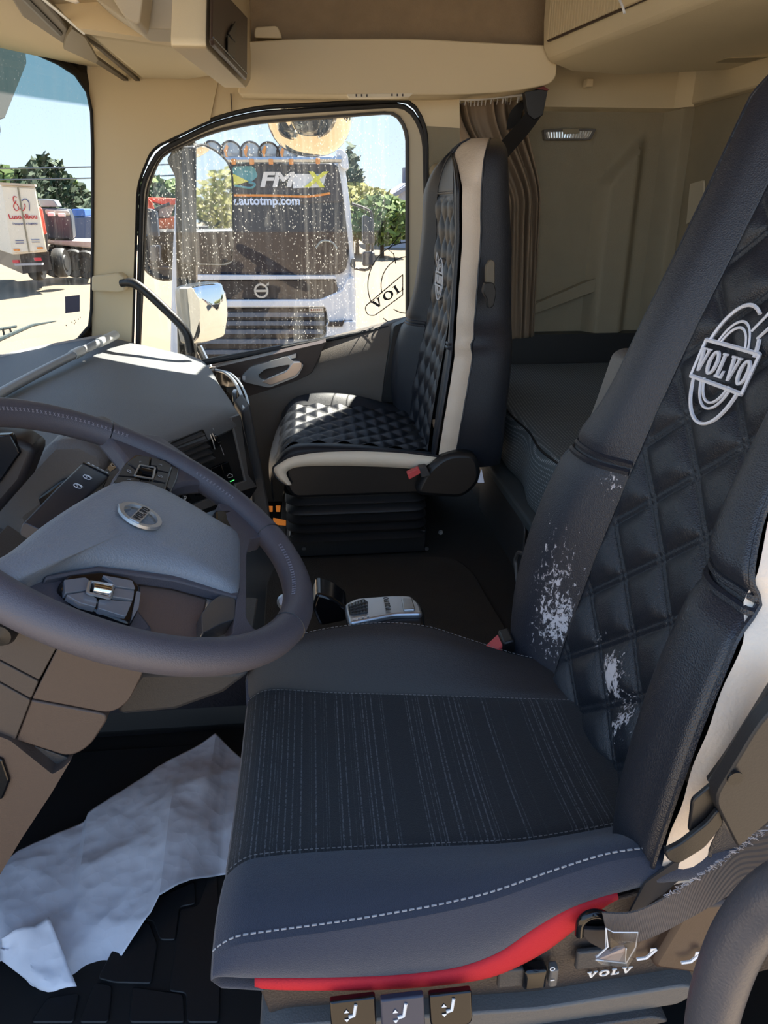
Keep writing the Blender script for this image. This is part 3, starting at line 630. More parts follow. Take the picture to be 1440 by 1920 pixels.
# seat base with its switches
bs = MB(); bs.prism(rpoly([(-.075,.135,.452), (.05,.135,.436), (.15,.135,.442), (.24,.135,.515), (.42,.135,.56), (.45,.135,.40), (.32,.135,.372), (-.06,.135,.372)], .008), (0,.014,0)); bs.box((.10,.35,.40), (.34,.40,.05)); obj('seat_base', bs, mat('seat_base_plastic', (60,52,48), .5, bump=('noise',420,.5)), dseat, bevel=.006)
sk = MB(); sk.prism(rpoly([(-.078,.118,.402), (-.05,.118,.412), (.19,.118,.400), (.33,.118,.413), (.35,.118,.405), (.33,.118,.385), (.19,.118,.372), (-.06,.118,.378)], .008), (0,.40,0)); obj('base_moulding', sk, MGREY, dseat, bevel=.006)
sk = MB(); sk.prism(rpoly([(-.07,.110,.380), (.10,.110,.372), (.30,.110,.384), (.32,.110,.374), (.20,.110,.352), (-.06,.110,.352)], .008), (0,.42,0)); obj('base_moulding', sk, DGREY, dseat, bevel=.006)
pd = MB(); pd.box((.10,.38,.17), (.36,.40,.34)); obj('pedestal', pd, BLACKP, dseat, bevel=.01)
def btn(c, w, h, mm, icon=True, dx=V(1,0,.02), nrm=V(0,-1,.35)):
    nrm = nrm.normalized(); X = (dx - nrm*dx.dot(nrm)).normalized(); Z = nrm.cross(X)*-1; Z = Z if Z.z > 0 else -Z
    fb = MB(); P = rpoly([V(c) + X*a*w/2 + Z*e*h/2 for a, e in ((-1,-1), (1,-1), (1,1), (-1,1))], [.008,.008,.002,.002]); fb.prism(P, nrm*.008); o = obj('seat_switch', fb, mm, dseat, bevel=.003)
    if icon:
        ic = MB(); q = V(c) + nrm*.0085
        F = lambda a, e: q + X*a*h*.28 + Z*(e*h*.28 + h*.10)
        ic.tube([F(-.5,-.35), F(.05,-.25), F(.3,.9)], .0016, 5)
        ic.prism([F(-.95,.15), F(-.7,.45), F(-.45,.15)], nrm*.0006); ic.prism([F(-.95,-.55), F(-.7,-.85), F(-.45,-.55)], nrm*.0006)
        obj('seat_icon', ic, PRINTW, o, label='white seat pictogram')
    return o
BG2 = mat('blue_black_switch', (52,56,72), .4)
btn((0.0115,0.105,0.4485), .040, .030, GLOSSB); btn((0.0546,0.1,0.4492), .038, .034, BG2); btn((0.0977,0.103,0.4458), .038, .032, GLOSSB)
for p, w in (((0.162,0.128,0.4366), .028), ((0.2388,0.128,0.4521), .034)):
    q = MB(); q.box(p, (w, .006, .024)); obj('blank_plate', q, DGREY, dseat, bevel=.002)
q = MB(); q.box((0.1824,0.126,0.4382), (.022, .012, .026)); obj('rocker_switch', q, GLOSSB, dseat, bevel=.003)
q = MB(); q.box((0.1995,0.124,0.4403), (.008, .010, .024)); o = obj('slim_switch', q, MGREY, dseat, bevel=.002)
q = MB(); q.tube(arc3((0.196,0.118,0.4563), (1,0,0), (0,0,1), .0022, 0, 6.2, 12), .0005, 4); q.box((0.1975,0.118,0.4405), (.004,.0006,.0008)); obj('switch_mark', q, PRINTW, o)
wv = word_mb('VOLV', (0.2596,0.1318,0.4231), (1,0,.05), (0,-.15,1), .0100, .0010, 1.1, .18); obj('lettering', wv, PRINTW, dseat, label='white lettering on the seat base')
for pts, lab in (([(0.2597,0.11,0.4715), (0.2814,0.11,0.538), (0.3015,0.11,0.5315), (0.2861,0.11,0.4634)], 1), ([(0.2802,0.1,0.4724), (0.3008,0.1,0.5485), (0.3538,0.1,0.5485), (0.338,0.1,0.4532)], 2)):
    q = MB(); q.prism(rpoly(pts, .008), (0,.03,0)); o = obj('backrest_switch', q, BROWN, dseat, bevel=.004)
    c = sum([V(p) for p in pts], V(0,0,0))/4 + V(-.004,-.0045,-.018); ic = MB()
    F = lambda a, e: c + V(a*.0052, 0, e*.0052)
    ic.tube([F(-2,-1), F(-.3,-.9), F(1.3,1.2)], .0014, 5); ic.prism([F(.1,.5), F(1.1,1.5), F(.1,1.5)], (0,-.0006,0)); ic.prism([F(1.4,.2), F(2.3,.7), F(1.6,-.3)], (0,-.0006,0)); obj('seat_icon', ic, PRINTW, o, label='white seat pictogram')
# plastic recliner shell beside the backrest, and the back shell behind it
q = MB(); q.prism(rpoly([(0.2895,0.085,0.6852), (0.3145,0.085,0.7687), (0.3544,0.085,0.8027), (0.3793,0.085,0.7086), (0.3208,0.085,0.6308)], [.012,.03,.03,.03,.006]), (0,.014,0)); obj('recliner_shell', q, mat('shell_dark_grey', (42,40,40), .45, bump=('noise',500,.15)), dseat, bevel=.008)
q = MB(); q.lathe((0.3001,0.083,0.7088), (0,-1,0), [(.0, .0), (.006, .0), (.006,.002), (0,.002)], 14); obj('screw_cap', q, BLACKP, dseat)
q = MB(); q.prism(rpoly([(0.2626,0.09,0.628), (0.2743,0.09,0.6348), (0.2927,0.09,0.6551), (0.3002,0.09,0.6704), (0.307,0.09,0.6536), (0.2958,0.09,0.629), (0.2763,0.09,0.6129), (0.2664,0.09,0.6182)], .005), (0,.005,0)); obj('cover_hem', q, BLACKP, dseat, bevel=.002)
q = MB(); q.prism(rpoly([(0.2836,0.096,0.6399), (0.2806,0.096,0.674), (0.297,0.096,0.693), (0.3069,0.096,0.6889), (0.3073,0.096,0.6557), (0.2922,0.096,0.6367)], .004), (0,.004,0)); obj('cover_flap', q, BLACKP, dseat, bevel=.001)
q = MB(); q.tube(smooth_path([(0.2982,0.1,0.6869), (0.3085,0.1,0.7115), (0.3204,0.1,0.7463), (0.3327,0.1,0.7842)], 5), .007, 8); obj('cover_piping', q, BLACKP, dseat)
q = MB(); q.prism(rpoly([(0.3718,0.6,0.8641), (0.3858,0.6,0.9261), (0.3979,0.6,0.9328), (0.4445,0.6,0.9299), (0.422,0.6,0.8333), (0.352,0.6,0.7898)], .006), (0,-.05,0)); o = obj('recline_lever_housing', q, MGREY, dseat, bevel=.004, label='grey lever housing on the inner side of the seat back')
q = MB(); q.prism([(0.3687,0.625,0.7888), (0.3873,0.625,0.8271), (0.4016,0.625,0.8939), (0.4382,0.625,0.9004), (0.4504,0.625,0.8177)], (0,-.03,0)); obj('back_shell', q, MGREY, dseat, bevel=.004)
for k in range(4):
    q = MB(); q.tube([(0.404,0.638,0.8575), (0.4177,0.638,0.8981)], .0022, 6) if k == 0 else q.tube([V((0.404,0.638,0.8575)) + V(.004*k,0,0), V((0.4177,0.638,0.8981)) + V(.004*k,0,0)], .0022, 6)
    obj('grip_rib', q, BLACKP, o)
# buckle on the inner side
q = MB(); q.strip(smooth_path([(0.3289,0.6,0.4542), (0.3094,0.6,0.4849), (0.3242,0.6,0.508), (0.3634,0.6,0.534)], 5), [V(0,.05,0)]*16, [V(.012,0,.012)]*16); obj('buckle_stalk', q, DGREY, dseat, bevel=.004)
q = MB(); q.prism([(0.2394,0.56,0.4907), (0.2589,0.56,0.5118), (0.2657,0.56,0.5058), (0.2494,0.56,0.4844)], (0,.03,0)); obj('buckle_button', q, mat('buckle_red', (214,70,72), .45), dseat, bevel=.002, label='red belt buckle release')
q = MB(); q.prism([(0.2575,0.556,0.5164), (0.2731,0.556,0.5209), (0.2862,0.556,0.496), (0.2565,0.556,0.4848)], (0,.035,0)); obj('buckle', q, BLACKP, dseat, bevel=.003)

# passenger seat
pseat = thing('passenger_chair', 'black quilted passenger seat with cream side strips on a bellows base by the door', 'seat', (.12,1.7,.205))
SPs = Back(-.02, 1.700, .012, math.radians(1.5), .895, 1.45, .125, .02, .97, -.19, .12, 1.0, .125); SPs.o.x += .0; SPs.dpk = .09; SPs.pwk = 1.05; SPs.pwn = 1.6; SPs.wrap = .006; SPs.bump = [(.43,.0), (.6,.016), (.75,.034), (.9,.046), (1.05,.036), (1.2,.014), (1.345,.0)]; SPs.fl = 1
Back_PQ = LEATHER
S_EMB = (.965, .0)
seat_back(pseat, SPs, .45, 1.345, .0042, LEATHER, LEATHER, LEATHER)
CY0, CY1 = 1.43, 1.935
def pz(x): return sp(x, [(-.115,.535), (-.02,.540), (.10,.532), (.22,.515), (.34,.50)])
def pq_(x, v):
    h = 1.0; g = 0.0; u = (v - .5)*.42
    for sg in (1, -1):
        q = (x + sg*.8*u)/.068; d = abs(q - round(q))*.068/math.hypot(1, .8)
        h *= 1 - math.exp(-(max(d - .002, 0)/.013)**2); g = max(g, math.exp(-((d - .003)/.002)**2))
    return .0075*h - .003*g
def p_drop(x):
    d = max(0.0, (-.112 + .06 - x)/.06); return .04*d**2.2
def p_top(x, t, q=True):                                      # t across from near to far
    y = CY0 + .045 + (CY1 - CY0 - .12)*t
    return V(x - (.0), y, pz(x) - .010*math.sin(math.pi*t) - p_drop(x) + (pq_(x, t) if q else 0))
xs_p = [-.112 + .46*(i/150) for i in range(151)]
q = MB(); q.grid([[p_top(x, j/110) for j in range(111)] for x in xs_p]); obj('quilted_cushion', q, CUSHL, pseat, sharp=80, label='black diamond quilted cushion top')
xc = xs_p[::4]
def p_far(x, t):
    a = p_top(x, 1, False); lift = sp(x, [(-.112,.012), (.0,.03), (.12,.03), (.25,.012), (.35,.0)])
    return V(x, a.y + .075*t, a.z + lift*math.sin(math.pi*min(t*1.2, 1)*.5) - .05*max(0, t - .55)**2*4)
q = MB(); q.grid([[p_far(x, j/12) for j in range(13)] for x in xc]); obj('cushion_bolster', q, CUSHL, pseat, sharp=80)
def p_near(x, t):
    a = p_top(x, 0, False); return V(x, a.y - .045*math.sin(t*math.pi/2), a.z + .006*math.sin(math.pi*t) - .014*t*t)
q = MB(); q.grid([[p_near(x, j/10) for j in range(11)] for x in xc]); obj('cushion_bolster', q, CUSHL, pseat, sharp=80)
# front roll of the cushion
def roll(y, t):
    tt = (y - CY0)/(CY1 - CY0); z0 = (p_near(-.112, 1 - min(1, max(0, (y-CY0)/.045))).z if y < CY0 + .045 else p_top(-.112, min(1, (y - CY0 - .045)/(CY1 - CY0 - .12)), False).z)
    bow = .018*math.sin(math.pi*min(1, max(0, tt)))
    return V(-.112 - (.014 + bow)*math.sin(math.pi*t*.75) , y, z0 - .085*t)
q = MB(); q.grid([[roll(CY0 + (CY1 - CY0)*i/30, j/10) for j in range(11)] for i in range(31)]); obj('cushion_front', q, LEATHER, pseat, sharp=80)
# cream band along the near side, running round the front corner
def band(x, t): a = p_near(max(x, -.112), 1); return V(x, CY0 - .004*math.sin(math.pi*t), a.z - .032*t)
q = MB()
cband = [V((0.311,1.428,0.5073)), V((0.2216,1.428,0.5218)), V((0.1116,1.428,0.531)), V((0.0029,1.428,0.5316)), V((-0.0649,1.428,0.5223)), V((-0.0994,1.428,0.5063)), V((-0.1179,1.428,0.4897)), V((-0.1087,1.428,0.4633)), V((-0.0879,1.428,0.4449))]
cin = [V((0.258,1.424,0.4753)), V((0.1937,1.424,0.4834)), V((0.0834,1.424,0.4915)), V((-0.0121,1.424,0.4947)), V((-0.0528,1.424,0.4932)), V((-0.0733,1.424,0.4882)), V((-0.0847,1.424,0.4784)), V((-0.0814,1.424,0.4638)), V((-0.0728,1.424,0.4444))]
a, b = smooth_path(cband, 5), smooth_path(cin, 5)
q.grid([a, [(p + r)/2 + V(0,-.004,0) for p, r in zip(a, b)], b]); obj('side_strip', q, CREAMF, pseat, solid=.004, label='cream strip round the cushion side')
q = MB(); q.prism(rpoly([(-.09,1.436,.50), (.30,1.436,.50), (.30,1.436,.40), (-.07,1.436,.40), (-.09,1.436,.43)], .02), (0,.48,0)); obj('cushion_side', q, BLACKP, pseat, bevel=.01)
q = MB(); q.tube([p + V(0,-.001,0) for p in a], .003, 6); obj('piping', q, LEATHER, pseat)
# hip shell with the buckle, bellows and base
q = MB(); q.prism(rpoly([(0.2404,1.4,0.4109), (0.2737,1.4,0.4834), (0.3277,1.4,0.5248), (0.4039,1.4,0.5223), (0.4219,1.4,0.4488), (0.3749,1.4,0.3966)], .03, 6), (0,.06,0)); obj('hip_shell', q, BLACKP, pseat, bevel=.012)
q = MB(); q.prism([(0.2209,1.385,0.479), (0.2507,1.385,0.4924), (0.2605,1.385,0.4805), (0.2266,1.385,0.4614)], (0,.02,0)); obj('buckle_button', q, mat('buckle_red2', (220,84,84), .45), pseat, bevel=.002, label='red belt buckle release')
q = MB(); q.prism([(0.2519,1.384,0.4927), (0.271,1.384,0.4949), (0.2826,1.384,0.4714), (0.2579,1.384,0.4665)], (0,.03,0)); obj('buckle', q, DGREY, pseat, bevel=.002)
bel = MB(); secs = []
for k in range(25):
    t = k/24; z = .405 - .135*t; w = .012*math.cos(t*5*2*math.pi)
    secs.append(rpoly([(-.085 - w, 1.455 - w, z), (.285 + w*.4, 1.455 - w, z - .0), (.285 + w*.4, 1.93, z), (-.085 - w, 1.93, z)], .05, 5))
bel.loft(secs); obj('bellows', bel, RUBBER, pseat, sharp=80, label='black rubber bellows of the suspension')
q = MB(); q.box((.10,1.69,.245), (.38,.44,.07)); obj('pedestal', q, BLACKP, pseat, bevel=.006)
for bp_ in ((-0.0507,1.468,0.2401), (0.2903,1.468,0.224)):
    q = MB(); q.lathe(bp_, (0,-1,0), [(0,0), (.006,0), (.006,.004), (0,.004)], 8); obj('bolt', q, DGREY, pseat)
q = MB(); q.lathe((0.327,1.462,0.2745), (0,-1,0), [(0,0), (.007,0), (.005,.006), (0,.006)], 8); obj('bolt', q, SILVER, pseat)
# recline handle in its slot on the near side of the back
q = MB(); q.prism(rpoly([(0.4143,1.455,0.9715), (0.4237,1.455,0.9882), (0.4343,1.455,0.9834), (0.4385,1.455,0.9163), (0.4175,1.455,0.9165)], .006), (0,.02,0)); obj('lever_slot', q, BLIND, pseat, bevel=.002)
q = MB(); q.prism(rpoly([(0.4063,1.44,0.9145), (0.4103,1.44,0.9364), (0.431,1.44,0.9362), (0.4389,1.44,0.9141), (0.4344,1.44,0.882), (0.4217,1.44,0.8746), (0.4178,1.44,0.8971)], .006), (0,.025,0)); obj('recline_lever', q, BLACKP, pseat, bevel=.003)
# ------------------------------------------------------------ steering wheel and column
WC = V(-.2055,.40,.801); WT = .542
WN = V(math.sin(WT),0,math.cos(WT)); E1 = V(math.cos(WT),0,-math.sin(WT)); E2 = V(0,1,0)
def wp(a, b, h=0): return WC + E1*a + E2*b + WN*h           # a towards the driver, b towards the passenger
def wpol(r, ang, h=0): return wp(r*math.cos(ang), r*math.sin(ang), h)
wheel = thing('steering_wheel', 'dark grey leather steering wheel with four spokes and round maker emblem', 'steering wheel', WC)
RW = .2055
q = MB(); P = []
for i in range(120):
    a = 2*math.pi*i/120; P.append([wpol(RW + .0175*math.cos(t), a, .0165*math.sin(t)) for t in [2*math.pi*k/18 for k in range(18)]])
q.grid(P, True, True); obj('rim', q, WHEELL, wheel, sharp=80)
def ang_of(p): d = V(p) - WC; return math.atan2(d.dot(E2), d.dot(E1))
for p in ((-0.2762,0.6309,0.8436), (-0.2548,0.2308,0.8307), (-0.0229,0.5701,0.6911), (-0.0199,0.3277,0.6893)):
    a = ang_of(p); q = MB(); q.tube([wpol(RW + .0178*math.cos(t), a, .0168*math.sin(t)) for t in [2*math.pi*k/20 for k in range(20)]], .0006, 4, close=True); obj('rim_seam', q, BLACKP, wheel)
def rim_stitch(p0, p1, ph):
    a0, a1 = ang_of(p0), ang_of(p1)
    if a1 < a0: a0, a1 = a1, a0
    if a1 - a0 > math.pi: a0, a1 = a1, a0 + 2*math.pi
    mb = MB(); n = int((a1 - a0)*RW/.0055)
    for i in range(n):
        a = a0 + (a1 - a0)*i/n
        f = lambda da, t: wpol(RW + .0180*math.cos(t), a + da, .0170*math.sin(t))
        mb.tube([f(0, ph), f(.011, ph + .22)], .00042, 4); mb.tube([f(.011, ph), f(0, ph + .22)], .00042, 4)
    obj('rim_stitching', mb, mat('wheel_thread', (128,126,136), .7), wheel, kind='stuff')
rim_stitch((-0.3438,0.4833,0.8843), (-0.2398,0.5609,0.8217), 2.2); rim_stitch((-0.1714,0.5609,0.7805), (-0.1309,0.5366,0.7561), 2.4); rim_stitch((-0.0678,0.4867,0.7181), (-0.04,0.3849,0.7014), 2.2)
def wprism(name, pts, h0, th, mm, r=.006, bevel=.004, par=None, lab=None):
    q = MB(); q.prism(rpoly(pts, r, 4), WN*-th); return obj(name, q, mm, par or wheel, bevel=bevel, label=lab)
# leather spokes
wprism('spoke', [(-0.2741,0.5942,0.847), (-0.2172,0.6671,0.8127), (-0.1298,0.621,0.7601), (-0.167,0.5552,0.7825), (-0.1784,0.5199,0.7894), (-0.2195,0.4767,0.8141), (-0.2316,0.4755,0.8214), (-0.2308,0.5379,0.8209), (-0.2418,0.5538,0.8275)], 0, .022, WHEELL, .008, .006)
wprism('spoke', [(-0.1306,0.551,0.7559), (-0.0922,0.5704,0.7328), (-0.0697,0.5228,0.7192), (-0.0868,0.4947,0.7295), (-0.0882,0.4494,0.7304), (-0.0781,0.3181,0.7243), (-0.0691,0.3042,0.7189), (-0.0389,0.3442,0.7007), (-0.0475,0.291,0.7059), (-0.0914,0.245,0.7323), (-0.1176,0.2433,0.7481), (-0.0876,0.2812,0.73), (-0.0907,0.3709,0.7319), (-0.1012,0.4776,0.7382)], 0, .022, WHEELL, .006, .006)
wprism('spoke', [(-0.2443,0.2322,0.8197), (-0.2262,0.2762,0.8088), (-0.2002,0.3077,0.7932), (-0.1485,0.2459,0.762), (-0.1633,0.217,0.7709), (-0.2168,0.2154,0.8031)], 0, .02, WHEELL, .006, .004)
# hub pad: a dome from a traced outline
pad = [(-0.2702,0.2062,0.84), (-0.2625,0.2558,0.8353), (-0.2566,0.3192,0.8318), (-0.2469,0.3874,0.8259), (-0.2321,0.4652,0.817), (-0.2204,0.4911,0.81), (-0.1989,0.5108,0.797), (-0.1637,0.5091,0.7758), (-0.1174,0.4963,0.7479), (-0.0993,0.4905,0.737), (-0.093,0.4441,0.7333), (-0.0877,0.3738,0.7301), (-0.089,0.3522,0.7309), (-0.1018,0.3455,0.7385), (-0.1448,0.3337,0.7644), (-0.1788,0.3149,0.7849), (-0.2032,0.2956,0.7996), (-0.2206,0.2732,0.8101), (-0.2314,0.2485,0.8166), (-0.2439,0.2111,0.8241), (-0.2578,0.1818,0.8325)]
pad = resample(smooth_path(pad, 4, True), 80, True); cpad = sum(pad, V(0,0,0))/80
def lev(s, h): return [cpad + (p - cpad)*s + WN*h for p in pad]
q = MB(); q.loft([lev(.98, -.03), lev(1.0, -.012), lev(.995, -.004), lev(.975, .002), lev(.94, .006), lev(.85, .011), lev(.65, .015), lev(.4, .017), lev(.15, .018)]); hub = obj('hub_pad', q, HUBP, wheel, sharp=60)
q = MB(); q.prism([(-0.0872,0.3701,0.7321), (-0.0884,0.3466,0.7328), (-0.1435,0.3273,0.766), (-0.2015,0.2898,0.8009), (-0.2295,0.2433,0.8178), (-0.231,0.2483,0.8187), (-0.2029,0.2956,0.8018), (-0.145,0.3368,0.7669)], WN*-.012); obj('hub_edge', q, WHEELL, hub, bevel=.002)
# maker's emblem: oval ring, arrow and diagonal bar
ec = V((-0.1833,0.3806,0.8122)); ex = (V((-0.1631,0.3806,0.8)) - V((-0.2023,0.3789,0.8236))).normalized(); ey = WN.cross(ex)
ra = (V((-0.1633,0.3844,0.8001)) - V((-0.2016,0.3757,0.8232))).length/2; rb_ = ra*.86
q = MB(); P = []
for i in range(48):
    a = 2*math.pi*i/48; d = ex*math.cos(a)*ra + ey*math.sin(a)*ra
    P.append([ec + d*.74, ec + d*.77 + WN*.003, ec + d*.97 + WN*.003, ec + d*1.0])
q.grid(P, True); emb = obj('emblem', q, SILVER, hub, label='silver ring and arrow emblem')
bx = (V((-0.1802,0.4085,0.8103)) - V((-0.186,0.356,0.8138))).normalized(); by = WN.cross(bx)
q = MB(); q.box(ec + WN*.002, (ra*1.75, ra*.44, .004), (bx, by, WN)); obj('emblem_bar', q, SILVER, emb)
q = word_mb('VOLVO', ec + WN*.0041, bx, by, ra*.34, .0004, .85, .14); obj('emblem_word', q, PRINTK, emb, label='black lettering on the emblem')
q = MB(); q.prism([(-0.2039,0.3866,0.8257), (-0.1959,0.3975,0.8209), (-0.1923,0.3895,0.8188), (-0.1993,0.3746,0.823)], WN*-.004); obj('emblem_arrow', q, SILVER, emb, bevel=.001)
# upper button cluster
ub_ = wprism('button_pod', [(-0.2275,0.4586,0.8212), (-0.2285,0.5232,0.8219), (-0.2253,0.5607,0.8199), (-0.1968,0.5878,0.8027), (-0.1791,0.5792,0.7921), (-0.1762,0.5447,0.7903), (-0.1759,0.4917,0.7902), (-0.1966,0.4874,0.8026), (-0.2168,0.478,0.8148)], 0, .02, GLOSSB, .004, .003)
BTN = mat('button_black', (34,33,36), .45)
for k, pts in enumerate(([(-0.2255,0.5219,0.8236), (-0.2214,0.5526,0.8211), (-0.2102,0.5654,0.8143), (-0.2065,0.5393,0.8121), (-0.2146,0.5301,0.817), (-0.2142,0.5136,0.8167)], [(-0.2088,0.5678,0.8135), (-0.1955,0.5754,0.8055), (-0.187,0.5729,0.8004), (-0.1856,0.5493,0.7995), (-0.1965,0.5398,0.8061), (-0.1996,0.5504,0.808), (-0.205,0.5438,0.8112)], [(-0.2255,0.5162,0.8235), (-0.2145,0.5094,0.8169), (-0.2127,0.4923,0.8158), (-0.2256,0.4759,0.8236)], [(-0.196,0.5368,0.8058), (-0.1853,0.5439,0.7994), (-0.1835,0.5152,0.7982), (-0.1954,0.5079,0.8055), (-0.1952,0.5192,0.8053)], [(-0.2258,0.4721,0.8237), (-0.2123,0.4876,0.8156), (-0.2068,0.4907,0.8123), (-0.2053,0.4774,0.8114), (-0.224,0.4545,0.8227)], [(-0.2057,0.4906,0.8116), (-0.1839,0.5109,0.7985), (-0.1819,0.4894,0.7973), (-0.1943,0.4834,0.8048), (-0.204,0.4793,0.8106)], [(-0.1856,0.5745,0.7983), (-0.1791,0.5727,0.7944), (-0.1769,0.5468,0.7931), (-0.1767,0.5051,0.793), (-0.1814,0.5089,0.7958)])):
    o = wprism('button', pts, 0, .006, BTN, .0012, .0008, ub_)
    if k < 6:
        c = sum([V(p) for p in pts], V(0,0,0))/len(pts) + WN*.0004; d1 = (V(pts[1]) - V(pts[0])).normalized(); d2 = WN.cross(d1)
        m_ = MB(); w = .0022
        if k in (2, 3): m_.tube([c + d1*w*math.cos(t)*1.3 + d2*w*math.sin(t) for t in [i*math.pi/5 for i in range(10)]], .0003, 4, close=True)
        else: m_.tube([c - d1*w, c + d2*w*.6, c + d1*w], .0003, 4)
        m_ = obj('button_mark', m_, mat('button_print', (170,170,172), .6) if 'button_print' not in bpy.data.materials else bpy.data.materials['button_print'], ub_)
q = MB(); fr_ = [(-0.2137,0.5263,0.8176), (-0.1994,0.5397,0.809), (-0.196,0.5057,0.807), (-0.2124,0.4914,0.8168)]
q.tube(rpoly(fr_, .002, 3), .0012, 6, close=True); obj('roller_frame', q, SILVER, ub_, label='silver frame round the thumb roller')
q = MB(); a_, b_ = V((-0.2099,0.5098,0.8153)), V((-0.2009,0.5164,0.8099)); q.lathe(a_, b_ - a_, [(0,0), (.0055,0), (.0055,(b_-a_).length), (0,(b_-a_).length)], 14); obj('thumb_roller', q, GLOSSB, ub_)
# lower spoke: button cluster, pocket and end switch
lb_ = wprism('button_pod', [(-0.22,0.2409,0.812), (-0.2192,0.2623,0.8116), (-0.1992,0.2891,0.7996), (-0.1764,0.3003,0.7858), (-0.1667,0.2917,0.78), (-0.1618,0.2581,0.777), (-0.1629,0.2309,0.7777), (-0.1812,0.2301,0.7887), (-0.2044,0.2293,0.8027)], 0, .03, GLOSSB, .006, .003)
SB = mat('satin_button', (120,122,128), .25, spec=.8)
for pts in ([(-0.2167,0.2479,0.8136), (-0.2051,0.2645,0.8066), (-0.2014,0.2625,0.8044), (-0.1993,0.2477,0.8031), (-0.2112,0.2308,0.8103)], [(-0.21,0.2293,0.8096), (-0.199,0.2452,0.8029), (-0.1906,0.2416,0.7978), (-0.1884,0.2296,0.7966), (-0.1993,0.2264,0.8031)], [(-0.1953,0.2785,0.8007), (-0.1739,0.2902,0.7878), (-0.169,0.2792,0.7849), (-0.1833,0.27,0.7935), (-0.187,0.2751,0.7957)], [(-0.1828,0.2676,0.7931), (-0.1693,0.276,0.785), (-0.1672,0.2618,0.7838), (-0.182,0.2533,0.7927)], [(-0.1891,0.2421,0.797), (-0.1673,0.2581,0.7838), (-0.1671,0.2335,0.7837), (-0.1868,0.2294,0.7956)], [(-0.1681,0.2782,0.7832), (-0.1649,0.2794,0.7812), (-0.1616,0.2544,0.7793), (-0.1629,0.2322,0.78)]):
    wprism('button', pts, 0, .006, SB, .0015, .001, lb_)
fr_ = [(-0.1991,0.2555,0.8065), (-0.1833,0.2646,0.797), (-0.1811,0.2445,0.7957), (-0.1965,0.2388,0.8049)]
q = MB(); q.tube(rpoly(fr_, .002, 3), .0016, 6, close=True); obj('roller_frame', q, SILVER, lb_, label='silver frame round the lower roller')
q = MB(); a_, b_ = V((-0.1965,0.2502,0.8026)), V((-0.1849,0.2559,0.7956)); q.lathe(a_, b_ - a_, [(0,0), (.006,0), (.006,(b_-a_).length), (0,(b_-a_).length)], 14); obj('thumb_roller', q, CHROME, lb_)
POCK = mat('spoke_pocket', (108,90,82), .45, bump=('noise',700,.2))
wprism('spoke_pocket', [(-0.1786,0.3328,0.7708), (-0.1485,0.3479,0.7527), (-0.1186,0.3572,0.7347), (-0.1175,0.3159,0.734), (-0.1155,0.2706,0.7328), (-0.146,0.2498,0.7512), (-0.1666,0.2469,0.7636)], 0, .02, POCK, .004, .004)
wprism('spoke_switch', [(-0.1163,0.2939,0.7473), (-0.1112,0.3226,0.7442), (-0.1028,0.3456,0.7392), (-0.0906,0.3463,0.7318), (-0.0878,0.3095,0.7301), (-0.0998,0.2894,0.7373), (-0.1114,0.263,0.7443)], 0, .02, mat('glossy_switch', (70,72,74), .15, spec=.9), .004, .003)
wprism('spoke_switch', [(-0.1304,0.5269,0.7558), (-0.1163,0.5474,0.7473), (-0.1031,0.5423,0.7393), (-0.0976,0.4924,0.736), (-0.1257,0.4905,0.753)], 0, .014, GLOSSB, .004, .003)
# lever behind the wheel
stalk = thing('control_stalk', 'black stalk with pale round pictograms behind the steering wheel', 'stalk', (-0.2921,0.4296,0.7948))
L0, L1 = V((-0.2901,0.3784,0.7994)), V((-0.2804,0.5769,0.7935)); d = (L1 - L0).normalized(); sd = WN.cross(d)
q = MB(); q.loft([rpoly([c + sd*w + WN*h, c - sd*w + WN*h, c - sd*w*.9 - WN*h, c + sd*w*.9 - WN*h], .004, 3) for c, w, h in ((L0, .012, .008), (L0.lerp(L1,.5), .016, .009), (L0.lerp(L1,.9), .018, .009), (L1, .016, .006))]); obj('lever', q, mat('stalk_blue_black', (40,44,54), .4), stalk, bevel=.001)
q = MB()
q.box(L0.lerp(L1,.93) , (.002, .034, .0186), (d, sd, WN)); obj('lever_ring', q, GLOSSB, stalk)
for f in (.60, .76):
    q = MB(); c = L0.lerp(L1, f) + WN*.0095; q.tube([c + sd*.0045*math.cos(t) + d*.0045*math.sin(t) for t in [i*math.pi/8 for i in range(16)]], .0006, 4, close=True); q.tube([c + sd*.006*math.cos(t) + d*.006*math.sin(t) for t in [math.pi*.2 + i*math.pi/12 for i in range(8)]], .0005, 4); q.tube([c - d*.003, c, c + sd*.002 + d*.002], .0005, 4); obj('stalk_icon', q, PRINTW, stalk)
q = MB()
for k in range(5):
    c = L0.lerp(L1, .965) + sd*(-.012 + .006*k) + WN*.0085; q.box(c, (.0012, .003, .0006), (d, sd, WN))
obj('stalk_marks', q, PRINTW, stalk)
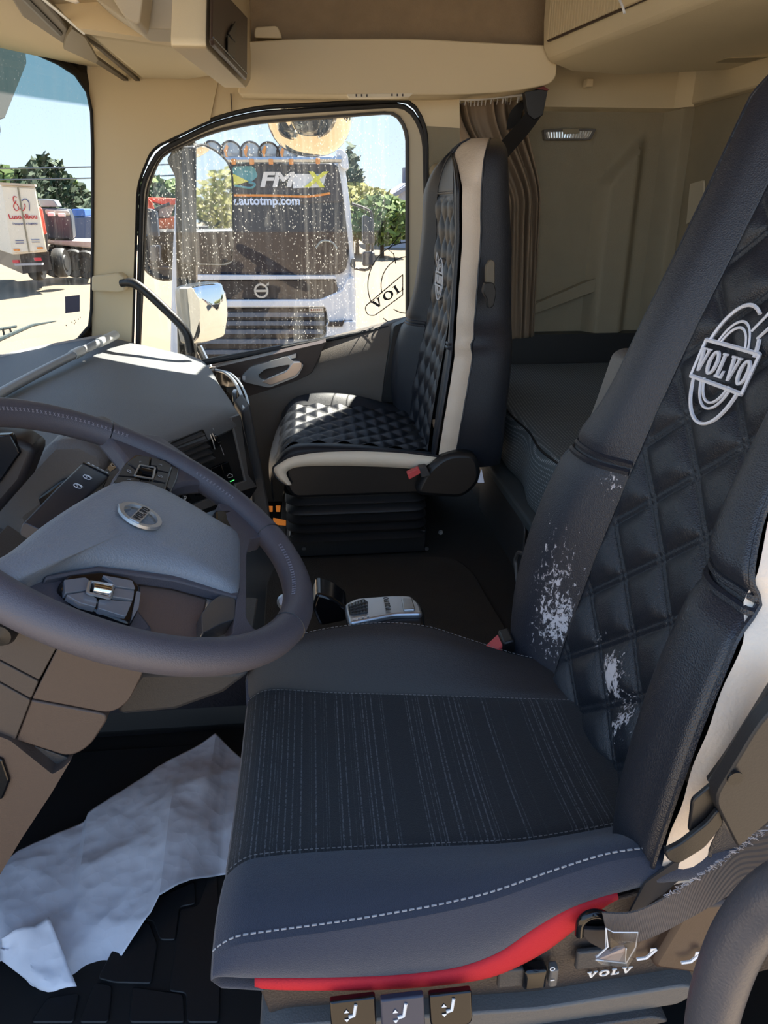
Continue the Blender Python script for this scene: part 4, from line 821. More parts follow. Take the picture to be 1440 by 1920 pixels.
# column shroud
col = thing('steering_column', 'brown grey steering column shroud below the wheel', 'column', (-0.39,0.4,0.3074))
def cprism(name, pts, y0, y1, mm, r=.01, b=.006, lab=None):
    q = MB(); q.prism(rpoly(pts, r, 4), (0, y1 - y0, 0)); return obj(name, q, mm, col, bevel=b, label=lab)
COLG = mat('column_grey', (66,60,58), .5, bump=('noise',600,.2)); COLM = mat('column_plastic', (74,63,58), .5, bump=('noise',600,.2)); 
cprism('shroud_panel', [(-0.2705,0.335,0.6914), (-0.2454,0.335,0.7113), (-0.1743,0.335,0.6942), (-0.1911,0.335,0.6547), (-0.2114,0.335,0.6179), (-0.2308,0.335,0.6055), (-0.3069,0.335,0.6306)], .335, .47, COLM, [.002,.004,.01,.01,.02,.02,.002])
cprism('shroud_panel', [(-0.3093,0.337,0.6272), (-0.2324,0.337,0.6019), (-0.2603,0.337,0.5616), (-0.2826,0.337,0.5487), (-0.3342,0.337,0.5766)], .337, .47, COLM, [.002,.012,.02,.015,.002])
cprism('shroud_panel', [(-0.354,0.335,0.7717), (-0.2716,0.335,0.6915), (-0.2957,0.335,0.6533), (-0.3675,0.335,0.7126)], .335, .47, COLG, .003, .003)
cprism('shroud_panel', [(-0.3679,0.335,0.7108), (-0.2966,0.335,0.6514), (-0.3079,0.335,0.6307), (-0.3729,0.335,0.6892)], .339, .47, COLG, .003, .003)
cprism('shroud_panel', [(-0.3733,0.335,0.6873), (-0.3088,0.335,0.6287), (-0.3342,0.335,0.5783), (-0.3903,0.335,0.613)], .335, .47, COLG, .003, .003)
cprism('pedestal', [(-0.3877,0.33,0.6149), (-0.3369,0.33,0.5828), (-0.3022,0.33,0.5331), (-0.2897,0.33,0.5409), (-0.2789,0.33,0.5518), (-0.309,0.33,0.5048), (-0.3504,0.33,0.4454), (-0.3859,0.33,0.3907), (-0.4698,0.33,0.2551)], .33, .48, COLM, .003, .006)
cprism('shroud_step', [(-0.3433,0.345,0.5733), (-0.2875,0.345,0.5404), (-0.308,0.345,0.521), (-0.3151,0.345,0.5292)], .345, .46, DGREY, .004, .003)
q = MB(); q.lathe((-0.3113,0.31,0.7235), (0,-1,0), [(0,-.03), (.013,-.03), (.014,-.006), (.011,.0), (0,.002)], 20); obj('adjust_knob', q, BLACKP, col, sharp=50)
lk = MB(); lk.prism(rpoly([(-0.3595,0.326,0.5654), (-0.3475,0.326,0.5607), (-0.3457,0.326,0.5311), (-0.3586,0.326,0.5058), (-0.3717,0.326,0.5071)], .003), (0,.01,0)); obj('latch', lk, GLOSSB, col, bevel=.002)
q = MB(); q.prism([(-0.2388,0.48,0.5533), (-0.0993,0.48,0.5436), (-0.136,0.48,0.514), (-0.2003,0.48,0.4913), (-0.2705,0.48,0.4881), (-0.2778,0.48,0.499)], (0,.2,0)); tag(obj('knee_panel', q, DGREY, bevel=.012), 'dark grey rounded knee panel under the steering wheel', 'panel')

# ------------------------------------------------------------ dashboard
dash = thing('dashboard', 'grey soft dashboard curving from windscreen round to the centre vents', 'dashboard', (-.5,1.2,.3))
XE = [(-.05,-.47), (.3,-.47), (.6,-.455), (.8,-.43), (1.0,-.356), (1.2,-.250), (1.34,-.182), (1.40,-.190), (1.7,-.268), (1.98,-.343), (2.02,-.40)]
ys = list(np.linspace(-.05, .9, 12)) + list(np.linspace(.95, 1.42, 26)) + list(np.linspace(1.45, 2.02, 20))
q = MB(); rows = []
for y in ys:
    xe = sp(y, XE); front = wsx(min(y, 2.0), .70) + .045; P = []
    for f, z in ((0, .734), (.3, .722), (.6, .702), (.85, .682)): P.append(V(front + (xe - .03 - front)*f, y, z))
    P += [V(xe - .03, y, .671), V(xe - .012, y, .660), V(xe - .002, y, .646), V(xe, y, .634), V(xe - .012, y, .624), V(xe - .05, y, .622)]
    rows.append(P)
q.grid(rows); obj('dash_top', q, DASH, dash, sharp=50, label='grey grained soft top')
q = MB(); q.prism([(-0.3607,1.006,0.6586), (-0.3019,1.121,0.6617), (-0.192,1.331,0.6529), (-0.1795,1.355,0.6511), (-0.1551,1.369,0.46), (-0.1708,1.336,0.4452), (-0.3108,1.075,0.4969), (-0.3583,0.9961,0.5734)], (-.12,.06,0)); obj('centre_console', q, BLACKP, dash, bevel=.003, label='black centre panel with vent and switches')
q = MB(); q.prism([(-0.1968,1.31,0.6577), (-0.1794,1.343,0.6557), (-0.171,1.334,0.5087), (-0.154,1.359,0.4666), (-0.2002,1.273,0.4853), (-0.196,1.285,0.5048), (-0.177,1.32,0.4989)], (-.02,.01,0)); obj('console_frame', q, MGREY, dash, bevel=.002, label='grey console edge')
q = MB(); q.prism([(-0.2995,1.087,0.5209), (-0.2368,1.206,0.5068), (-0.2304,1.214,0.4837), (-0.3007,1.082,0.5017)], (-.02,.01,0)); obj('console_frame', q, MGREY, dash, bevel=.002)
vent = MB(); vent.tube(rpoly([(-0.3002,1.111,0.6614), (-0.2482,1.211,0.6594), (-0.2304,1.232,0.5847), (-0.2865,1.126,0.5959)], .004, 3), .0022, 6, close=True); ventf = obj('vent_frame', vent, BLACKP, dash)
for A, B in (((-0.3008,1.111,0.6568), (-0.2497,1.209,0.6528)), ((-0.2984,1.113,0.6436), (-0.2461,1.213,0.6381)), ((-0.2953,1.117,0.6296), (-0.2424,1.218,0.6232)), ((-0.2921,1.121,0.6166), (-0.2387,1.222,0.6081)), ((-0.2896,1.123,0.6039), (-0.2349,1.227,0.5928))):
    A, B = V(A), V(B); q = MB(); q.strip([A, B], [V(.012,-.006,-.008)]*2, [V(.0015,0,.003)]*2); obj('vent_slat', q, DGREY, ventf)
q = MB(); q.lathe((-0.2324,1.239,0.6234), V(.458,.885,0), [(0,-.005), (.016,-.005), (.016,.005), (0,.005)], 24); obj('vent_thumbwheel', q, GLOSSB, dash)
q = MB(); q.tube([(-0.2339,1.215,0.6482), (-0.2292,1.212,0.6342), (-0.2276,1.22,0.6121)], .0012, 5); q.tube([(-0.2297,1.218,0.6493), (-0.2245,1.219,0.632)], .0006, 4); obj('thumbwheel_mark', q, SILVER, dash)
q = MB(); q.tube([(-0.2311,1.243,0.6531), (-0.2223,1.252,0.6217), (-0.2149,1.262,0.5842)], .0008, 4); obj('vent_trim', q, SILVER, dash)
for pts in ([(-0.2386,1.211,0.5696), (-0.2225,1.242,0.5671), (-0.2157,1.249,0.5321), (-0.2311,1.22,0.5358)], [(-0.2206,1.246,0.567), (-0.2069,1.272,0.5639), (-0.1984,1.28,0.5148), (-0.2133,1.252,0.5206)], [(-0.2956,1.101,0.5655), (-0.2817,1.127,0.562), (-0.2744,1.135,0.5281), (-0.2904,1.105,0.5303)], [(-0.2698,1.149,0.5602), (-0.2559,1.176,0.5571), (-0.2487,1.184,0.5237), (-0.2638,1.155,0.5281)]):
    q = MB(); q.prism(pts, (-.012,.006,0)); obj('dash_switch', q, GLOSSB, dash, bevel=.001)
q = MB(); q.tube([V((-0.2834,1.116,0.5408)) + V(.18,.35,0).normalized()*.004*math.cos(t) + V(0,0,.004)*math.sin(t) for t in [i*math.pi/6 for i in range(12)]], .0006, 4, close=True); q.tube([(-0.2865,1.112,0.5465), (-0.2816,1.12,0.5428), (-0.2819,1.119,0.5385), (-0.2861,1.111,0.5394)], .0005, 4); obj('switch_icon', q, PRINTW, dash)
q = MB(); q.tube([(-0.2112,1.255,0.535), (-0.207,1.264,0.5382), (-0.2013,1.274,0.5317), (-0.2016,1.272,0.527), (-0.2095,1.258,0.5301)], .0006, 4); obj('switch_icon', q, PRINTW, dash)
q = MB(); q.tube([(-0.2061,1.262,0.519), (-0.199,1.276,0.5177)], .0008, 4); gl = bpy.data.materials.new('green_indicator'); gl.use_nodes = True; gl.node_tree.nodes['Principled BSDF'].inputs['Emission Color'].default_value = (.05,.9,.15,1); gl.node_tree.nodes['Principled BSDF'].inputs['Emission Strength'].default_value = .7; obj('switch_lamp', q, gl, dash, label='small green indicator lamp')
# tray and side column on the passenger side
q = MB(); q.prism([(-0.1861,1.42,0.6389), (-0.1627,1.42,0.6597), (-0.1526,1.42,0.5643), (-0.1334,1.42,0.3874), (-0.1294,1.42,0.2954), (-0.1739,1.42,0.2974), (-0.1758,1.42,0.4628)], (-.03,.12,0)); obj('console_side', q, DGREY, dash, bevel=.006, label='dark console side panel')
rimp = smooth_path([(-0.3049,1.903,0.645), (-0.2676,1.853,0.645), (-0.2312,1.736,0.645), (-0.1997,1.581,0.645), (-0.1785,1.427,0.645)], 6)
q = MB(); q.tube(rimp, .0045, 8); q.tube([p + V(.012,.006,-.002) for p in rimp], .003, 6); obj('tray_rim', q, SILVER, dash, label='silver rim of the open tray')
q = MB(); q.grid([[p, p + V(.0,.01,-.06), p + V(-.06,.02,-.07)] for p in rimp]); obj('tray', q, GLOSSB, dash)
q = MB(); q.box((-0.2211,1.632,0.63), (.012,.03,.03)); obj('tray_divider', q, SILVER, dash, bevel=.003)
# instrument cowl and cluster beside the wheel
q = MB(); q.prism([(-0.4515,0.62,0.8653), (-0.4169,0.62,0.8463), (-0.3653,0.62,0.842), (-0.3465,0.62,0.8258), (-0.3695,0.62,0.7841), (-0.4285,0.62,0.7255), (-0.4896,0.62,0.6967)], (0,-.05,0)); obj('instrument_cowl', q, mat('cowl_dark', (34,32,36), .5), dash, bevel=.008)
q = MB(); q.prism([(-0.4319,0.565,0.8467), (-0.37,0.565,0.8482), (-0.3635,0.565,0.8243), (-0.3949,0.565,0.7871), (-0.4505,0.565,0.7643)], (0,.012,0)); obj('instrument_screen', q, GLOSSB, dash, bevel=.002)
q = MB(); q.prism([(-0.5293,0.7,0.6743), (-0.4607,0.7,0.7178), (-0.376,0.7,0.7972), (-0.3359,0.7,0.7976), (-0.3059,0.7,0.7776), (-0.3014,0.7,0.7532), (-0.372,0.7,0.7144), (-0.4236,0.7,0.6784), (-0.4179,0.7,0.6478), (-0.5479,0.7,0.5916)], (0,.14,0)); obj('lower_dash', q, mat('lower_dash_grey', (94,92,92), .5, bump=('noise',420,.45)), dash, bevel=.012)
q = MB(); q.prism([(-0.4058,0.69,0.7156), (-0.3721,0.69,0.739), (-0.3285,0.69,0.7577), (-0.3114,0.69,0.749), (-0.3704,0.69,0.7059), (-0.403,0.69,0.6904)], (0,.03,0)); obj('switch_bank', q, GLOSSB, dash, bevel=.003)
q = MB(); q.prism([(-0.3413,0.8,0.7296), (-0.31,0.8,0.7427), (-0.3052,0.8,0.7301), (-0.3323,0.8,0.7131)], (0,.02,0)); o = obj('camera_switch', q, GLOSSB, dash, bevel=.001)
t_ = text_mb('CAMERA', (-0.3284,0.798,0.7254), V((-0.3082,0.8,0.732)) - V((-0.329,0.8,0.7247)), (-.2,0,1), .0085, .0004, bold=.0002); obj('switch_lettering', t_, PRINTW, o)
# defroster ledge and rail at the foot of the windscreen
q = MB(); q.grid([[ws(y, .70) + V(.004,0,0), V(wsx(y, .7) + .05, y, .738), V(wsx(y, .7) + .06, y, .730)] for y in np.linspace(.0, 2.02, 40)]); obj('windscreen_ledge', q, mat('pale_grey_ledge', (176,178,182), .45), dash)
rail = thing('dash_rail', 'grey tubular rail with pale clips along the windscreen foot', 'rail', (-0.702,1.638,0.7))
rp = smooth_path([(-.80,.15,.738), (-.80,.9,.736), (-0.6835,1.132,0.732), (-0.6764,1.272,0.734), (-0.6625,1.461,0.737), (-0.6374,1.696,0.741), (-0.606,1.957,0.745)], 5)
q = MB(); q.tube(rp, .011, 10); obj('tube', q, mat('rail_grey', (150,152,154), .4), rail)
for c0, c1 in (((-0.6411,1.666,0.741), (-0.6348,1.722,0.742)), ((-0.6175,1.833,0.744), (-0.6019,1.96,0.746))):
    q = MB(); q.tube([c0, c1], .0135, 10); obj('clip', q, mat('rail_clip', (206,206,200), .4), rail)
# ------------------------------------------------------------ overhead fittings
ov = thing('overhead_storage', 'beige overhead storage unit above the windscreen with dark brown end hatch', 'storage', (-.3,1.5,1.42))
q = MB()
A = [(-0.4434,1.469,1.425), (-0.2786,1.569,1.425), (-0.1952,1.528,1.425), (-0.1772,1.706,1.425), (-0.1546,1.997,1.425), (-0.1729,2.151,1.425), (-0.2178,2.263,1.425), (-0.3133,2.25,1.425), (-0.4311,2.116,1.425), (-0.4512,2.034,1.425)]
A = [V(p[0], min(p[1], 2.015 if p[0] < -.23 else 1.922), p[2]) for p in A]; ca = sum(A, V(0,0,0))/len(A)
q.loft([[ca + (p - ca)*.97 for p in A], [p + V(0,0,.012) for p in A], [V(p.x + (.012 if p.x > -.2 else 0), p.y, 1.62) for p in A]]); obj('body', q, BEIGE2, ov, bevel=.012, seg=3)
q = MB(); q.prism(rpoly([(-0.1711,1.36,1.461), (-0.175,1.36,1.398), (-0.2474,1.36,1.389), (-0.4157,1.36,1.407), (-0.5141,1.36,1.508), (-0.1659,1.36,1.517)], [.01,.02,.02,.002,.002,.002], 4), (0,-.05,0)); obj('front_trim', q, BEIGE, ov, bevel=.006)
q = MB(); q.prism(rpoly([(-0.1921,1.3,1.485), (-0.2015,1.3,1.394), (-0.2181,1.3,1.385), (-0.2864,1.3,1.386), (-0.2953,1.3,1.393), (-0.3485,1.3,1.425), (-0.4217,1.3,1.495)], .012, 4), (0,-.10,0), .97); obj('console_panel', q, GREYBG, ov, bevel=.01, seg=3)
q = MB(); q.prism(rpoly([(-0.2915,1.19,1.384), (-0.2677,1.19,1.373), (-0.2446,1.19,1.457), (-0.3343,1.19,1.455)], .01), (0,-.06,0), .9); obj('console_bulge', q, GREYBG, ov, bevel=.02, seg=3)
q = MB(); q.prism([(-0.4132,1.2,1.428), (-0.3844,1.2,1.432), (-0.3764,1.2,1.422), (-0.3837,1.2,1.42)], (0,-.01,0)); obj('lamp_lens', q, mat('pale_lens', (236,228,214), .4), ov, bevel=.002)
# end hatch: set in the face turned to the rear
n_ = V(1,-.10,.0).normalized()
H = [(-0.128,0.978,1.402), (-0.128,0.9001,1.315), (-0.128,1.552,1.365), (-0.128,1.704,1.51), (-0.128,1.24,1.444)]
q = MB(); q.prism(H, (-.004,0,0)); obj('hatch', q, BROWN, ov, bevel=.004, label='dark brown end hatch')
q = MB(); q.prism([(-0.12,0.848,1.302), (-0.12,1.418,1.343), (-0.12,1.445,1.357), (-0.12,0.841,1.308)], (-.006,0,0)); obj('hatch_sill', q, BROWN, ov, bevel=.002)
q = MB(); q.tube([(-0.122,0.8622,1.314), (-0.122,1.475,1.363)], .0012, 5); obj('hatch_joint', q, BLACKP, ov)
q = MB(); q.prism([(-0.1245,1.116,1.367), (-0.1245,1.277,1.416), (-0.1245,1.243,1.377)], (.002,0,0)); q.prism(rpoly([(-0.1245,1.08,1.334), (-0.1245,1.218,1.348), (-0.1245,1.242,1.375), (-0.1245,1.103,1.362)], .003), (.0012,0,0)); obj('finger_pull', q, BLACKP, ov)
q = MB(); q.prism(rpoly([(-0.14,1.01,1.415), (-0.14,0.9212,1.312), (-0.14,1.668,1.362), (-0.14,1.861,1.406), (-0.14,2.222,1.736)], [.01,.02,.012,.012,.01], 4), (-.05,0,0)); obj('end_frame', q, BEIGE, ov, bevel=.006, seg=3)
# header lining between windscreen and storage, blind cassette
q = MB(); q.grid([[ws(y, 1.455) + V(.008,0,0), V(wsx(y,1.46) + .10, y, 1.452), V(-.43 - (2.03-y)*.10, y, 1.44), V(-.30, y, 1.452)] for y in np.linspace(.2, 2.035, 24)]); obj('trim_17', q, BEIGE, kind='structure')
bl = thing('sun_blind', 'folded grey brown sun blind cassette along the top of the windscreen', 'blind', (-0.5118,1.523,1.43))
q = MB(); q.prism([(-0.4735,1.131,1.43), (-0.4276,1.126,1.43), (-0.4565,1.403,1.43), (-0.5115,1.564,1.43), (-0.5112,1.31,1.43)], (0,0,-.008)); obj('cassette', q, BLIND, bl, bevel=.004)
q = MB(); q.prism(rpoly([(-0.4691,1.427,1.422), (-0.5137,1.553,1.422), (-0.4916,1.718,1.422), (-0.4748,1.678,1.422), (-0.4359,1.433,1.422), (-0.438,1.357,1.422)], .004), (0,0,-.008)); obj('end_cap', q, mat('blind_end', (140,130,110), .5), bl, bevel=.004)
q = MB(); q.prism([(-0.5038,1.768,1.43), (-0.4848,1.72,1.43), (-0.4859,2.064,1.43), (-0.4976,2.083,1.43)], (0,0,-.007)); q.prism([(-0.4502,1.496,1.43), (-0.4454,1.602,1.43), (-0.4556,2.079,1.43), (-0.4687,2.099,1.43)], (0,0,-.007)); obj('guide_groove', q, mat('blind_groove', (92,82,68), .6), bl)
q = MB(); q.tube([(-0.4507,1.091,1.421), (-0.4833,1.433,1.421)], .006, 6); obj('slot', q, BLACKP, bl)
q = MB(); q.tube([(-0.4242,1.129,1.418), (-0.4315,1.412,1.418)], .003, 6); obj('trim_strip', q, SILVER, bl)
# side shelf panel over the door
sh = thing('side_shelf', 'beige moulded shelf panel running above the passenger door', 'shelf', (.25,1.97,1.45))
q = MB(); q.prism(rpoly([(-0.1436,1.93,1.503), (-0.012,1.93,1.512), (0.3009,1.93,1.518), (0.4463,1.93,1.513), (0.6325,1.93,1.509), (0.6923,1.93,1.508), (0.6951,1.93,1.433), (0.677,1.93,1.417), (0.5723,1.93,1.397), (0.4223,1.93,1.388), (0.0977,1.93,1.384), (-0.1824,1.93,1.383)], [.004,.05,.1,.1,.05,.01,.02,.02,.05,.06,.06,.01], 4), (0,.11,0)); obj('panel', q, BEIGE, sh, bevel=.010, seg=3)
q = MB(); q.prism(rpoly([(-0.1302,1.95,1.516), (-0.1257,1.95,1.54), (-0.0669,1.95,1.544), (-0.0569,1.95,1.522), (-0.0573,1.95,1.515)], .008), (0,.05,0)); obj('shelf_stop', q, BEIGE, sh, bevel=.004)
q = MB(); q.prism(rpoly([(0.1122,1.928,1.386), (0.2955,1.928,1.39), (0.2853,1.928,1.381), (0.1194,1.928,1.377)], .002), (0,.03,0)); obj('vent_strip', q, mat('vent_cream', (222,210,184), .5), sh, bevel=.001)
for a, b in ((672, 677), ): pass
for k, c in enumerate(((0.1384,1.927,1.383), (0.153,1.927,1.383), (0.1676,1.927,1.383), (0.2365,1.927,1.385), (0.2512,1.927,1.385), (0.266,1.927,1.385))):
    q = MB(); q.box(c, (.004,.002,.006)); obj('vent_slot', q, BROWN, sh)
# rear locker with tambour shutter
lk_ = thing('rear_locker', 'beige rear wall locker with ribbed shutter above the bunk', 'locker', (.9,1.0,1.6))
XF_ = .66
fr0 = [(0.66,2.017,1.439), (0.66,0.8739,1.42)]
yA, zA = fr0[0][1], 1.462; 
prof = [(1.20,1.458), (.90,1.440), (.74,1.448), (.675,1.468), (.655,1.50), (.650,1.56), (.650,1.95), (1.20,1.95)]
q = MB(); SK = lambda x, y: x - .02 + .183*(2.0 - y)*(1.2 - x)/.55 if x < 1.2 else x
q.loft([[(SK(x, y), y, z) for x, z in prof] for y in (1.926, 1.5, .8, .0, -.2)]); 
lk_body = obj('body', q, BEIGE2, lk_, bevel=.01, seg=3)
q = MB(); q.prism(rpoly([(SK(.6455,1.885),1.885,1.506), (SK(.6455,1.885),1.885,1.95), (SK(.6455,.0),.0,1.95), (SK(.6455,.0),.0,1.506)], .012), (.004,0,0)); obj('shutter_recess', q, BROWN, lk_)
SHU = mat('shutter_beige', (196,180,146), .55)
SKA = (V(1,.183,0).normalized(), V(-.183,1,0).normalized(), V(0,0,1))
k = 0; y = 1.877
while y > .6:
    if not (1.395 < y < 1.535):
        q = MB(); q.box((SK(.6425, y), y - .0065, 1.73), (.006, .0118, .44), SKA); obj('slat', q, SHU, lk_, bevel=.0015, seg=1)
    y -= .0132
q = MB(); q.box((SK(.640,1.466),1.466,1.73), (.010,.135,.446), SKA); obj('shutter_handle_panel', q, BEIGE, lk_, bevel=.003)
q = MB(); q.tube(smooth_path([(0.633,1.369,1.493), (0.631,1.332,1.467), (0.633,1.322,1.453)], 5), .0025, 6); obj('pull_cord', q, PRINTW, lk_)
q = MB(); q.box((0.8483,2.1,1.445), (.022,.03,.022)); obj('catch', q, BEIGE, lk_, bevel=.003)
q = MB(); q.prism([(1.067,1.768,1.448), (1.064,1.71,1.448), (1.161,1.687,1.448), (1.147,1.76,1.448)], (0,0,.01)); obj('underside_recess', q, mat('recess_beige', (150,138,110), .7), lk_)

# reading lamp on the side wall
rl = thing('reading_lamp', 'small rectangular clear reading lamp on the grey side wall', 'lamp', (0.8315,2.18,1.318))
q = MB(); q.prism(rpoly([(0.744,2.175,1.328), (0.9172,2.175,1.332), (0.9017,2.175,1.3), (0.7519,2.175,1.298)], .006), (0,.03,0)); obj('bezel', q, MGREY, rl, bevel=.003)
LENS = mat('clear_lens', (190,190,186), .12, bump=('wave', 40, .9), spec=.8)
q = MB(); q.prism([(0.752,2.171,1.321), (0.9042,2.171,1.326), (0.8927,2.171,1.304), (0.7589,2.171,1.302)], (0,.01,0)); obj('lens', q, LENS, rl, bevel=.002)
for k in range(16):
    f = k/15; a = V((0.7587,2.17,1.32)).lerp(V((0.8971,2.17,1.324)), f); b = V((0.7637,2.17,1.304)).lerp(V((0.887,2.17,1.306)), f); q = MB(); q.tube([a, b], .0016, 5); obj('lens_rib', q, CHROME, rl)
q = MB(); q.prism([(0.8031,2.166,1.329), (0.8566,2.166,1.331), (0.8563,2.166,1.317), (0.8062,2.166,1.315)], (0,.01,0)); obj('switch_tab', q, SIDEP, rl, bevel=.001)
# round fastener on the pillar
q = MB(); q.lathe((0.3848,2.02,1.2), (0,-1,0), [(0,-.012), (.024,-.012), (.022,-.004), (.014,.0), (.012,-.003), (.006,-.003), (.005,.001), (0,.001)], 24); tag(obj('pillar_fastener', q, mat('fastener_beige', (150,136,110), .6), sharp=50), 'round beige fastener on the pillar behind the door window', 'fastener')
# grab handle from pillar to dash
gh = thing('pillar_grab_rail', 'black bent grab handle from the windscreen pillar down to the dashboard', 'handle', (-0.5674,2,0.9013))
q = MB(); q.prism(rpoly([(-0.6514,1.985,0.9139), (-0.5732,1.985,0.9223), (-0.5564,1.985,0.9101), (-0.5617,1.985,0.872), (-0.5811,1.985,0.8676), (-0.6581,1.985,0.8714)], .006), (0,.05,0)); obj('mount', q, BEIGE, gh, bevel=.006, label='beige mounting block')
hp = smooth_path([(-0.5656,1.975,0.8944), (-0.5269,1.955,0.8959), (-0.4885,1.94,0.8713), (-0.4366,1.92,0.8244), (-0.3954,1.905,0.7828), (-0.3765,1.9,0.749), (-0.3721,1.9,0.7016)], 6)
q = MB(); q.tube(hp, [.0115]*4 + [.0135]*(len(hp)-4), 12); obj('bar', q, BLACKP, gh)
# curtain, gathered on its track
cu = thing('curtain', 'gathered taupe curtain hanging behind the passenger seat', 'curtain', (.6,2.10,.65))
def cur(u, v):
    tx = .415 + .235*u; bx = .60 + .125*u                    # top and tied lower edges
    k = min(1, v/.42); k = k*k*(3 - 2*k); xx = tx + (bx - tx)*k + .03*max(0, v-.42)
    z = 1.386 + .012*u - v*.70
    ph = u*34 + 2.2*math.sin(u*7) + 1.6*math.sin(u*17 + 2) + 2.0*v*math.sin(u*5 + 1)
    return V(xx, 2.095 + .020*math.sin(ph)*(1 - .65*v) + .006*math.sin(ph*1.7 + v*5)*(1 - .6*v), z)
q = MB(); q.grid([[cur(i/130, j/50) for j in range(51)] for i in range(131)]); obj('cloth', q, CURT, cu, sharp=80, solid=.0025)
q = MB(); q.tube([(0.3525,2.06,1.397), (0.4951,2.06,1.394), (0.6463,2.06,1.408)], .0045, 6); obj('track', q, PRINTW, cu, label='white curtain track')
q = MB()
for k in range(22):
    u = k/21; q.tube([cur(u, -.004) + V(0,-.01,.010), cur(u, .012)], .0022, 5)
obj('hooks', q, PRINTW, cu, kind='stuff')
# passenger belt
pb = thing('passenger_seat_belt', 'black seat belt strap from the upper pillar guide down behind the passenger seat', 'seat belt', (.6,2.0,1.3))
q = MB(); path = smooth_path([(0.666,1.98,1.368), (0.6223,1.95,1.317), (0.5463,1.85,1.255), (0.5064,1.8,1.219)], 6)
q.strip(path, [V(-.030,0,.030)]*len(path), [V(0,.002,0)]*len(path)); obj('strap', q, WEBK, pb)
q = MB(); path = smooth_path([(0.6671,1.99,1.389), (0.6395,2.03,1.387), (0.6171,2.04,1.36), (0.6131,2.05,1.319)], 5)
q.strip(path, [V(.04,0,.01)]*len(path), [V(0,.002,0)]*len(path)); obj('strap', q, WEBK, pb)
q = MB(); q.prism(rpoly([(0.6169,1.96,1.402), (0.6838,1.96,1.412), (0.6745,1.96,1.344), (0.6504,1.96,1.333), (0.6307,1.96,1.345)], .004), (0,.03,0)); obj('guide', q, BLACKP, pb, bevel=.005)
q = MB(); q.prism([(0.6486,1.955,1.409), (0.6799,1.955,1.405), (0.6858,1.955,1.407), (0.6697,1.955,1.415)], (0,.02,0)); obj('guide_edge', q, mat('dull_red', (110,34,30), .5), pb)
q = MB(); path = [(0.2525,1.93,0.5578), (0.2603,1.9,0.4513), (0.2656,1.88,0.3673)]; path = smooth_path([(0.2826,1.965,0.7116), (0.2653,1.955,0.6122), (0.2483,1.95,0.4732)], 5)
q.strip(path, [V(.03,0,0)]*len(path), [V(0,.003,0)]*len(path)); obj('strap', q, WEBK, pb)

# ------------------------------------------------------------ bunk
bk = thing('bunk_mattress', 'dark grey bunk mattress with dotted fabric behind the seats', 'mattress', (.8,1.2,.4))
def bunk(y, t):                                               # t: 0 lower front edge, 1 at the rear wall
    xf = .505 + .03*math.sin((y - .2)*1.7) ; sag = .012*math.sin(y*9) + .006*math.sin(y*23)
    top = .590 + .02*math.sin(y*3.1 + .5)
    k = [(0, 0), (.06, 0), (.30, 0), (.36, .02), (.42,.07), (1, 1)]
    x = xf + .68*sp(t, [(0,0), (.10,-.010), (.28,-.004), (.34,.012), (.40,.05), (1,1)]) 
    z = sp(t, [(0,.446), (.10,.475), (.28,.565), (.34,.590), (.40,.600), (.6,.600), (1,.60)]) - .600 + top
    if t > .34:
        z += (.004*math.sin(y*13 + x*9) + .005*math.sin(x*26 - y*4 + 1.2*math.sin(y*5)))*min(1, (t - .34)*5)*max(0,min(1,(1.5-y)*2))
    return V(x + sag*(1 - t), y, z)
q = MB(); q.grid([[bunk(.02 + 2.08*i/150, j/60) for j in range(61)] for i in range(151)]); 
def dot_fabric():
    m = mat('dotted_bunk_fabric', (80,88,92), .6); t = m.node_tree; b = t.nodes['Principled BSDF']; tcn = N(t, 'ShaderNodeTexCoord')
    mp = N(t, 'ShaderNodeMapping'); mp.inputs['Scale'].default_value = (1,1,1); t.links.new(tcn.outputs['Object'], mp.inputs[0])
    s_ = N(t, 'ShaderNodeSeparateXYZ'); t.links.new(mp.outputs[0], s_.inputs[0])
    sc_ = 2*math.pi/.0085; outs = []
    su = N(t, 'ShaderNodeMath', operation='SUBTRACT'); t.links.new(s_.outputs['Z'], su.inputs[0]); t.links.new(s_.outputs['X'], su.inputs[1])
    for src in (s_.outputs['Y'], su.outputs[0]):
        a = N(t, 'ShaderNodeMath', operation='MULTIPLY'); t.links.new(src, a.inputs[0]); a.inputs[1].default_value = sc_
        c = N(t, 'ShaderNodeMath', operation='COSINE'); t.links.new(a.outputs[0], c.inputs[0]); outs.append(c)
    ad = N(t, 'ShaderNodeMath', operation='ADD'); t.links.new(outs[0].outputs[0], ad.inputs[0]); t.links.new(outs[1].outputs[0], ad.inputs[1])
    r = N(t, 'ShaderNodeMapRange'); r.inputs[1].default_value = .9; r.inputs[2].default_value = 1.5; t.links.new(ad.outputs[0], r.inputs[0])
    c = N(t, 'ShaderNodeMix', data_type='RGBA'); c.inputs[6].default_value = lin((80,88,92)); c.inputs[7].default_value = lin((150,157,160)); t.links.new(r.outputs[0], c.inputs[0]); t.links.new(c.outputs[2], b.inputs['Base Color'])
    bu = N(t, 'ShaderNodeBump'); bu.inputs['Strength'].default_value = .5; bu.inputs['Distance'].default_value = .001; t.links.new(r.outputs[0], bu.inputs['Height']); t.links.new(bu.outputs[0], b.inputs['Normal'])
    return m
obj('cover', q, dot_fabric(), bk, sharp=80)
q = MB(); q.tube([bunk(.02 + 2.08*i/100, .345) + V(0,0,.001) for i in range(101)], .003, 6); obj('piping', q, RUBBER, bk)
bb = thing('bunk_box', 'black bunk base box with recessed panels under the dark mattress', 'bunk', (.8,1.2,.2))
q = MB(); q.box((.87,1.05,.192), (.70,2.08,.384)); obj('box', q, BLACKP, bb, bevel=.01)
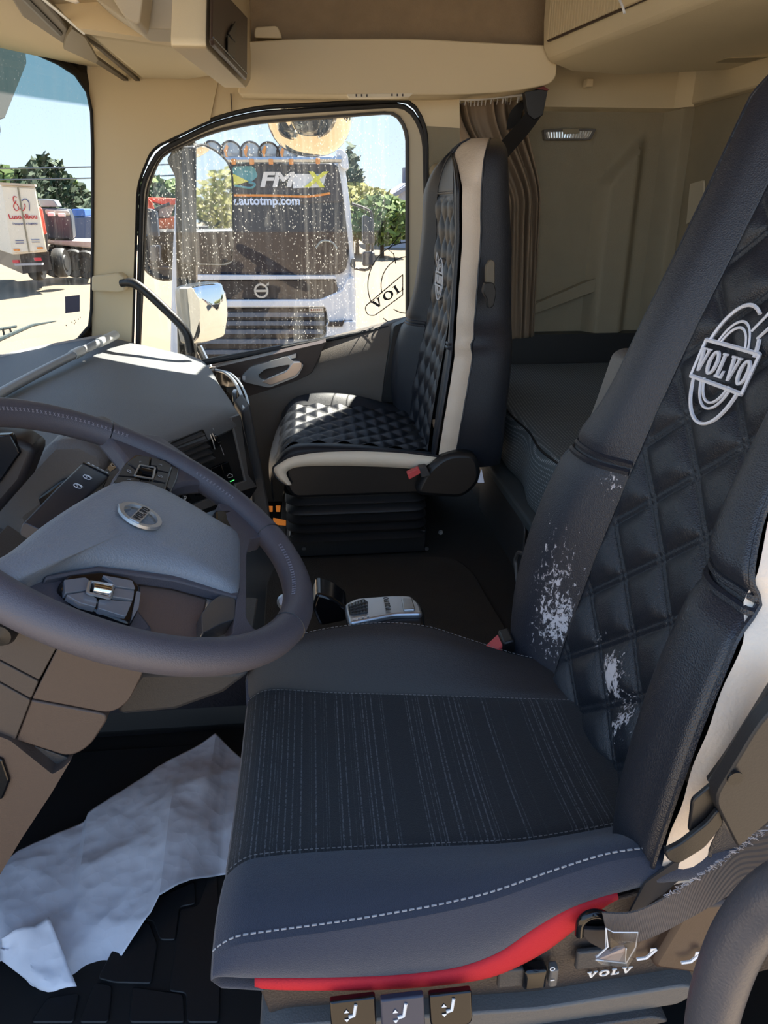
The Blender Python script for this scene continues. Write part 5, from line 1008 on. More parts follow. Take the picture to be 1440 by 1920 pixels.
q = MB(); q.box((.86,1.05,.40), (.74,2.09,.028)); obj('edge_rail', q, mat('bunk_rail_grey', (74,80,82), .4), bb, bevel=.006, label='grey rail along the bunk edge')
for yc, w in ((1.55,.50), (.75,.70)):
    q = MB(); q.prism(rpoly([(.519,yc - w/2,.08), (.519,yc + w/2,.08), (.519,yc + w/2,.36), (.519,yc - w/2,.36)], .03), (-.006,0,0)); obj('panel', q, DGREY, bb, bevel=.003)
q = MB(); hp = rpoly([(0.46,1.186,0.3221), (0.46,1.166,0.3534), (0.46,1.113,0.373), (0.46,1.077,0.3234), (0.46,1.018,0.2618), (0.46,1.079,0.2527), (0.46,1.156,0.2806)], .008); q.tube(hp, .005, 6, close=True); tag(obj('grab_loop', q, MGREY), 'grey plastic loop handle between driver backrest and bunk base', 'handle')
# floor of the gangway: loose mat
tm = MB(); tm.prism(rpoly([(-0.1252,1.463,0.207), (0.3593,1.429,0.207), (0.3931,1.341,0.207), (0.4174,0.958,0.207), (0.2979,0.6863,0.207), (-0.133,0.7278,0.207), (-0.1464,1.32,0.207)], [.02,.06,.06,.02,.02,.02,.02], 6), (0,0,.008)); tag(obj('tunnel_mat', tm, CARPET, bevel=.003), 'dark brown floor mat with rounded corner between the seats', 'mat')
q = MB(); q.prism(rpoly([(0.3678,1.35,0.6221), (0.4038,1.35,0.4967), (0.4113,1.35,0.4607), (0.3865,1.35,0.4616)], .002), (0,.004,0)) if False else q.prism([(0.3999,1.36,0.4573), (0.4076,1.36,0.493), (0.4165,1.36,0.4567)], (0,.004,0)); tag(obj('paper_tag', q, PAPER), 'small white tag beside the bunk base behind passenger seat', 'tag')

# ------------------------------------------------------------ gear selector at the driver seat
gs = thing('gear_selector', 'silver gear selector lever folded flat beside the driver seat', 'gear lever', (0.0982,0.72,0.4769))
sel = [(0.0341,0.7114,0.5), (0.0565,0.7336,0.5), (0.1091,0.7392,0.5), (0.1496,0.7371,0.5), (0.1624,0.7008,0.5), (0.1557,0.6442,0.5), (0.0736,0.6367,0.5), (0.0336,0.6638,0.5)]
q = MB(); q.prism(rpoly([V(p) + V(0,0,-.03) for p in sel], .012, 4), (0,0,.026)); obj('housing', q, BLACKP, gs, bevel=.006)
top = [(0.0324,0.7099,0.505), (0.0526,0.7271,0.505), (0.1082,0.7306,0.505), (0.1437,0.7272,0.505), (0.1544,0.7016,0.505), (0.1557,0.668,0.505), (0.1106,0.6707,0.505), (0.0372,0.6507,0.505), (0.0327,0.6798,0.505)]
q = MB(); q.prism(rpoly([V(p) for p in top], .008, 4), (0,0,-.012)); obj('silver_cover', q, SILVER, gs, bevel=.004, label='silver top cover')
q = MB(); q.prism(rpoly([(0.0365,0.7036,0.5065), (0.0647,0.7215,0.5065), (0.0709,0.7105,0.5065), (0.0684,0.6772,0.5065), (0.0392,0.6719,0.5065)], .004), (0,0,-.006)); obj('thumb_rest', q, mat('ribbed_silver', (110,114,116), .35, .7, bump=('wave', 60, .8)), gs)
for k in range(4):
    a, b = V((0.0395,0.6948,0.5075)).lerp(V((0.0409,0.6717,0.5075)), k/3), V((0.0691,0.709,0.5075)).lerp(V((0.0684,0.6771,0.5075)), k/3); q = MB(); q.tube([a, b], .0009, 5); obj('grip_rib', q, DGREY, gs)
q = MB(); q.prism(rpoly([(0.126,0.7148,0.508), (0.1445,0.713,0.508), (0.1449,0.6772,0.508), (0.1251,0.6774,0.508)], .003), (0,0,-.006)); obj('release_button', q, mat('button_silver', (170,172,172), .2, .7), gs, bevel=.002)
q = word_mb('VOLVO', (0.1014,0.699,0.5075), V((0.103,0.7327,0.5)) - V((0.1038,0.6878,0.5)), V((0.0802,0.7173,0.5)) - V((0.1154,0.7139,0.5)), .0085, .0006, .95, .18); obj('lettering', q, PRINTK, gs, label='small dark lettering on the silver cover')
q = MB()
for c in ((0.0452,0.6585,0.5065), (0.0529,0.6609,0.5065), (0.0598,0.6635,0.5065), (0.0676,0.6659,0.5065)): q.box(c, (.0035,.0035,.0008))
obj('gate_marks', q, PRINTW, gs)
q = MB(); q.prism(rpoly([(-0.0119,0.7,0.533), (0.0143,0.7,0.5217), (0.037,0.7,0.5006), (0.0348,0.7,0.4775), (-0.009,0.7,0.4699), (-0.0206,0.7,0.5059)], .008), (0,.06,0)); obj('lever_arm', q, GLOSSB, gs, bevel=.005)
q = MB(); q.lathe((-0.0638,0.72,0.5085), (0,-.7,.7), [(0,-.02), (.012,-.02), (.014,0), (.010,.004), (0,.004)], 16); obj('side_knob', q, SILVER, gs)
# amber lamps low between dash and passenger seat
am = bpy.data.materials.new('amber_lamp'); am.use_nodes = True; b_ = am.node_tree.nodes['Principled BSDF']; b_.inputs['Base Color'].default_value = lin((230,120,40)); b_.inputs['Emission Color'].default_value = (1,.32,.05,1); b_.inputs['Emission Strength'].default_value = .12
for nm, pts, lb in (('amber_lamp', [(-0.1551,1.62,0.3032), (-0.1398,1.62,0.3025), (-0.1408,1.62,0.2874), (-0.1561,1.62,0.2881)], 'small amber lamp in the dark gap, the left of the upper two'), ('amber_lamp', [(-0.1306,1.62,0.3038), (-0.1168,1.62,0.3033), (-0.1193,1.62,0.2866), (-0.13,1.62,0.287)], 'small amber lamp in the dark gap, the right of the upper two'), ('amber_lamp', [(-0.1406,1.62,0.2654), (-0.104,1.62,0.2553), (-0.1048,1.62,0.2416), (-0.1417,1.62,0.2467)], 'wide amber lamp lowest in the gap beside the bellows')):
    q = MB(); q.prism(pts, (0,.01,0)); tag(obj(nm, q, am, bevel=.001), lb, 'lamp', 'amber lamps in the gap beside the bellows')
# ------------------------------------------------------------ driver's footwell
pap = thing('paper_floor_sheet', 'large crumpled white paper sheet spread over the driver footwell floor', 'paper', (-.4,.75,.01))
up_ = resample([V(p) for p in ((-0.6101,0.6317,0.03), (-0.5787,0.6698,0.03), (-0.5672,0.696,0.03), (-0.4702,0.7604,0.02), (-0.466,0.7725,0.03), (-0.4146,0.8245,0.03), (-0.3448,0.8979,0.03), (-0.2503,0.9752,0.035), (-0.2248,0.9525,0.02), (-0.1675,0.8792,0.02))], 110)
lo_ = resample([V(p) for p in ((-0.5489,0.4722,0.012), (-0.5176,0.4973,0.02), (-0.4647,0.4559,0.012), (-0.3998,0.4619,0.012), (-0.3451,0.4897,0.012), (-0.3019,0.5399,0.03), (-0.2903,0.5603,0.045), (-0.2448,0.5977,0.035), (-0.2035,0.6289,0.012), (-0.1497,0.6348,0.012))], 110)
from mathutils import noise as _n
def crump(p): return .010*_n.noise(p*6) - .022*abs(_n.noise(p*5.5 + V(3,1,2))) - .007*abs(_n.noise(p*12 + V(7,1,2))) - .0025*abs(_n.noise(p*28)) + .010
q = MB(); q.grid([[up_[i].lerp(lo_[i], j/70) + V(0,0,crump(up_[i].lerp(lo_[i], j/70)) + .012*math.sin(math.pi*j/70)) for j in range(71)] for i in range(110)]); obj('sheet', q, PAPER, pap, sharp=24, solid=.0008)
c4 = [V(p) for p in ((-0.5165,0.5021,0.05), (-0.4526,0.5272,0.055), (-0.3905,0.4372,0.02), (-0.4341,0.4339,0.012), (-0.5209,0.4908,0.015))]
q = MB(); q.grid([[c4[0].lerp(c4[1], u).lerp((c4[4] if u < .02 else c4[4].lerp(c4[3], min(1, u*1.6)).lerp(c4[2], max(0, (u-.55)/.45))), v) + V(0,0,.6*crump(V(u*.3, v*.3, 1)) + .012) for v in np.linspace(0, 1, 16)] for u in np.linspace(0, 1, 16)]); obj('folded_corner', q, PAPER, pap, sharp=24, solid=.0008)
fm = thing('rubber_floor_mat', 'black rubber floor mat with raised interlocking blocks in the driver footwell', 'mat', (-.3,.5,.003))
q = MB(); q.prism([(-.60,.28,.001), (-.05,.28,.001), (-.05,.98,.001), (-.60,.98,.001)], (0,0,.005)); obj('mat_base', q, RUBBER, fm, bevel=.002)
for pts in ([(-0.3697,0.4612,0), (-0.3465,0.5534,0), (-0.309,0.5479,0), (-0.2885,0.5087,0), (-0.286,0.4449,0), (-0.3434,0.4521,0)], [(-0.2571,0.4309,0), (-0.2619,0.5687,0), (-0.2339,0.572,0), (-0.2234,0.6298,0), (-0.2083,0.6284,0), (-0.1862,0.497,0), (-0.176,0.3777,0), (-0.2225,0.3822,0), (-0.2307,0.4251,0)], [(-0.3063,0.3903,0), (-0.3134,0.4427,0), (-0.2345,0.4239,0), (-0.2256,0.3825,0)], [(-0.3793,0.3973,0), (-0.372,0.4549,0), (-0.3446,0.4473,0), (-0.3366,0.3932,0)], [(-0.3283,0.5574,0), (-0.3022,0.5949,0), (-0.2464,0.6211,0), (-0.2381,0.5765,0), (-0.2644,0.573,0), (-0.2614,0.5133,0), (-0.2856,0.5157,0), (-0.3045,0.5513,0)], [(-0.4491,0.404,0), (-0.4373,0.4371,0), (-0.3917,0.4406,0), (-0.387,0.3981,0)]):
    q = MB(); q.prism(rpoly([V(p[0], p[1], .006) for p in pts], .006), (0,0,.0045)); obj('tread_block', q, mat('rubber_block', (30,30,33), .5, bump=('noise', 60, .3)) if 'rubber_block' not in bpy.data.materials else bpy.data.materials['rubber_block'], fm, bevel=.0015)
# ------------------------------------------------------------ driver's belt, bar and cable
db = thing('driver_seat_belt', 'frayed grey seat belt webbing across the seat base, clear plastic wrap on its end', 'seat belt', (0.2508,0.09,0.5675))
bp_ = smooth_path([(0.2266,0.095,0.5396), (0.2542,0.09,0.5447), (0.2809,0.075,0.5892), (0.2907,0.05,0.6477), (0.288,0.02,0.7062), (0.2844,-0.02,0.7832)], 8)
q = MB(); q.strip(bp_, [V(-.008,.004,.031)]*len(bp_), [V(0,.0016,0)]*len(bp_)); obj('webbing', q, WEBB, db)
fr = MB(); rr = random.Random(5)
for i in range(170):
    p = bp_[8 + int(rr.random()*24)] if False else resample(bp_, 200)[40 + int(rr.random()*110)]; p = p + V(-.008,.004,.031)*.5
    fr.tube([p, p + V(rr.uniform(-.003,.003), rr.uniform(-.003,.001), rr.uniform(.0004,.004)), p + V(rr.uniform(-.006,.006), -.001, rr.uniform(.001,.0045))], .00025, 3)
obj('frayed_threads', fr, mat('frayed_fibre', (176,172,176), .9), db, kind='stuff', label='pale frayed fibres along the belt edge')
q = MB(); q.strip(smooth_path([(0.2609,0.115,0.5408), (0.2937,0.12,0.5636), (0.3176,0.125,0.5809), (0.3484,0.13,0.5879)], 6), [V(.012,0,.046)]*19, [V(0,.002,0)]*19); obj('lower_strap', q, mat('dark_strap', (44,42,44), .85), db)
q = MB(); q.tube(smooth_path([(0.2097,0.105,0.5189), (0.2098,0.105,0.535), (0.2183,0.105,0.5431), (0.2306,0.105,0.5389), (0.2397,0.105,0.5244)], 5), .0042, 8); q.prism([(0.2107,0.108,0.5194), (0.2212,0.108,0.5362), (0.2414,0.108,0.5202), (0.2273,0.108,0.5172)], (0,.004,0)); obj('anchor_loop', q, GLOSSB, db, sharp=50)
q = MB(); q.prism(rpoly([(0.2054,0.102,0.5302), (0.2239,0.102,0.5265), (0.2431,0.102,0.5253), (0.2408,0.102,0.5066), (0.2362,0.102,0.4968), (0.2186,0.102,0.5109)], .003), (0,.004,0)); obj('belt_fold', q, mat('dark_fold', (40,36,38), .7), db, bevel=.001)
PLASTIC = glass('clear_plastic_wrap', (.80,.78,.76), dirt=(30, .5, .35))
wr = [V(p) for p in ((0.2232,0.088,0.5481), (0.2269,0.082,0.5506), (0.247,0.08,0.5507), (0.2452,0.076,0.5384), (0.2397,0.076,0.5194), (0.2143,0.08,0.5211), (0.2245,0.084,0.526))]
q = MB(); cw = sum(wr, V(0,0,0))/len(wr); q.loft([wr, [cw + (p - cw)*.85 + V(0,-.006,0) for p in wr], [cw + (p - cw)*.3 + V(.002,-.003,0) for p in wr]]); obj('plastic_wrap', q, PLASTIC, db, sharp=20)
q = MB(); q.prism([(0.2135,0.077,0.5256), (0.2366,0.077,0.5375), (0.2403,0.077,0.5179)], (0,.004,0)); obj('plastic_tag', q, mat('greyish_film', (150,136,132), .35), db)
q = MB(); q.tube(wr, .0006, 4, close=True); q.tube([(0.2215,0.085,0.5524), (0.2234,0.08,0.5364), (0.2142,0.079,0.5259)], .0006, 4); q.tube([(0.2374,0.0765,0.5374), (0.239,0.0765,0.5188), (0.2132,0.0765,0.5263)], .0006, 4); obj('plastic_edge', q, PRINTW, db)
gb = smooth_path([(0.2259,-0.1,0.8596), (0.2461,-0.06,0.7864), (0.2383,-0.045,0.7469), (0.2322,-0.04,0.7127), (0.2284,-0.04,0.6759), (0.2297,-0.04,0.6304), (0.2407,-0.04,0.5527)], 8)
q = MB(); q.tube(gb, .0152, 18); tag(obj('entry_grab_bar', q, GRABM), 'thick dark grey entry grab bar beside the driver seat, blurred in front', 'grab bar')
cb = smooth_path([(0.2088,0.15,0.3365), (0.2435,0.14,0.3473), (0.2606,0.13,0.3584), (0.2732,0.12,0.357), (0.2886,0.12,0.3249)], 6)
cable = thing('cable', 'black cable with ribbed sleeve under the driver seat base', 'cable', cb[0])
q = MB(); q.tube(cb, .004, 8); obj('cord', q, BLACKP, cable)
q = MB(); q.tube([cb[0], V(cb[0]).lerp(V(cb[6]), .95)], [.006,.005], 10); obj('sleeve', q, RUBBER, cable)
for k in range(9):
    p = V(cb[0]).lerp(V(cb[6]), .30 + .07*k); q = MB(); q.lathe(p, V(cb[6]) - V(cb[0]), [(0,-.001), (.0068,-.001), (.0068,.001), (0,.001)], 12); obj('sleeve_rib', q, RUBBER, cable)
# sill under the seat at the door
sb = MB(); sb.box((.10,.02,-.06), (2.0,.20,.10)); obj('trim_18', sb, BLACKP, kind='structure', bevel=.01)
# windscreen stickers
st = thing('windscreen_sticker', 'square blue grey sticker low in the far corner of the windscreen', 'sticker', (-.72,1.95,.8))
def wsat(px_y, z): return ws(px_y, z) + V(.004,0,0)
q = MB(); q.grid([[ws(1.955 + .042*i/4, .812 + .048*j/4) + V(.005,0,0) for j in range(5)] for i in range(5)]); obj('label_face', q, mat('sticker_blue', (96,100,128), .5), st)
q = MB(); rr = random.Random(2)
for k in range(7): q.box(ws(1.955 + rr.random()*.045, .775 + rr.random()*.02) + V(.005,0,0), (.001,.004,.004))
obj('print_marks', q, PRINTK, st)
# dark visor panel hanging at the top of the windscreen
vp = MB(); vp.prism([(-0.8,1.787,1.452), (-0.8,2.204,1.495), (-0.8,1.933,1.314), (-0.8,1.681,1.251)], (-.02,0,0)); hv = thing('front_mirror', 'dark grey front mirror housing hanging outside the top of the windscreen', 'mirror', (-0.86,2.156,1.49))
vp = MB(); vp.prism(rpoly([(-0.92,2.049,1.533), (-0.92,2.577,1.604), (-0.92,2.564,1.544), (-0.92,2.276,1.353), (-0.92,2.208,1.34), (-0.92,1.925,1.295)], .008), (-.04,0,0)); obj('housing', vp, mat('mirror_housing_grey', (84,86,84), .5), hv, bevel=.006)
q = MB(); q.lathe((-0.915,2.179,1.323), (1,0,0), [(0,-.006), (.026,-.006), (.026,.004), (.021,.004), (.021,0), (0,0)], 24); obj('mirror_face', q, MIRROR, hv)
wi = thing('windscreen_wiper', 'thin dark windscreen wiper outside the lower windscreen', 'wiper', (-0.86,1.775,0.7769))
q = MB(); q.tube([(-0.885,1.624,0.7561), (-0.885,1.831,0.7593), (-0.885,2.084,0.7602), (-0.885,2.305,0.7419)], [.007,.006,.005,.002], 6); obj('blade', q, mat('wiper_dark', (44,58,60), .5), wi)
q = MB(); q.tube([(-0.89,1.651,0.784), (-0.89,1.857,0.7834), (-0.89,1.972,0.7737)], .004, 6); obj('arm', q, mat('wiper_dark2', (50,62,64), .5), wi)
for a, b in (((-0.888,1.871,0.7828), (-0.888,1.871,0.7556)), ((-0.888,1.919,0.7784), (-0.888,1.924,0.7562))):
    q = MB(); q.tube([a, b], .003, 5); obj('bracket', q, bpy.data.materials['wiper_dark2'], wi)
# ------------------------------------------------------------ outside: yard, mirrors, trucks, trees
gm = MB(); gm.grid([[(x, y, -1.60) for y in np.linspace(-90, 160, 12)] for x in np.linspace(-130, 130, 12)])
tag(obj('ground', gm, mat('pale_concrete_yard', (126,110,90), .9, bump=('noise', 8, .3), var=.16, vscale=.6)), kind='structure')
# exterior mirrors of this cab, beyond the passenger window
em = thing('door_mirror', 'large door mirror on a dark wet arm outside the passenger window', 'mirror', (-0.4784,2.4,0.5523))
WET = mat('wet_dark_housing', (70,70,68), .35, bump=('noise', 90, .8), var=.4, vscale=60)
q = MB(); q.prism(rpoly([(-0.4632,2.36,1.245), (-0.427,2.36,1.292), (-0.3641,2.36,1.305), (-0.3667,2.36,1.246), (-0.4427,2.36,0.5402), (-0.506,2.36,0.5415), (-0.4411,2.36,1.198)], .01), (0,.05,0)); obj('arm', q, WET, em, bevel=.006)
q = MB(); q.prism([(-0.4447,2.36,0.8772), (-0.4227,2.36,0.9124), (-0.4321,2.36,0.8052), (-0.4524,2.36,0.8054)], (0,.03,0)); obj('arm_pipe', q, SILVER, em, bevel=.004)
mp_ = rpoly([(-0.3616,2.328,1.284), (-0.3427,2.371,1.294), (-0.3056,2.455,1.278), (-0.2786,2.517,1.248), (-0.2694,2.538,1.205), (-0.2795,2.515,1.011), (-0.2921,2.486,0.9173), (-0.314,2.436,0.9117), (-0.3893,2.265,0.9258)], [.01,.02,.03,.03,.02,.01,.015,.01,.01], 4)
nM = V(.916,-.402,0)
q = MB(); q.prism([p - nM*.004 for p in mp_], -nM*.05); obj('housing', q, mat('mirror_shell_grey', (92,92,92), .45), em, bevel=.012)
q = MB(); cM = sum(mp_, V(0,0,0))/len(mp_); q.prism([cM + (p - cM)*.965 for p in mp_], nM*-.004); obj('mirror_glass', q, MIRROR, em)
q = MB(); q.tube(mp_, .004, 6, close=True); obj('glass_rim', q, RUBBER, em)
wm = thing('wide_angle_mirror', 'smaller convex wide angle mirror in a pale shell below the large door mirror', 'mirror', (-0.3689,2.311,0.6635))
wp_ = rpoly([(-0.413,2.211,0.8559), (-0.3781,2.291,0.8617), (-0.3254,2.41,0.8574), (-0.3144,2.435,0.8179), (-0.314,2.437,0.7346), (-0.3299,2.4,0.6633), (-0.3762,2.295,0.6627), (-0.4144,2.208,0.671)], .02, 4)
q = MB(); q.loft([[p - nM*.01 for p in wp_], [p - nM*.05 for p in wp_], [sum(wp_, V(0,0,0))/len(wp_)*.4 + p*.6 - nM*.09 for p in wp_]]); obj('shell', q, mat('shell_white', (226,226,220), .4), wm, bevel=.006)
cW = sum(wp_, V(0,0,0))/len(wp_); secs = []
for s_, h in ((.97, -.010), (.95, -.002), (.8, .006), (.6, .012), (.4, .016), (.2, .018), (.02, .0186)): secs.append([cW + (p - cW)*s_ + nM*h + V(.004,0,0) for p in wp_])
q = MB(); q.loft(secs); obj('convex_glass', q, MIRROR, wm, sharp=80)
q = MB(); q.prism(rpoly([(-0.4095,2.169,0.86), (-0.3967,2.198,0.8604), (-0.3804,2.235,0.8152), (-0.3836,2.228,0.7566), (-0.4008,2.189,0.7061), (-0.4133,2.16,0.681), (-0.4099,2.168,0.7583)], .008), -nM*.03); obj('shell_lip', q, mat('shell_cream', (232,228,214), .4), wm, bevel=.006)
q = MB(); q.tube([(-0.4308,2.42,0.6266), (-0.3966,2.4,0.5507)], .014, 8); obj('lower_bracket', q, SILVER, wm)
km = thing('kerb_mirror', 'round kerb mirror hanging over the top of the passenger window', 'mirror', (0.0101,2.5,1.372))
cK = V((0.0117,2.5,1.41)); aK = (V((0.164,2.5,1.412)) - V((-0.1391,2.5,1.409))).length/2; hK = (V((0.0117,2.5,1.41)) - V((0.0057,2.5,1.266))).length
q = MB(); P = []
for i in range(15):
    a = math.pi/2*i/14*.99; r = math.cos(a)**.8; P.append([cK + V(aK*r*math.cos(t), .18*r*math.sin(t), -hK*math.sin(a)) for t in [2*math.pi*k/36 for k in range(36)]])
q.grid(P, False, True); obj('convex_glass', q, mat('kerb_glass', (236,224,200), .04, 1.0), km, sharp=80)
q = MB(); q.lathe(cK, (0,0,1), [(0,.10), (aK*.6,.09), (aK*.98,.02), (aK*1.0,.0), (aK*.98,-.006), (0,-.006)], 36); o = obj('housing', q, mat('kerb_shell', (150,140,122), .5), km, sharp=60)
q = MB(); q.tube([cK + V(aK*.86*math.cos(t), -.175*abs(math.sin(t))**.8*1.02, -.022 - .012*abs(math.sin(t))) for t in [math.pi + math.pi*k/20 for k in range(21)]], .006, 6); obj('glass_rim', q, PRINTW, km)

q = MB(); q.tube([cK + V(0,.02,.09), cK + V(.02,-.15,.16), cK + V(.02,-.34,.18)], .02, 8); obj('bracket', q, BLACKP, km)
q = MB(); q.tube([V((-0.4138,2.38,1.286)), (-.52,2.20,1.40), (-.60,2.06,1.42)], .02, 8); obj('bracket', q, BLACKP, em)
q = MB(); q.tube([V((-0.4845,2.38,0.5566)), (-.58,2.22,.50), (-.66,2.06,.50)], .02, 8); obj('bracket', q, BLACKP, em)
# the truck facing us
YT = 8.6
tr = thing('white_truck', 'white truck with dark windscreen and roof lights facing the passenger window', 'truck', (-.55,YT,-1.6))
WHT = mat('truck_white', (216,222,232), .35, spec=.6); DRK = mat('truck_dark', (52,46,46), .45); TGL = mat('truck_windscreen', (46,42,48), .22, spec=.4)
xl, xr = (-1.555,8.6,1.045)[0], (0.4852,8.6,1.044)[0]
q = MB(); q.prism(rpoly([(-1.473,8.65,1.429), (-1.311,8.65,1.58), (0.2871,8.65,1.61), (0.4119,8.65,1.534), (0.4569,8.65,1.044), (0.503,8.65,0.4557), (0.519,8.65,-0.1662), (0.5099,8.65,-0.7571), (-1.792,8.65,-0.7114), (-1.63,8.65,0.4704)], [.2,.2,.2,.2,.1,.1,.1,.05,.05,.1], 4), (0,2.0,0)); obj('cab', q, WHT, tr, bevel=.06, seg=3)
q = MB(); q.prism(rpoly([(-1.362,8.6,1.566), (0.267,8.6,1.585), (0.3727,8.6,1.499), (0.4112,8.6,1.044), (0.4466,8.6,0.6383), (0.3969,8.6,0.3696), (-1.491,8.6,0.3844)], .12, 5), (0,.06,0)); obj('windscreen', q, TGL, tr, bevel=.03)
q = MB(); q.prism(rpoly([(-1.331,8.58,1.56), (0.2659,8.58,1.568), (0.3716,8.58,1.488), (0.3882,8.58,1.157), (-1.378,8.58,1.123)], .06, 4), (0,.04,0)); obj('sun_visor_panel', q, mat('truck_signboard', (58,50,52), .6), tr, bevel=.02, label='dark header panel with printed name')
q = MB(); q.prism([(0.326,8.57,1.595), (0.4089,8.57,1.563), (0.4611,8.57,1.157), (0.5005,8.57,0.5805), (0.5182,8.57,0.0957), (0.4796,8.57,0.0962), (0.4451,8.57,0.6398), (0.3939,8.57,1.157)], (0,.1,0)); obj('corner_pillar', q, WHT, tr, bevel=.03)
q = MB(); q.prism(rpoly([(0.3023,8.5,1.686), (0.3736,8.5,1.707), (0.443,8.5,1.645), (0.4577,8.5,1.484), (0.3688,8.5,1.506), (0.3234,8.5,1.591)], .04), (0,.3,0)); obj('roof_fairing', q, WHT, tr, bevel=.03)
YW = (-0.4677,8.55,1.375)[1]
t_ = text_mb('FM', (-0.55,8.555,1.386), (1,0,0), (0,0,1), .205, .01, .22, bold=.008, spacing=1.0, wide=1.42); obj('name_lettering', t_, PRINTW, tr, label='white italic lettering')
q = MB(); q.prism([(-0.1733,8.556,1.452), (0.202,8.556,1.453), (0.1616,8.556,1.317), (-0.1807,8.556,1.305)], (0,.01,0)); obj('name_patch', q, mat('patch_white', (214,218,224), .5), tr)
t_ = text_mb('X', (-0.0335,8.545,1.387), (1,0,0), (0,0,1), .215, .01, .25, bold=.008, wide=1.3); obj('name_lettering', t_, mat('lime_yellow', (214,214,62), .5), tr, label='lime yellow letter X')
q = MB(); q.tube(smooth_path([(-0.8924,8.556,1.233), (-0.3582,8.556,1.228), (0.0015,8.556,1.223), (0.2381,8.556,1.256)], 5), .014, 6); obj('orange_line', q, mat('orange_print', (226,140,40), .5), tr, label='orange printed line')
t_ = text_mb('www.autotmp.com', (-0.103,8.546,1.173), (1,0,0), (0,0,1), .125, .008, 0, 'RIGHT', .004, 1.02); obj('web_lettering', t_, mat('pale_blue_print', (206,222,250), .5), tr, label='pale web address lettering')
q = MB(); q.prism(rpoly([(-0.8328,8.556,1.524), (-0.6046,8.556,1.53), (-0.5589,8.556,1.429), (-0.6461,8.556,1.364), (-0.839,8.556,1.449)], .03), (0,.01,0)); obj('flag_patch', q, mat('teal_print', (84,150,160), .5), tr, label='teal and yellow printed flag')
q = MB(); q.prism([(-0.8737,8.552,1.449), (-0.827,8.552,1.449), (-0.6685,8.552,1.374), (-0.8367,8.552,1.331), (-0.8828,8.552,1.341)], (0,.01,0)); obj('flag_patch', q, mat('yellow_print', (216,214,90), .5), tr)
q = MB(); q.tube(smooth_path([(-0.6692,8.55,1.363), (-0.5996,8.55,1.347), (-0.6496,8.55,1.309), (-0.8248,8.55,1.331)], 4), .012, 5); obj('flag_patch', q, bpy.data.materials['teal_print'], tr)
# grille
for nm, pts, mm in (('grille_bar', [(-1.482,8.55,0.3884), (0.268,8.55,0.3626), (0.2923,8.55,0.3263), (-1.489,8.55,0.3294)], WHT), ('grille_panel', [(-1.498,8.6,0.319), (0.2811,8.6,0.3159), (0.3033,8.6,0.1873), (0.1469,8.6,0.0964), (-1.521,8.6,0.1023)], DRK), ('grille_bar', [(-1.512,8.54,0.103), (0.0819,8.54,0.0916), (0.3394,8.54,0.1931), (0.4189,8.54,0.3442), (0.4949,8.54,0.3436), (0.4996,8.54,-0.1505), (0.1757,8.54,-0.1713), (0.1427,8.54,0.0043), (-1.521,8.54,0.0181)], WHT), ('lower_grille', [(-1.532,8.6,0.0046), (0.1562,8.6,-0.0158), (0.1473,8.6,-0.2945), (-0.2083,8.6,-0.6662), (-1.609,8.6,-0.7047)], DRK), ('bumper', [(0.1489,8.5,-0.1778), (0.4972,8.5,-0.1574), (0.5014,8.5,-0.726), (-0.209,8.5,-0.7119), (0.144,8.5,-0.3296)], WHT)):
    q = MB(); q.prism(rpoly(pts, .03), (0,.12,0)); obj(nm, q, mm, tr, bevel=.015)
for a, b in (((-1.504,8.57,-0.0657), (0.1275,8.57,-0.0867)), ((-1.514,8.57,-0.1647), (0.1242,8.57,-0.1876)), ((-1.525,8.57,-0.2646), (0.1078,8.57,-0.2892)), ((-1.537,8.57,-0.378), (0.0127,8.57,-0.4033)), ((-1.551,8.57,-0.5054), (-0.1361,8.57,-0.5305))):
    q = MB(); a, b = V(a), V(b); q.strip([a, b], [V(0,0,.05)]*2, [V(0,.03,0)]*2); obj('grille_slat', q, mat('slat_blue_grey', (96,104,118), .5) if 'slat_blue_grey' not in bpy.data.materials else bpy.data.materials['slat_blue_grey'], tr)
q = MB(); q.prism([(0.1745,8.48,-0.1627), (0.3285,8.48,-0.1648), (0.3676,8.48,-0.1403), (0.3402,8.48,-0.2153), (0.1602,8.48,-0.2127)], (0,.05,0)); obj('lamp_recess', q, DRK, tr)
cb_ = V((-0.6079,8.58,0.1984)); q = MB(); q.grid([[cb_ + V(r*math.cos(t), -.02*h, r*math.sin(t)) for r, h in ((.088,0), (.084,1), (.062,1), (.058,0))] for t in [2*math.pi*k/32 for k in range(32)]], True); o = obj('badge', q, SILVER, tr, label='silver ring badge')
q = MB(); q.box(cb_ + V(0,-.012,0), (.15,.012,.026)); q.prism([cb_ + V(.055,-.01,.06), cb_ + V(.095,-.01,.10), cb_ + V(.095,-.01,.06)], (0,-.01,0)); obj('badge_bar', q, SILVER, o)
q = MB(); q.box((0.0331,8.55,-0.0267), (.17,.02,.045)); o = obj('model_plate', q, mat('plate_light', (196,192,180), .5), tr)
t_ = text_mb('410 FM', V((0.033,8.535,-0.0248)), (1,0,0), (0,0,1), .04, .004, 0, 'CENTER', .002) if False else MB()
for k in range(6): t_.box(V((0.033,8.537,-0.025)) + V(-.06 + .024*k, 0, 0), (.016,.004,.026))
obj('plate_marks', t_, mat('plate_mark', (120,60,50), .5), o)
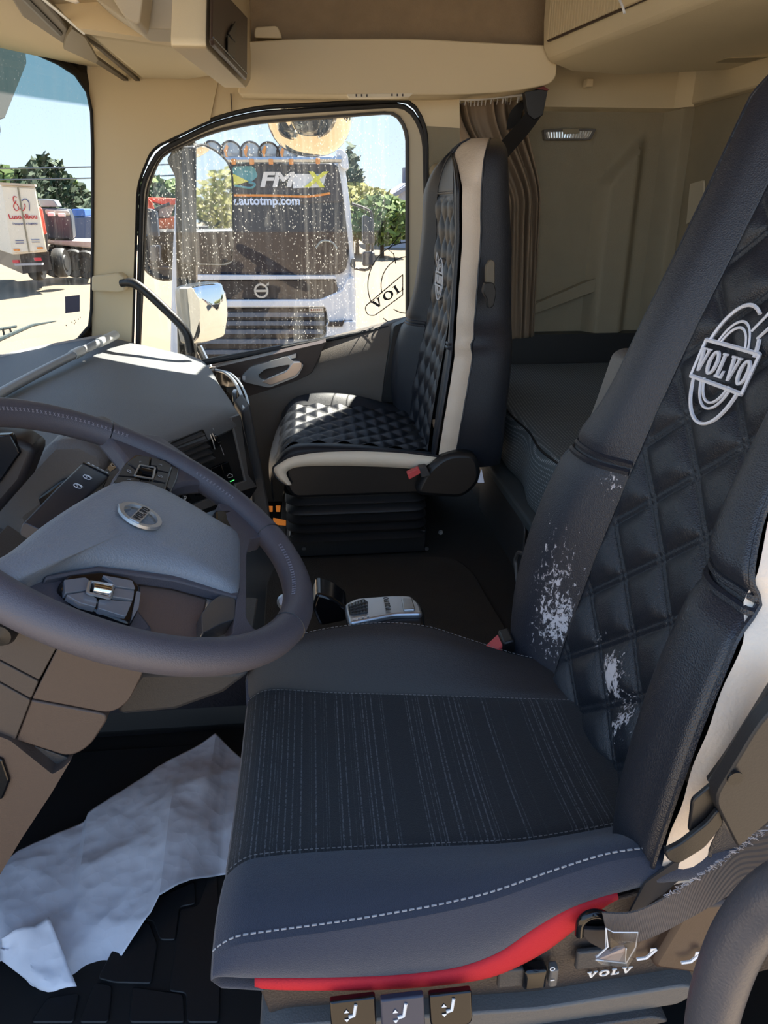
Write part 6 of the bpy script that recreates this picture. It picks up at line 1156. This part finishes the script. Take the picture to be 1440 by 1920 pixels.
# interior hint: the steering wheel behind its windscreen, arms of the mirrors, roof lights
q = MB(); q.tube(smooth_path([(0.0533,8.585,0.6703), (0.1305,8.585,0.7459), (0.2419,8.585,0.7338), (0.3023,8.585,0.6633)], 5), .012, 6); obj('wheel_arc', q, mat('pale_arc', (140,150,150), .5), tr)
LM = mat('lamp_glass', (170,178,186), .1, .3)
for k, pts in enumerate(((-0.8335,8.5,1.658), (-0.6207,8.5,1.654), (-0.4241,8.5,1.65), (-0.2266,8.5,1.646), (-1.034,8.5,1.657))):
    q = MB(); q.lathe(V(pts) + V(0,.06,0), (0,-1,0), [(0,-.05), (.085,-.05), (.112,.0), (.112,.06), (.104,.065), (.100,.055), (0,.062)], 20); o = obj('roof_lamp', q, LM, tr)
    q = MB(); q.tube([V(pts) + V(.112*math.cos(t), -.005, .112*math.sin(t)) for t in [2*math.pi*i/20 for i in range(20)]], .010, 5, close=True); obj('lamp_rim', q, DRK, o)
    q = MB(); q.prism([V(pts) + V(sx_*.075, -.012, dz) for sx_, dz in ((-1,.02), (-.5,.08), (-.3,.06), (-.6,-.02), (-.3,-.07), (-.6,-.08))], (0,-.01,0)); obj('amber_marker', q, mat('amber_glass', (226,150,70), .3) if 'amber_glass' not in bpy.data.materials else bpy.data.materials['amber_glass'], o)
q = MB(); q.tube([(-1.116,8.5,1.583), (0.3709,8.5,1.596)], .035, 8); obj('light_bar', q, SILVER, tr)
for c in ((-0.8084,8.46,1.567), (-0.6124,8.46,1.568), (-0.4039,8.46,1.569), (-0.1828,8.46,1.57), (0.1099,8.46,1.577)):
    q = MB(); q.box(c, (.05,.04,.06)); obj('bar_marker', q, bpy.data.materials['amber_glass'], tr, bevel=.01)
q = MB(); q.lathe((-1.112,8.5,1.677), (0,0,1), [(.05,-.06), (.055,0), (.03,.04), (0,.05)], 14); obj('beacon', q, mat('orange_beacon', (236,120,30), .4), tr)
for side, A in ((1, ((0.4816,8.5,1.145), (0.6514,8.5,1.089), (0.7059,8.5,1.022), (0.7107,8.5,0.8164), (0.7029,8.5,0.5835), (0.6578,8.5,0.4355), (0.4943,8.5,0.4486))), (-1, ((-1.549,8.5,1.144), (-1.695,8.5,1.089), (-1.773,8.5,1.024), (-1.81,8.5,0.8241), (-1.839,8.5,0.5977), (-1.829,8.5,0.4825), (-1.628,8.5,0.4695)))):
    q = MB(); q.tube(smooth_path(A, 4), .016, 6); obj('mirror_arm', q, DRK, tr)
for pts in ([(0.5984,8.45,1.033), (0.72,8.45,0.9884), (0.737,8.45,0.7143), (0.5946,8.45,0.7149)], [(0.5937,8.45,0.6337), (0.7366,8.45,0.6329), (0.7358,8.45,0.4802), (0.5917,8.45,0.4694)], [(-1.799,8.45,1.1), (-1.699,8.45,1.073), (-1.705,8.45,0.7919), (-1.835,8.45,0.8258)], [(-1.814,8.45,0.7137), (-1.708,8.45,0.7133), (-1.73,8.45,0.5314), (-1.831,8.45,0.532)], [(0.47,8.48,0.5566), (0.5075,8.48,0.5622), (0.5118,8.48,0.4381), (0.4434,8.48,0.4682)]):
    q = MB(); q.prism(rpoly(pts, .03), (0,.12,0)); obj('side_mirror', q, mat('mirror_dark', (58,62,70), .4) if 'mirror_dark' not in bpy.data.materials else bpy.data.materials['mirror_dark'], tr, bevel=.02)
def wheel_mb(c, r, w, ax=(1,0,0)):
    q = MB(); q.lathe(c, ax, [(0,-w/2), (r*.5,-w/2), (r*.55,-w*.4), (r*.9,-w/2), (r,-w*.3), (r,w*.3), (r*.9,w/2), (r*.55,w*.4), (r*.5,w/2), (0,w/2)], 20); return q
for x in (-1.45, .40): obj('wheel', wheel_mb((x, YT + 1.0, -1.12), .47, .28), RUBBER, tr, sharp=50)
q = MB(); q.box((-.52, YT + 4.4, -.4), (2.1, 4.8, .3)); obj('chassis', q, DRK, tr, bevel=.03)
q = MB(); q.box((-.52, YT + 5.0, .35), (2.15, 4.2, 1.2)); obj('tipper_body', q, mat('tipper_grey', (150,156,164), .5), tr, bevel=.05)
for x in (-1.40, .36): obj('wheel', wheel_mb((x, YT + 5.2, -1.12), .47, .30), RUBBER, tr, sharp=50)

# box lorry seen through the windscreen
bl_ = thing('box_lorry', 'white box lorry with red lettering on its rear doors, beyond the windscreen', 'truck', (-9.699,26,-0.9215))
WB = mat('box_white', (232,222,204), .5, var=.05, vscale=2)
BA = [(-9.889,26,1.798), (-8.839,26,1.738), (-8.812,26,-0.2477), (-9.948,26,-0.3426)]
BA = [V(p) for p in BA]; dv = (V(-.80,.75,0)).normalized()*6.5
dv = V(-3.2,6.0,0)
q = MB(); q.prism(BA, dv); obj('box_body', q, WB, bl_, bevel=.03)
f = lambda u, v, l=.05: (BA[0].lerp(BA[1], u)).lerp(BA[3].lerp(BA[2], u), v) + V(0,-l,0)
for u0, u1 in ((.02,.495), (.505,.98)):
    q = MB(); q.prism([f(u0,.03), f(u1,.03), f(u1,.97), f(u0,.97)], (0,.04,0)); obj('rear_door', q, WB, bl_, bevel=.01)
q = MB(); q.tube([f(.5,.02,.07), f(.5,.98,.07)], .025, 6); obj('door_bar', q, mat('bar_grey', (140,132,112), .5), bl_)
q = MB(); q.prism([f(-.03,-.03,.1), f(1.02,-.035,.1), f(1.02,.0,.1), f(-.03,.005,.1)], (0,.2,0)); obj('roof_edge', q, mat('roof_beige', (196,178,158), .6), bl_)
REDP = mat('red_print', (196,40,48), .6); BLUP = mat('blue_print', (70,76,130), .6)
X_, Z_ = (f(1,.5) - f(0,.5)).normalized(), V(-.10,0,1).normalized()
w_ = (f(1,.5) - f(0,.5)).length
t_ = text_mb('LusoAlbou', f(.5,.45,.07), X_, Z_, w_*.19, .01, 0, 'CENTER', w_*.003); obj('name_lettering', t_, REDP, bl_, label='red firm name')
t_ = text_mb('Transportes e Logistica', f(.52,.555,.07), X_, Z_, w_*.077, .01, 0, 'CENTER', w_*.0006); obj('small_lettering', t_, BLUP, bl_, label='small blue lettering')
for u in (.28, .74):
    for v in (.80, .835):
        q = MB(); q.box(f(u, v, .07), (w_*.24, .01, w_*.018), (X_, V(0,1,0), Z_)); obj('contact_line', q, BLUP, bl_)
def curve_px(pts): 
    q = MB(); q.tube(smooth_path([f(u, v, .07) for u, v in pts], 5), w_*.012, 5); return q
obj('logo_line', curve_px([(.42,.17), (.33,.16), (.31,.23), (.40,.28), (.42,.34), (.33,.36), (.28,.30), (.38,.22)]), REDP, bl_)
obj('logo_line', curve_px([(.46,.33), (.54,.36), (.62,.30), (.60,.26)]), REDP, bl_); obj('logo_line', curve_px([(.55,.22), (.66,.19), (.75,.24), (.72,.36)]), BLUP, bl_)
for u in (.13, .80):
    q = MB(); q.box(f(u + .03, .93, .08), (w_*.17, .03, w_*.05), (X_, V(0,1,0), Z_)); obj('marker_lamp', q, mat('orange_marker', (222,130,30), .4) if 'orange_marker' not in bpy.data.materials else bpy.data.materials['orange_marker'], bl_)
q = MB(); q.box(f(.45, 1.16, .1), (w_*.80, .2, w_*.06), (X_, V(0,1,0), Z_)); obj('under_bar', q, mat('bar_pale', (170,168,172), .5), bl_)
for u in (.10, .72):
    q = MB(); q.box(f(u, 1.10, .1), (w_*.17, .15, w_*.09), (X_, V(0,1,0), Z_)); obj('tail_lamp', q, mat('tail_red', (206,54,66), .4) if 'tail_red' not in bpy.data.materials else bpy.data.materials['tail_red'], bl_)
q = MB(); q.prism([f(.1,1.0,-.3), f(.95,1.0,-.3), f(.95,1.3,-.3), f(.1,1.3,-.3)], dv*.95); obj('chassis', q, DRK, bl_)
for u in (.12, .88): obj('wheel', wheel_mb(f(u, 1.22, -1.6) + V(0,0,0), .50, .4), RUBBER, bl_, sharp=50)
# darker trucks parked beyond
p1 = thing('parked_truck', 'dark flatbed truck with grey canopy parked right of the box lorry', 'truck', (-9.646,30,-1.102), 'trucks parked beyond the windscreen')
for nm, pts, mm in (('canopy', [(-10.18,30,1.433), (-9.568,30,1.397), (-9.457,30,1.139), (-10.14,30,1.139)], mat('canopy_grey', (126,132,138), .5)), ('cab', [(-10.12,30,1.12), (-9.119,30,1.064), (-9.051,30,0.7651), (-9.099,30,0.0058), (-10.17,30,0.0096)], mat('cab_dark', (62,68,80), .4)), ('windscreen_frame', [(-9.944,29.9,1.065), (-9.095,29.9,1.027), (-9.048,29.9,0.8411), (-9.939,29.9,0.879)], mat('frame_pale', (170,164,156), .5)), ('flatbed', [(-10.18,30,-0.0287), (-8.374,30,-0.0739), (-8.417,30,-0.3447), (-10.08,30,-0.1826)], mat('flatbed_pink', (190,170,160), .6)), ('chassis', [(-10.16,30.2,-0.2298), (-8.478,30.2,-0.3933), (-8.592,30.2,-1.125), (-10.28,30.2,-1.112)], DRK)):
    q = MB(); q.prism(pts, (-.6,2.4,0)); obj(nm, q, mm, p1, bevel=.05)
for c in ((-9.864,29.8,-0.8701), (-9.147,29.8,-0.8747), (-8.713,29.8,-0.9168)): obj('wheel', wheel_mb(V(c), .52, .35, (0,1,0)), RUBBER, p1, sharp=50)
for c in ((-9.68,29.7,0.8804), (-9.296,29.7,0.8616)):
    q = MB(); q.box(c, (.25,.1,.12)); obj('headlamp', q, PRINTW, p1, bevel=.02)
p2 = thing('parked_truck', 'blue truck at the windscreen edge beyond the dark flatbed', 'truck', (-11.33,38,-1.067), 'trucks parked beyond the windscreen')
for nm, pts, mm in (('cargo_box', [(-11.38,38,1.055), (-10.78,38,1.078), (-10.79,38,0.7235), (-11.38,38,0.7241)], mat('cargo_blue', (60,104,180), .5)), ('cab', [(-11.39,38,0.7004), (-10.39,38,0.7231), (-10.58,38,-0.8248), (-11.54,38,-0.82)], mat('cab_blue_grey', (74,88,120), .5))):
    q = MB(); q.prism(pts, (-.5,3,0)); obj(nm, q, mm, p2, bevel=.05)
for c in ((-11.39,37.9,-1.012), (-10.89,37.9,-1.015)): obj('wheel', wheel_mb(V(c), .52, .35, (0,1,0)), RUBBER, p2, sharp=50)
p3 = thing('parked_truck', 'red and grey cab side just right of the white box lorry', 'truck', (-9.577,28,0.0461), 'trucks parked beyond the windscreen')
q = MB(); q.prism([(-9.584,28.2,1.171), (-9.494,28.2,1.067), (-9.482,28.2,0.2177), (-9.612,28.2,0.2181)], (-.5,1.6,0)); obj('cab_side', q, mat('cab_red', (196,74,60), .5), p3, bevel=.03)
q = MB(); q.prism([(-9.612,28.2,0.2181), (-9.457,28.2,0.2535), (-9.663,28.2,-1.097), (-9.814,28.2,-1.096)], (-.5,1.6,0)); obj('cab_lower', q, DRK, p3, bevel=.03)
# orange lorry by the front of the passenger window
orr = thing('crane_lorry', 'orange lorry with folded crane seen at the front edge of the passenger window', 'truck', (-2.824,14,0.0483))
ORG_ = mat('lorry_orange', (222,106,40), .45); ORD = mat('crane_orange_red', (216,90,60), .45)
for nm, pts, mm in (('body', [(-2.831,14,0.9225), (-2.288,14,0.9398), (-2.315,14,0.6863), (-2.844,14,0.6696)], ORG_), ('body_rail', [(-2.805,13.9,0.6726), (-2.299,13.9,0.6892), (-2.304,13.9,0.6439), (-2.809,13.9,0.6364)], SILVER), ('chassis', [(-2.83,14.2,0.6265), (-2.353,14.2,0.6342), (-2.386,14.2,0.3255), (-2.866,14.2,0.328)], DRK), ('cover', [(-2.899,14,1.277), (-2.253,14,1.26), (-2.262,14,1.172), (-2.596,14,1.145), (-2.906,14,1.224)], ORD), ('hopper', [(-2.71,14.1,1.136), (-2.442,14.1,1.154), (-2.564,14.1,0.9209), (-2.772,14.1,0.9392)], mat('hopper_grey', (170,166,150), .6)), ('crane_arm', [(-2.852,13.8,1.257), (-2.791,13.8,1.223), (-2.708,13.8,0.9248), (-2.775,13.8,0.9072), (-2.844,13.8,1.101)], ORD)):
    q = MB(); q.prism(pts, (-.4,1.8,0)); obj(nm, q, mm, orr, bevel=.03)
for c in ((-2.678,13.8,0.3121), (-2.468,13.8,0.3109)): obj('wheel', wheel_mb(V(c), .45, .35, (0,1,0)), RUBBER, orr, sharp=50)
# trucks on the yard behind this cab, which the door mirrors show
BC = [(210,212,214), (196,60,50), (226,228,228), (70,90,140), (220,170,60)]
for k, (x, y) in enumerate(((20.0,11.0), (26.0,12.5), (33.0,14.0), (41.0,16.0), (50.0,18.0))):
    nmc = ('white', 'red', 'pale', 'blue', 'yellow')[k]
    t = thing('yard_truck', nmc + ' truck in the row mirrored in the door mirror, ' + ('nearest', 'second', 'third', 'fourth', 'farthest')[k] + ' of the row', 'truck', (x, y, -1.6), 'trucks mirrored in the door mirror')
    mm = mat('yard_' + nmc, BC[k], .4)
    q = MB(); q.box((x, y + 1.2, .35), (2.1,2.0,2.3)); obj('cab', q, mm, t, bevel=.12, seg=3)
    q = MB(); q.box((x, y + .17, .75), (1.9,.06,.9)); obj('windscreen', q, TGL, t, bevel=.04)
    q = MB(); q.box((x, y + 5.0, -.2), (2.1,5.4,1.2)); obj('load_body', q, DRK, t, bevel=.05)
    for dx in (-.9,.9):
        obj('wheel', wheel_mb((x + dx, y + 1.2, -1.13), .46, .3), RUBBER, t, sharp=50); obj('wheel', wheel_mb((x + dx, y + 5.8, -1.13), .46, .3), RUBBER, t, sharp=50)
# trees, hedge and house
rr = random.Random(11)
def crown(c, rx, rz, n, s, cone=False):
    q = MB()
    for i in range(n):
        while True:
            a, b, e = rr.uniform(-1,1), rr.uniform(-1,1), rr.uniform(-1,1)
            w = (1 - (e + 1)/2*.92) if cone else math.sqrt(max(0, 1 - e*e))
            if a*a + b*b <= w*w and (a*a + b*b > .3*w*w or rr.random() < .35): break
        p = V(c) + V(a*rx, b*rx, e*rz); u = V(rr.uniform(-1,1), rr.uniform(-1,1), rr.uniform(-.6,.6)).normalized()*s*rr.uniform(.6,1.3); v = u.orthogonal().normalized()*s*.6
        q.add([p - u, p - v*.8, p + u, p + v], [(0,1,2,3)])
    return q
LEAF = [mat('leaf_dark', (62,80,52), .8, var=.4, vscale=.8), mat('leaf_mid', (104,126,60), .8, var=.35, vscale=.8), mat('leaf_autumn', (156,150,70), .8, var=.35, vscale=.8)]
BARK = mat('bark', (84,70,56), .9)
def tree(nm, label, c, rx, h, kind, n=700, s=.5, cone=False, grp=None):
    c = V(c); t = thing(nm, label, 'tree', (c.x, c.y, -1.6), grp)
    top = c.z; zb_ = -1.6; cz = (top + zb_ + (.12*h))/2; rz = (top - (zb_ + .12*h))/2
    q = crown((c.x, c.y, cz), rx, rz, n, s, cone); obj('crown', q, LEAF[kind], t, sharp=20)
    q = MB(); q.tube([(c.x, c.y, zb_), (c.x, c.y, cz)], [.22*s/.5, .10*s/.5], 7); obj('trunk', q, BARK, t)
tree('conifer_tree', 'tallest dark conifer behind the lorries, seen through the windscreen', (-24.13,75,5.725), 3.0, 13, 0, 1500, .6, True, 'conifers beyond the windscreen and truck')
tree('conifer_tree', 'slim dark conifer right of the tallest one beyond the windscreen', (-22.92,75,5.074), 2.3, 12, 0, 1100, .6, True, 'conifers beyond the windscreen and truck')
tree('conifer_tree', 'dark conifer left of the tallest one, beyond the windscreen', (-24.54,73,4.871), 2.6, 12, 0, 1100, .6, True, 'conifers beyond the windscreen and truck')
tree('conifer_tree', 'low dark conifer peaking above the box lorry roof', (-24.48,70,4.383), 3.0, 10, 0, 1000, .6, True, 'conifers beyond the windscreen and truck')
tree('conifer_tree', 'green conifer at the left border of the windscreen view', (-25.9,70,4.745), 3.6, 11, 1, 1200, .6, True, 'conifers beyond the windscreen and truck')
tree('conifer_tree', 'small thin conifer near the windscreen pillar, right of the group', (-22.25,76,4.052), 1.8, 9, 1, 800, .55, True, 'conifers beyond the windscreen and truck')
tree('conifer_tree', 'lowest dark conifer close against the windscreen pillar', (-21.4,76,3.327), 2.4, 8, 0, 800, .55, True, 'conifers beyond the windscreen and truck')
tree('leafy_tree', 'hazy green tree behind the orange crane lorry', (-11.28,60,3.131), 4.5, 8, 1, 1200, .6, False, 'leafy trees beyond the passenger window')
tree('leafy_tree', 'hazy dark tree at the front edge of the passenger window', (-12.24,58,2.708), 4.0, 8, 0, 1000, .6, False, 'leafy trees beyond the passenger window')
tree('conifer_tree', 'thin spruce rising just behind the white truck cab', (2.541,48,4.725), 1.7, 12, 0, 900, .45, True, 'conifers beyond the windscreen and truck')
tree('leafy_tree', 'yellow green tree right of the white truck', (3.438,46,2.211), 2.2, 7, 2, 1300, .32, False, 'leafy trees beyond the passenger window')
tree('leafy_tree', 'green bushy tree between the yellow tree and the house', (4.143,44,1.776), 1.9, 6, 1, 1300, .32, False, 'leafy trees beyond the passenger window')
tree('leafy_tree', 'olive tree partly hidden behind the white truck cab', (2.869,47,2.586), 1.6, 7, 2, 900, .32, False, 'leafy trees beyond the passenger window')
for k, (x, y) in enumerate(((30,30), (38,34), (46,30), (55,36), (64,32), (44,44), (75,40))):
    tree('leafy_tree', 'tree of the far row shown in the door mirror, ' + ('first', 'second', 'third', 'fourth', 'fifth', 'back', 'last')[k] + ' from the trucks', (x, y + 8, 2.2 + .9*((k*7) % 3)), 3.4, 6, k % 3, 900, .45, False, 'trees shown in the door mirror')
ho = thing('house', 'pale house with grey pitched roof at the rear edge of the passenger window', 'house', (6.892,55,-0.6898))
h0 = V((5.018,55,1.734)); h1 = V((6.85,55,2.813)); hw_ = V((5.012,55,-0.8654))
q = MB(); q.prism([(h0.x + .4, 55, -1.6), (h0.x + 9, 55, -1.6), (h0.x + 9, 55, h0.z), (h1.x + 1.2, 55, h1.z + .3), (h0.x + .4, 55, h0.z)], (0,8,0)); obj('wall', q, mat('house_wall', (186,188,200), .8), ho)
q = MB(); q.prism([(h0.x - .2, 54.6, h0.z - .35), (h1.x + 1.2, 54.6, h1.z + .45), (h1.x + 1.2, 54.6, h1.z + .15), (h0.x - .1, 54.6, h0.z - .6)], (0,8.8,0)); obj('roof', q, mat('roof_slate', (150,154,170), .7), ho)
q = MB(); q.prism([(h1.x + 1.2, 54.6, h1.z + .45), (h0.x + 9.3, 54.6, h0.z - .35), (h0.x + 9.2, 54.6, h0.z - .6), (h1.x + 1.2, 54.6, h1.z + .15)], (0,8.8,0)); obj('roof', q, bpy.data.materials['roof_slate'], ho)
q = MB(); q.box((h1.x + .4, 57, h1.z + .5), (.7,.7,1.0)); obj('chimney', q, mat('chimney_grey', (120,122,136), .8), ho)
for x in (h0.x + 1.6, h0.x + 3.2):
    q = MB(); q.box((x, 54.95, .9), (.8,.06,1.1)); o = obj('window', q, mat('window_dark', (92,100,120), .3) if 'window_dark' not in bpy.data.materials else bpy.data.materials['window_dark'], ho)
for k, z_ in enumerate(((-19.43,60,4.206)[2], (-19.57,60,3.461)[2])):
    pl = thing('power_line', ('upper' if k == 0 else 'lower') + ' overhead power line crossing in front of the conifers', 'cable', (-40,60,z_), 'overhead power lines')
    q = MB(); q.tube([(-60 + 6*i, 60, z_ + .9*((i-5)/5)**2 - .5) for i in range(11)], .05, 5); obj('wire', q, mat('wire_grey', (120,124,128), .6) if 'wire_grey' not in bpy.data.materials else bpy.data.materials['wire_grey'], pl)
# the driver's doorway: outer frame, roof of this cab
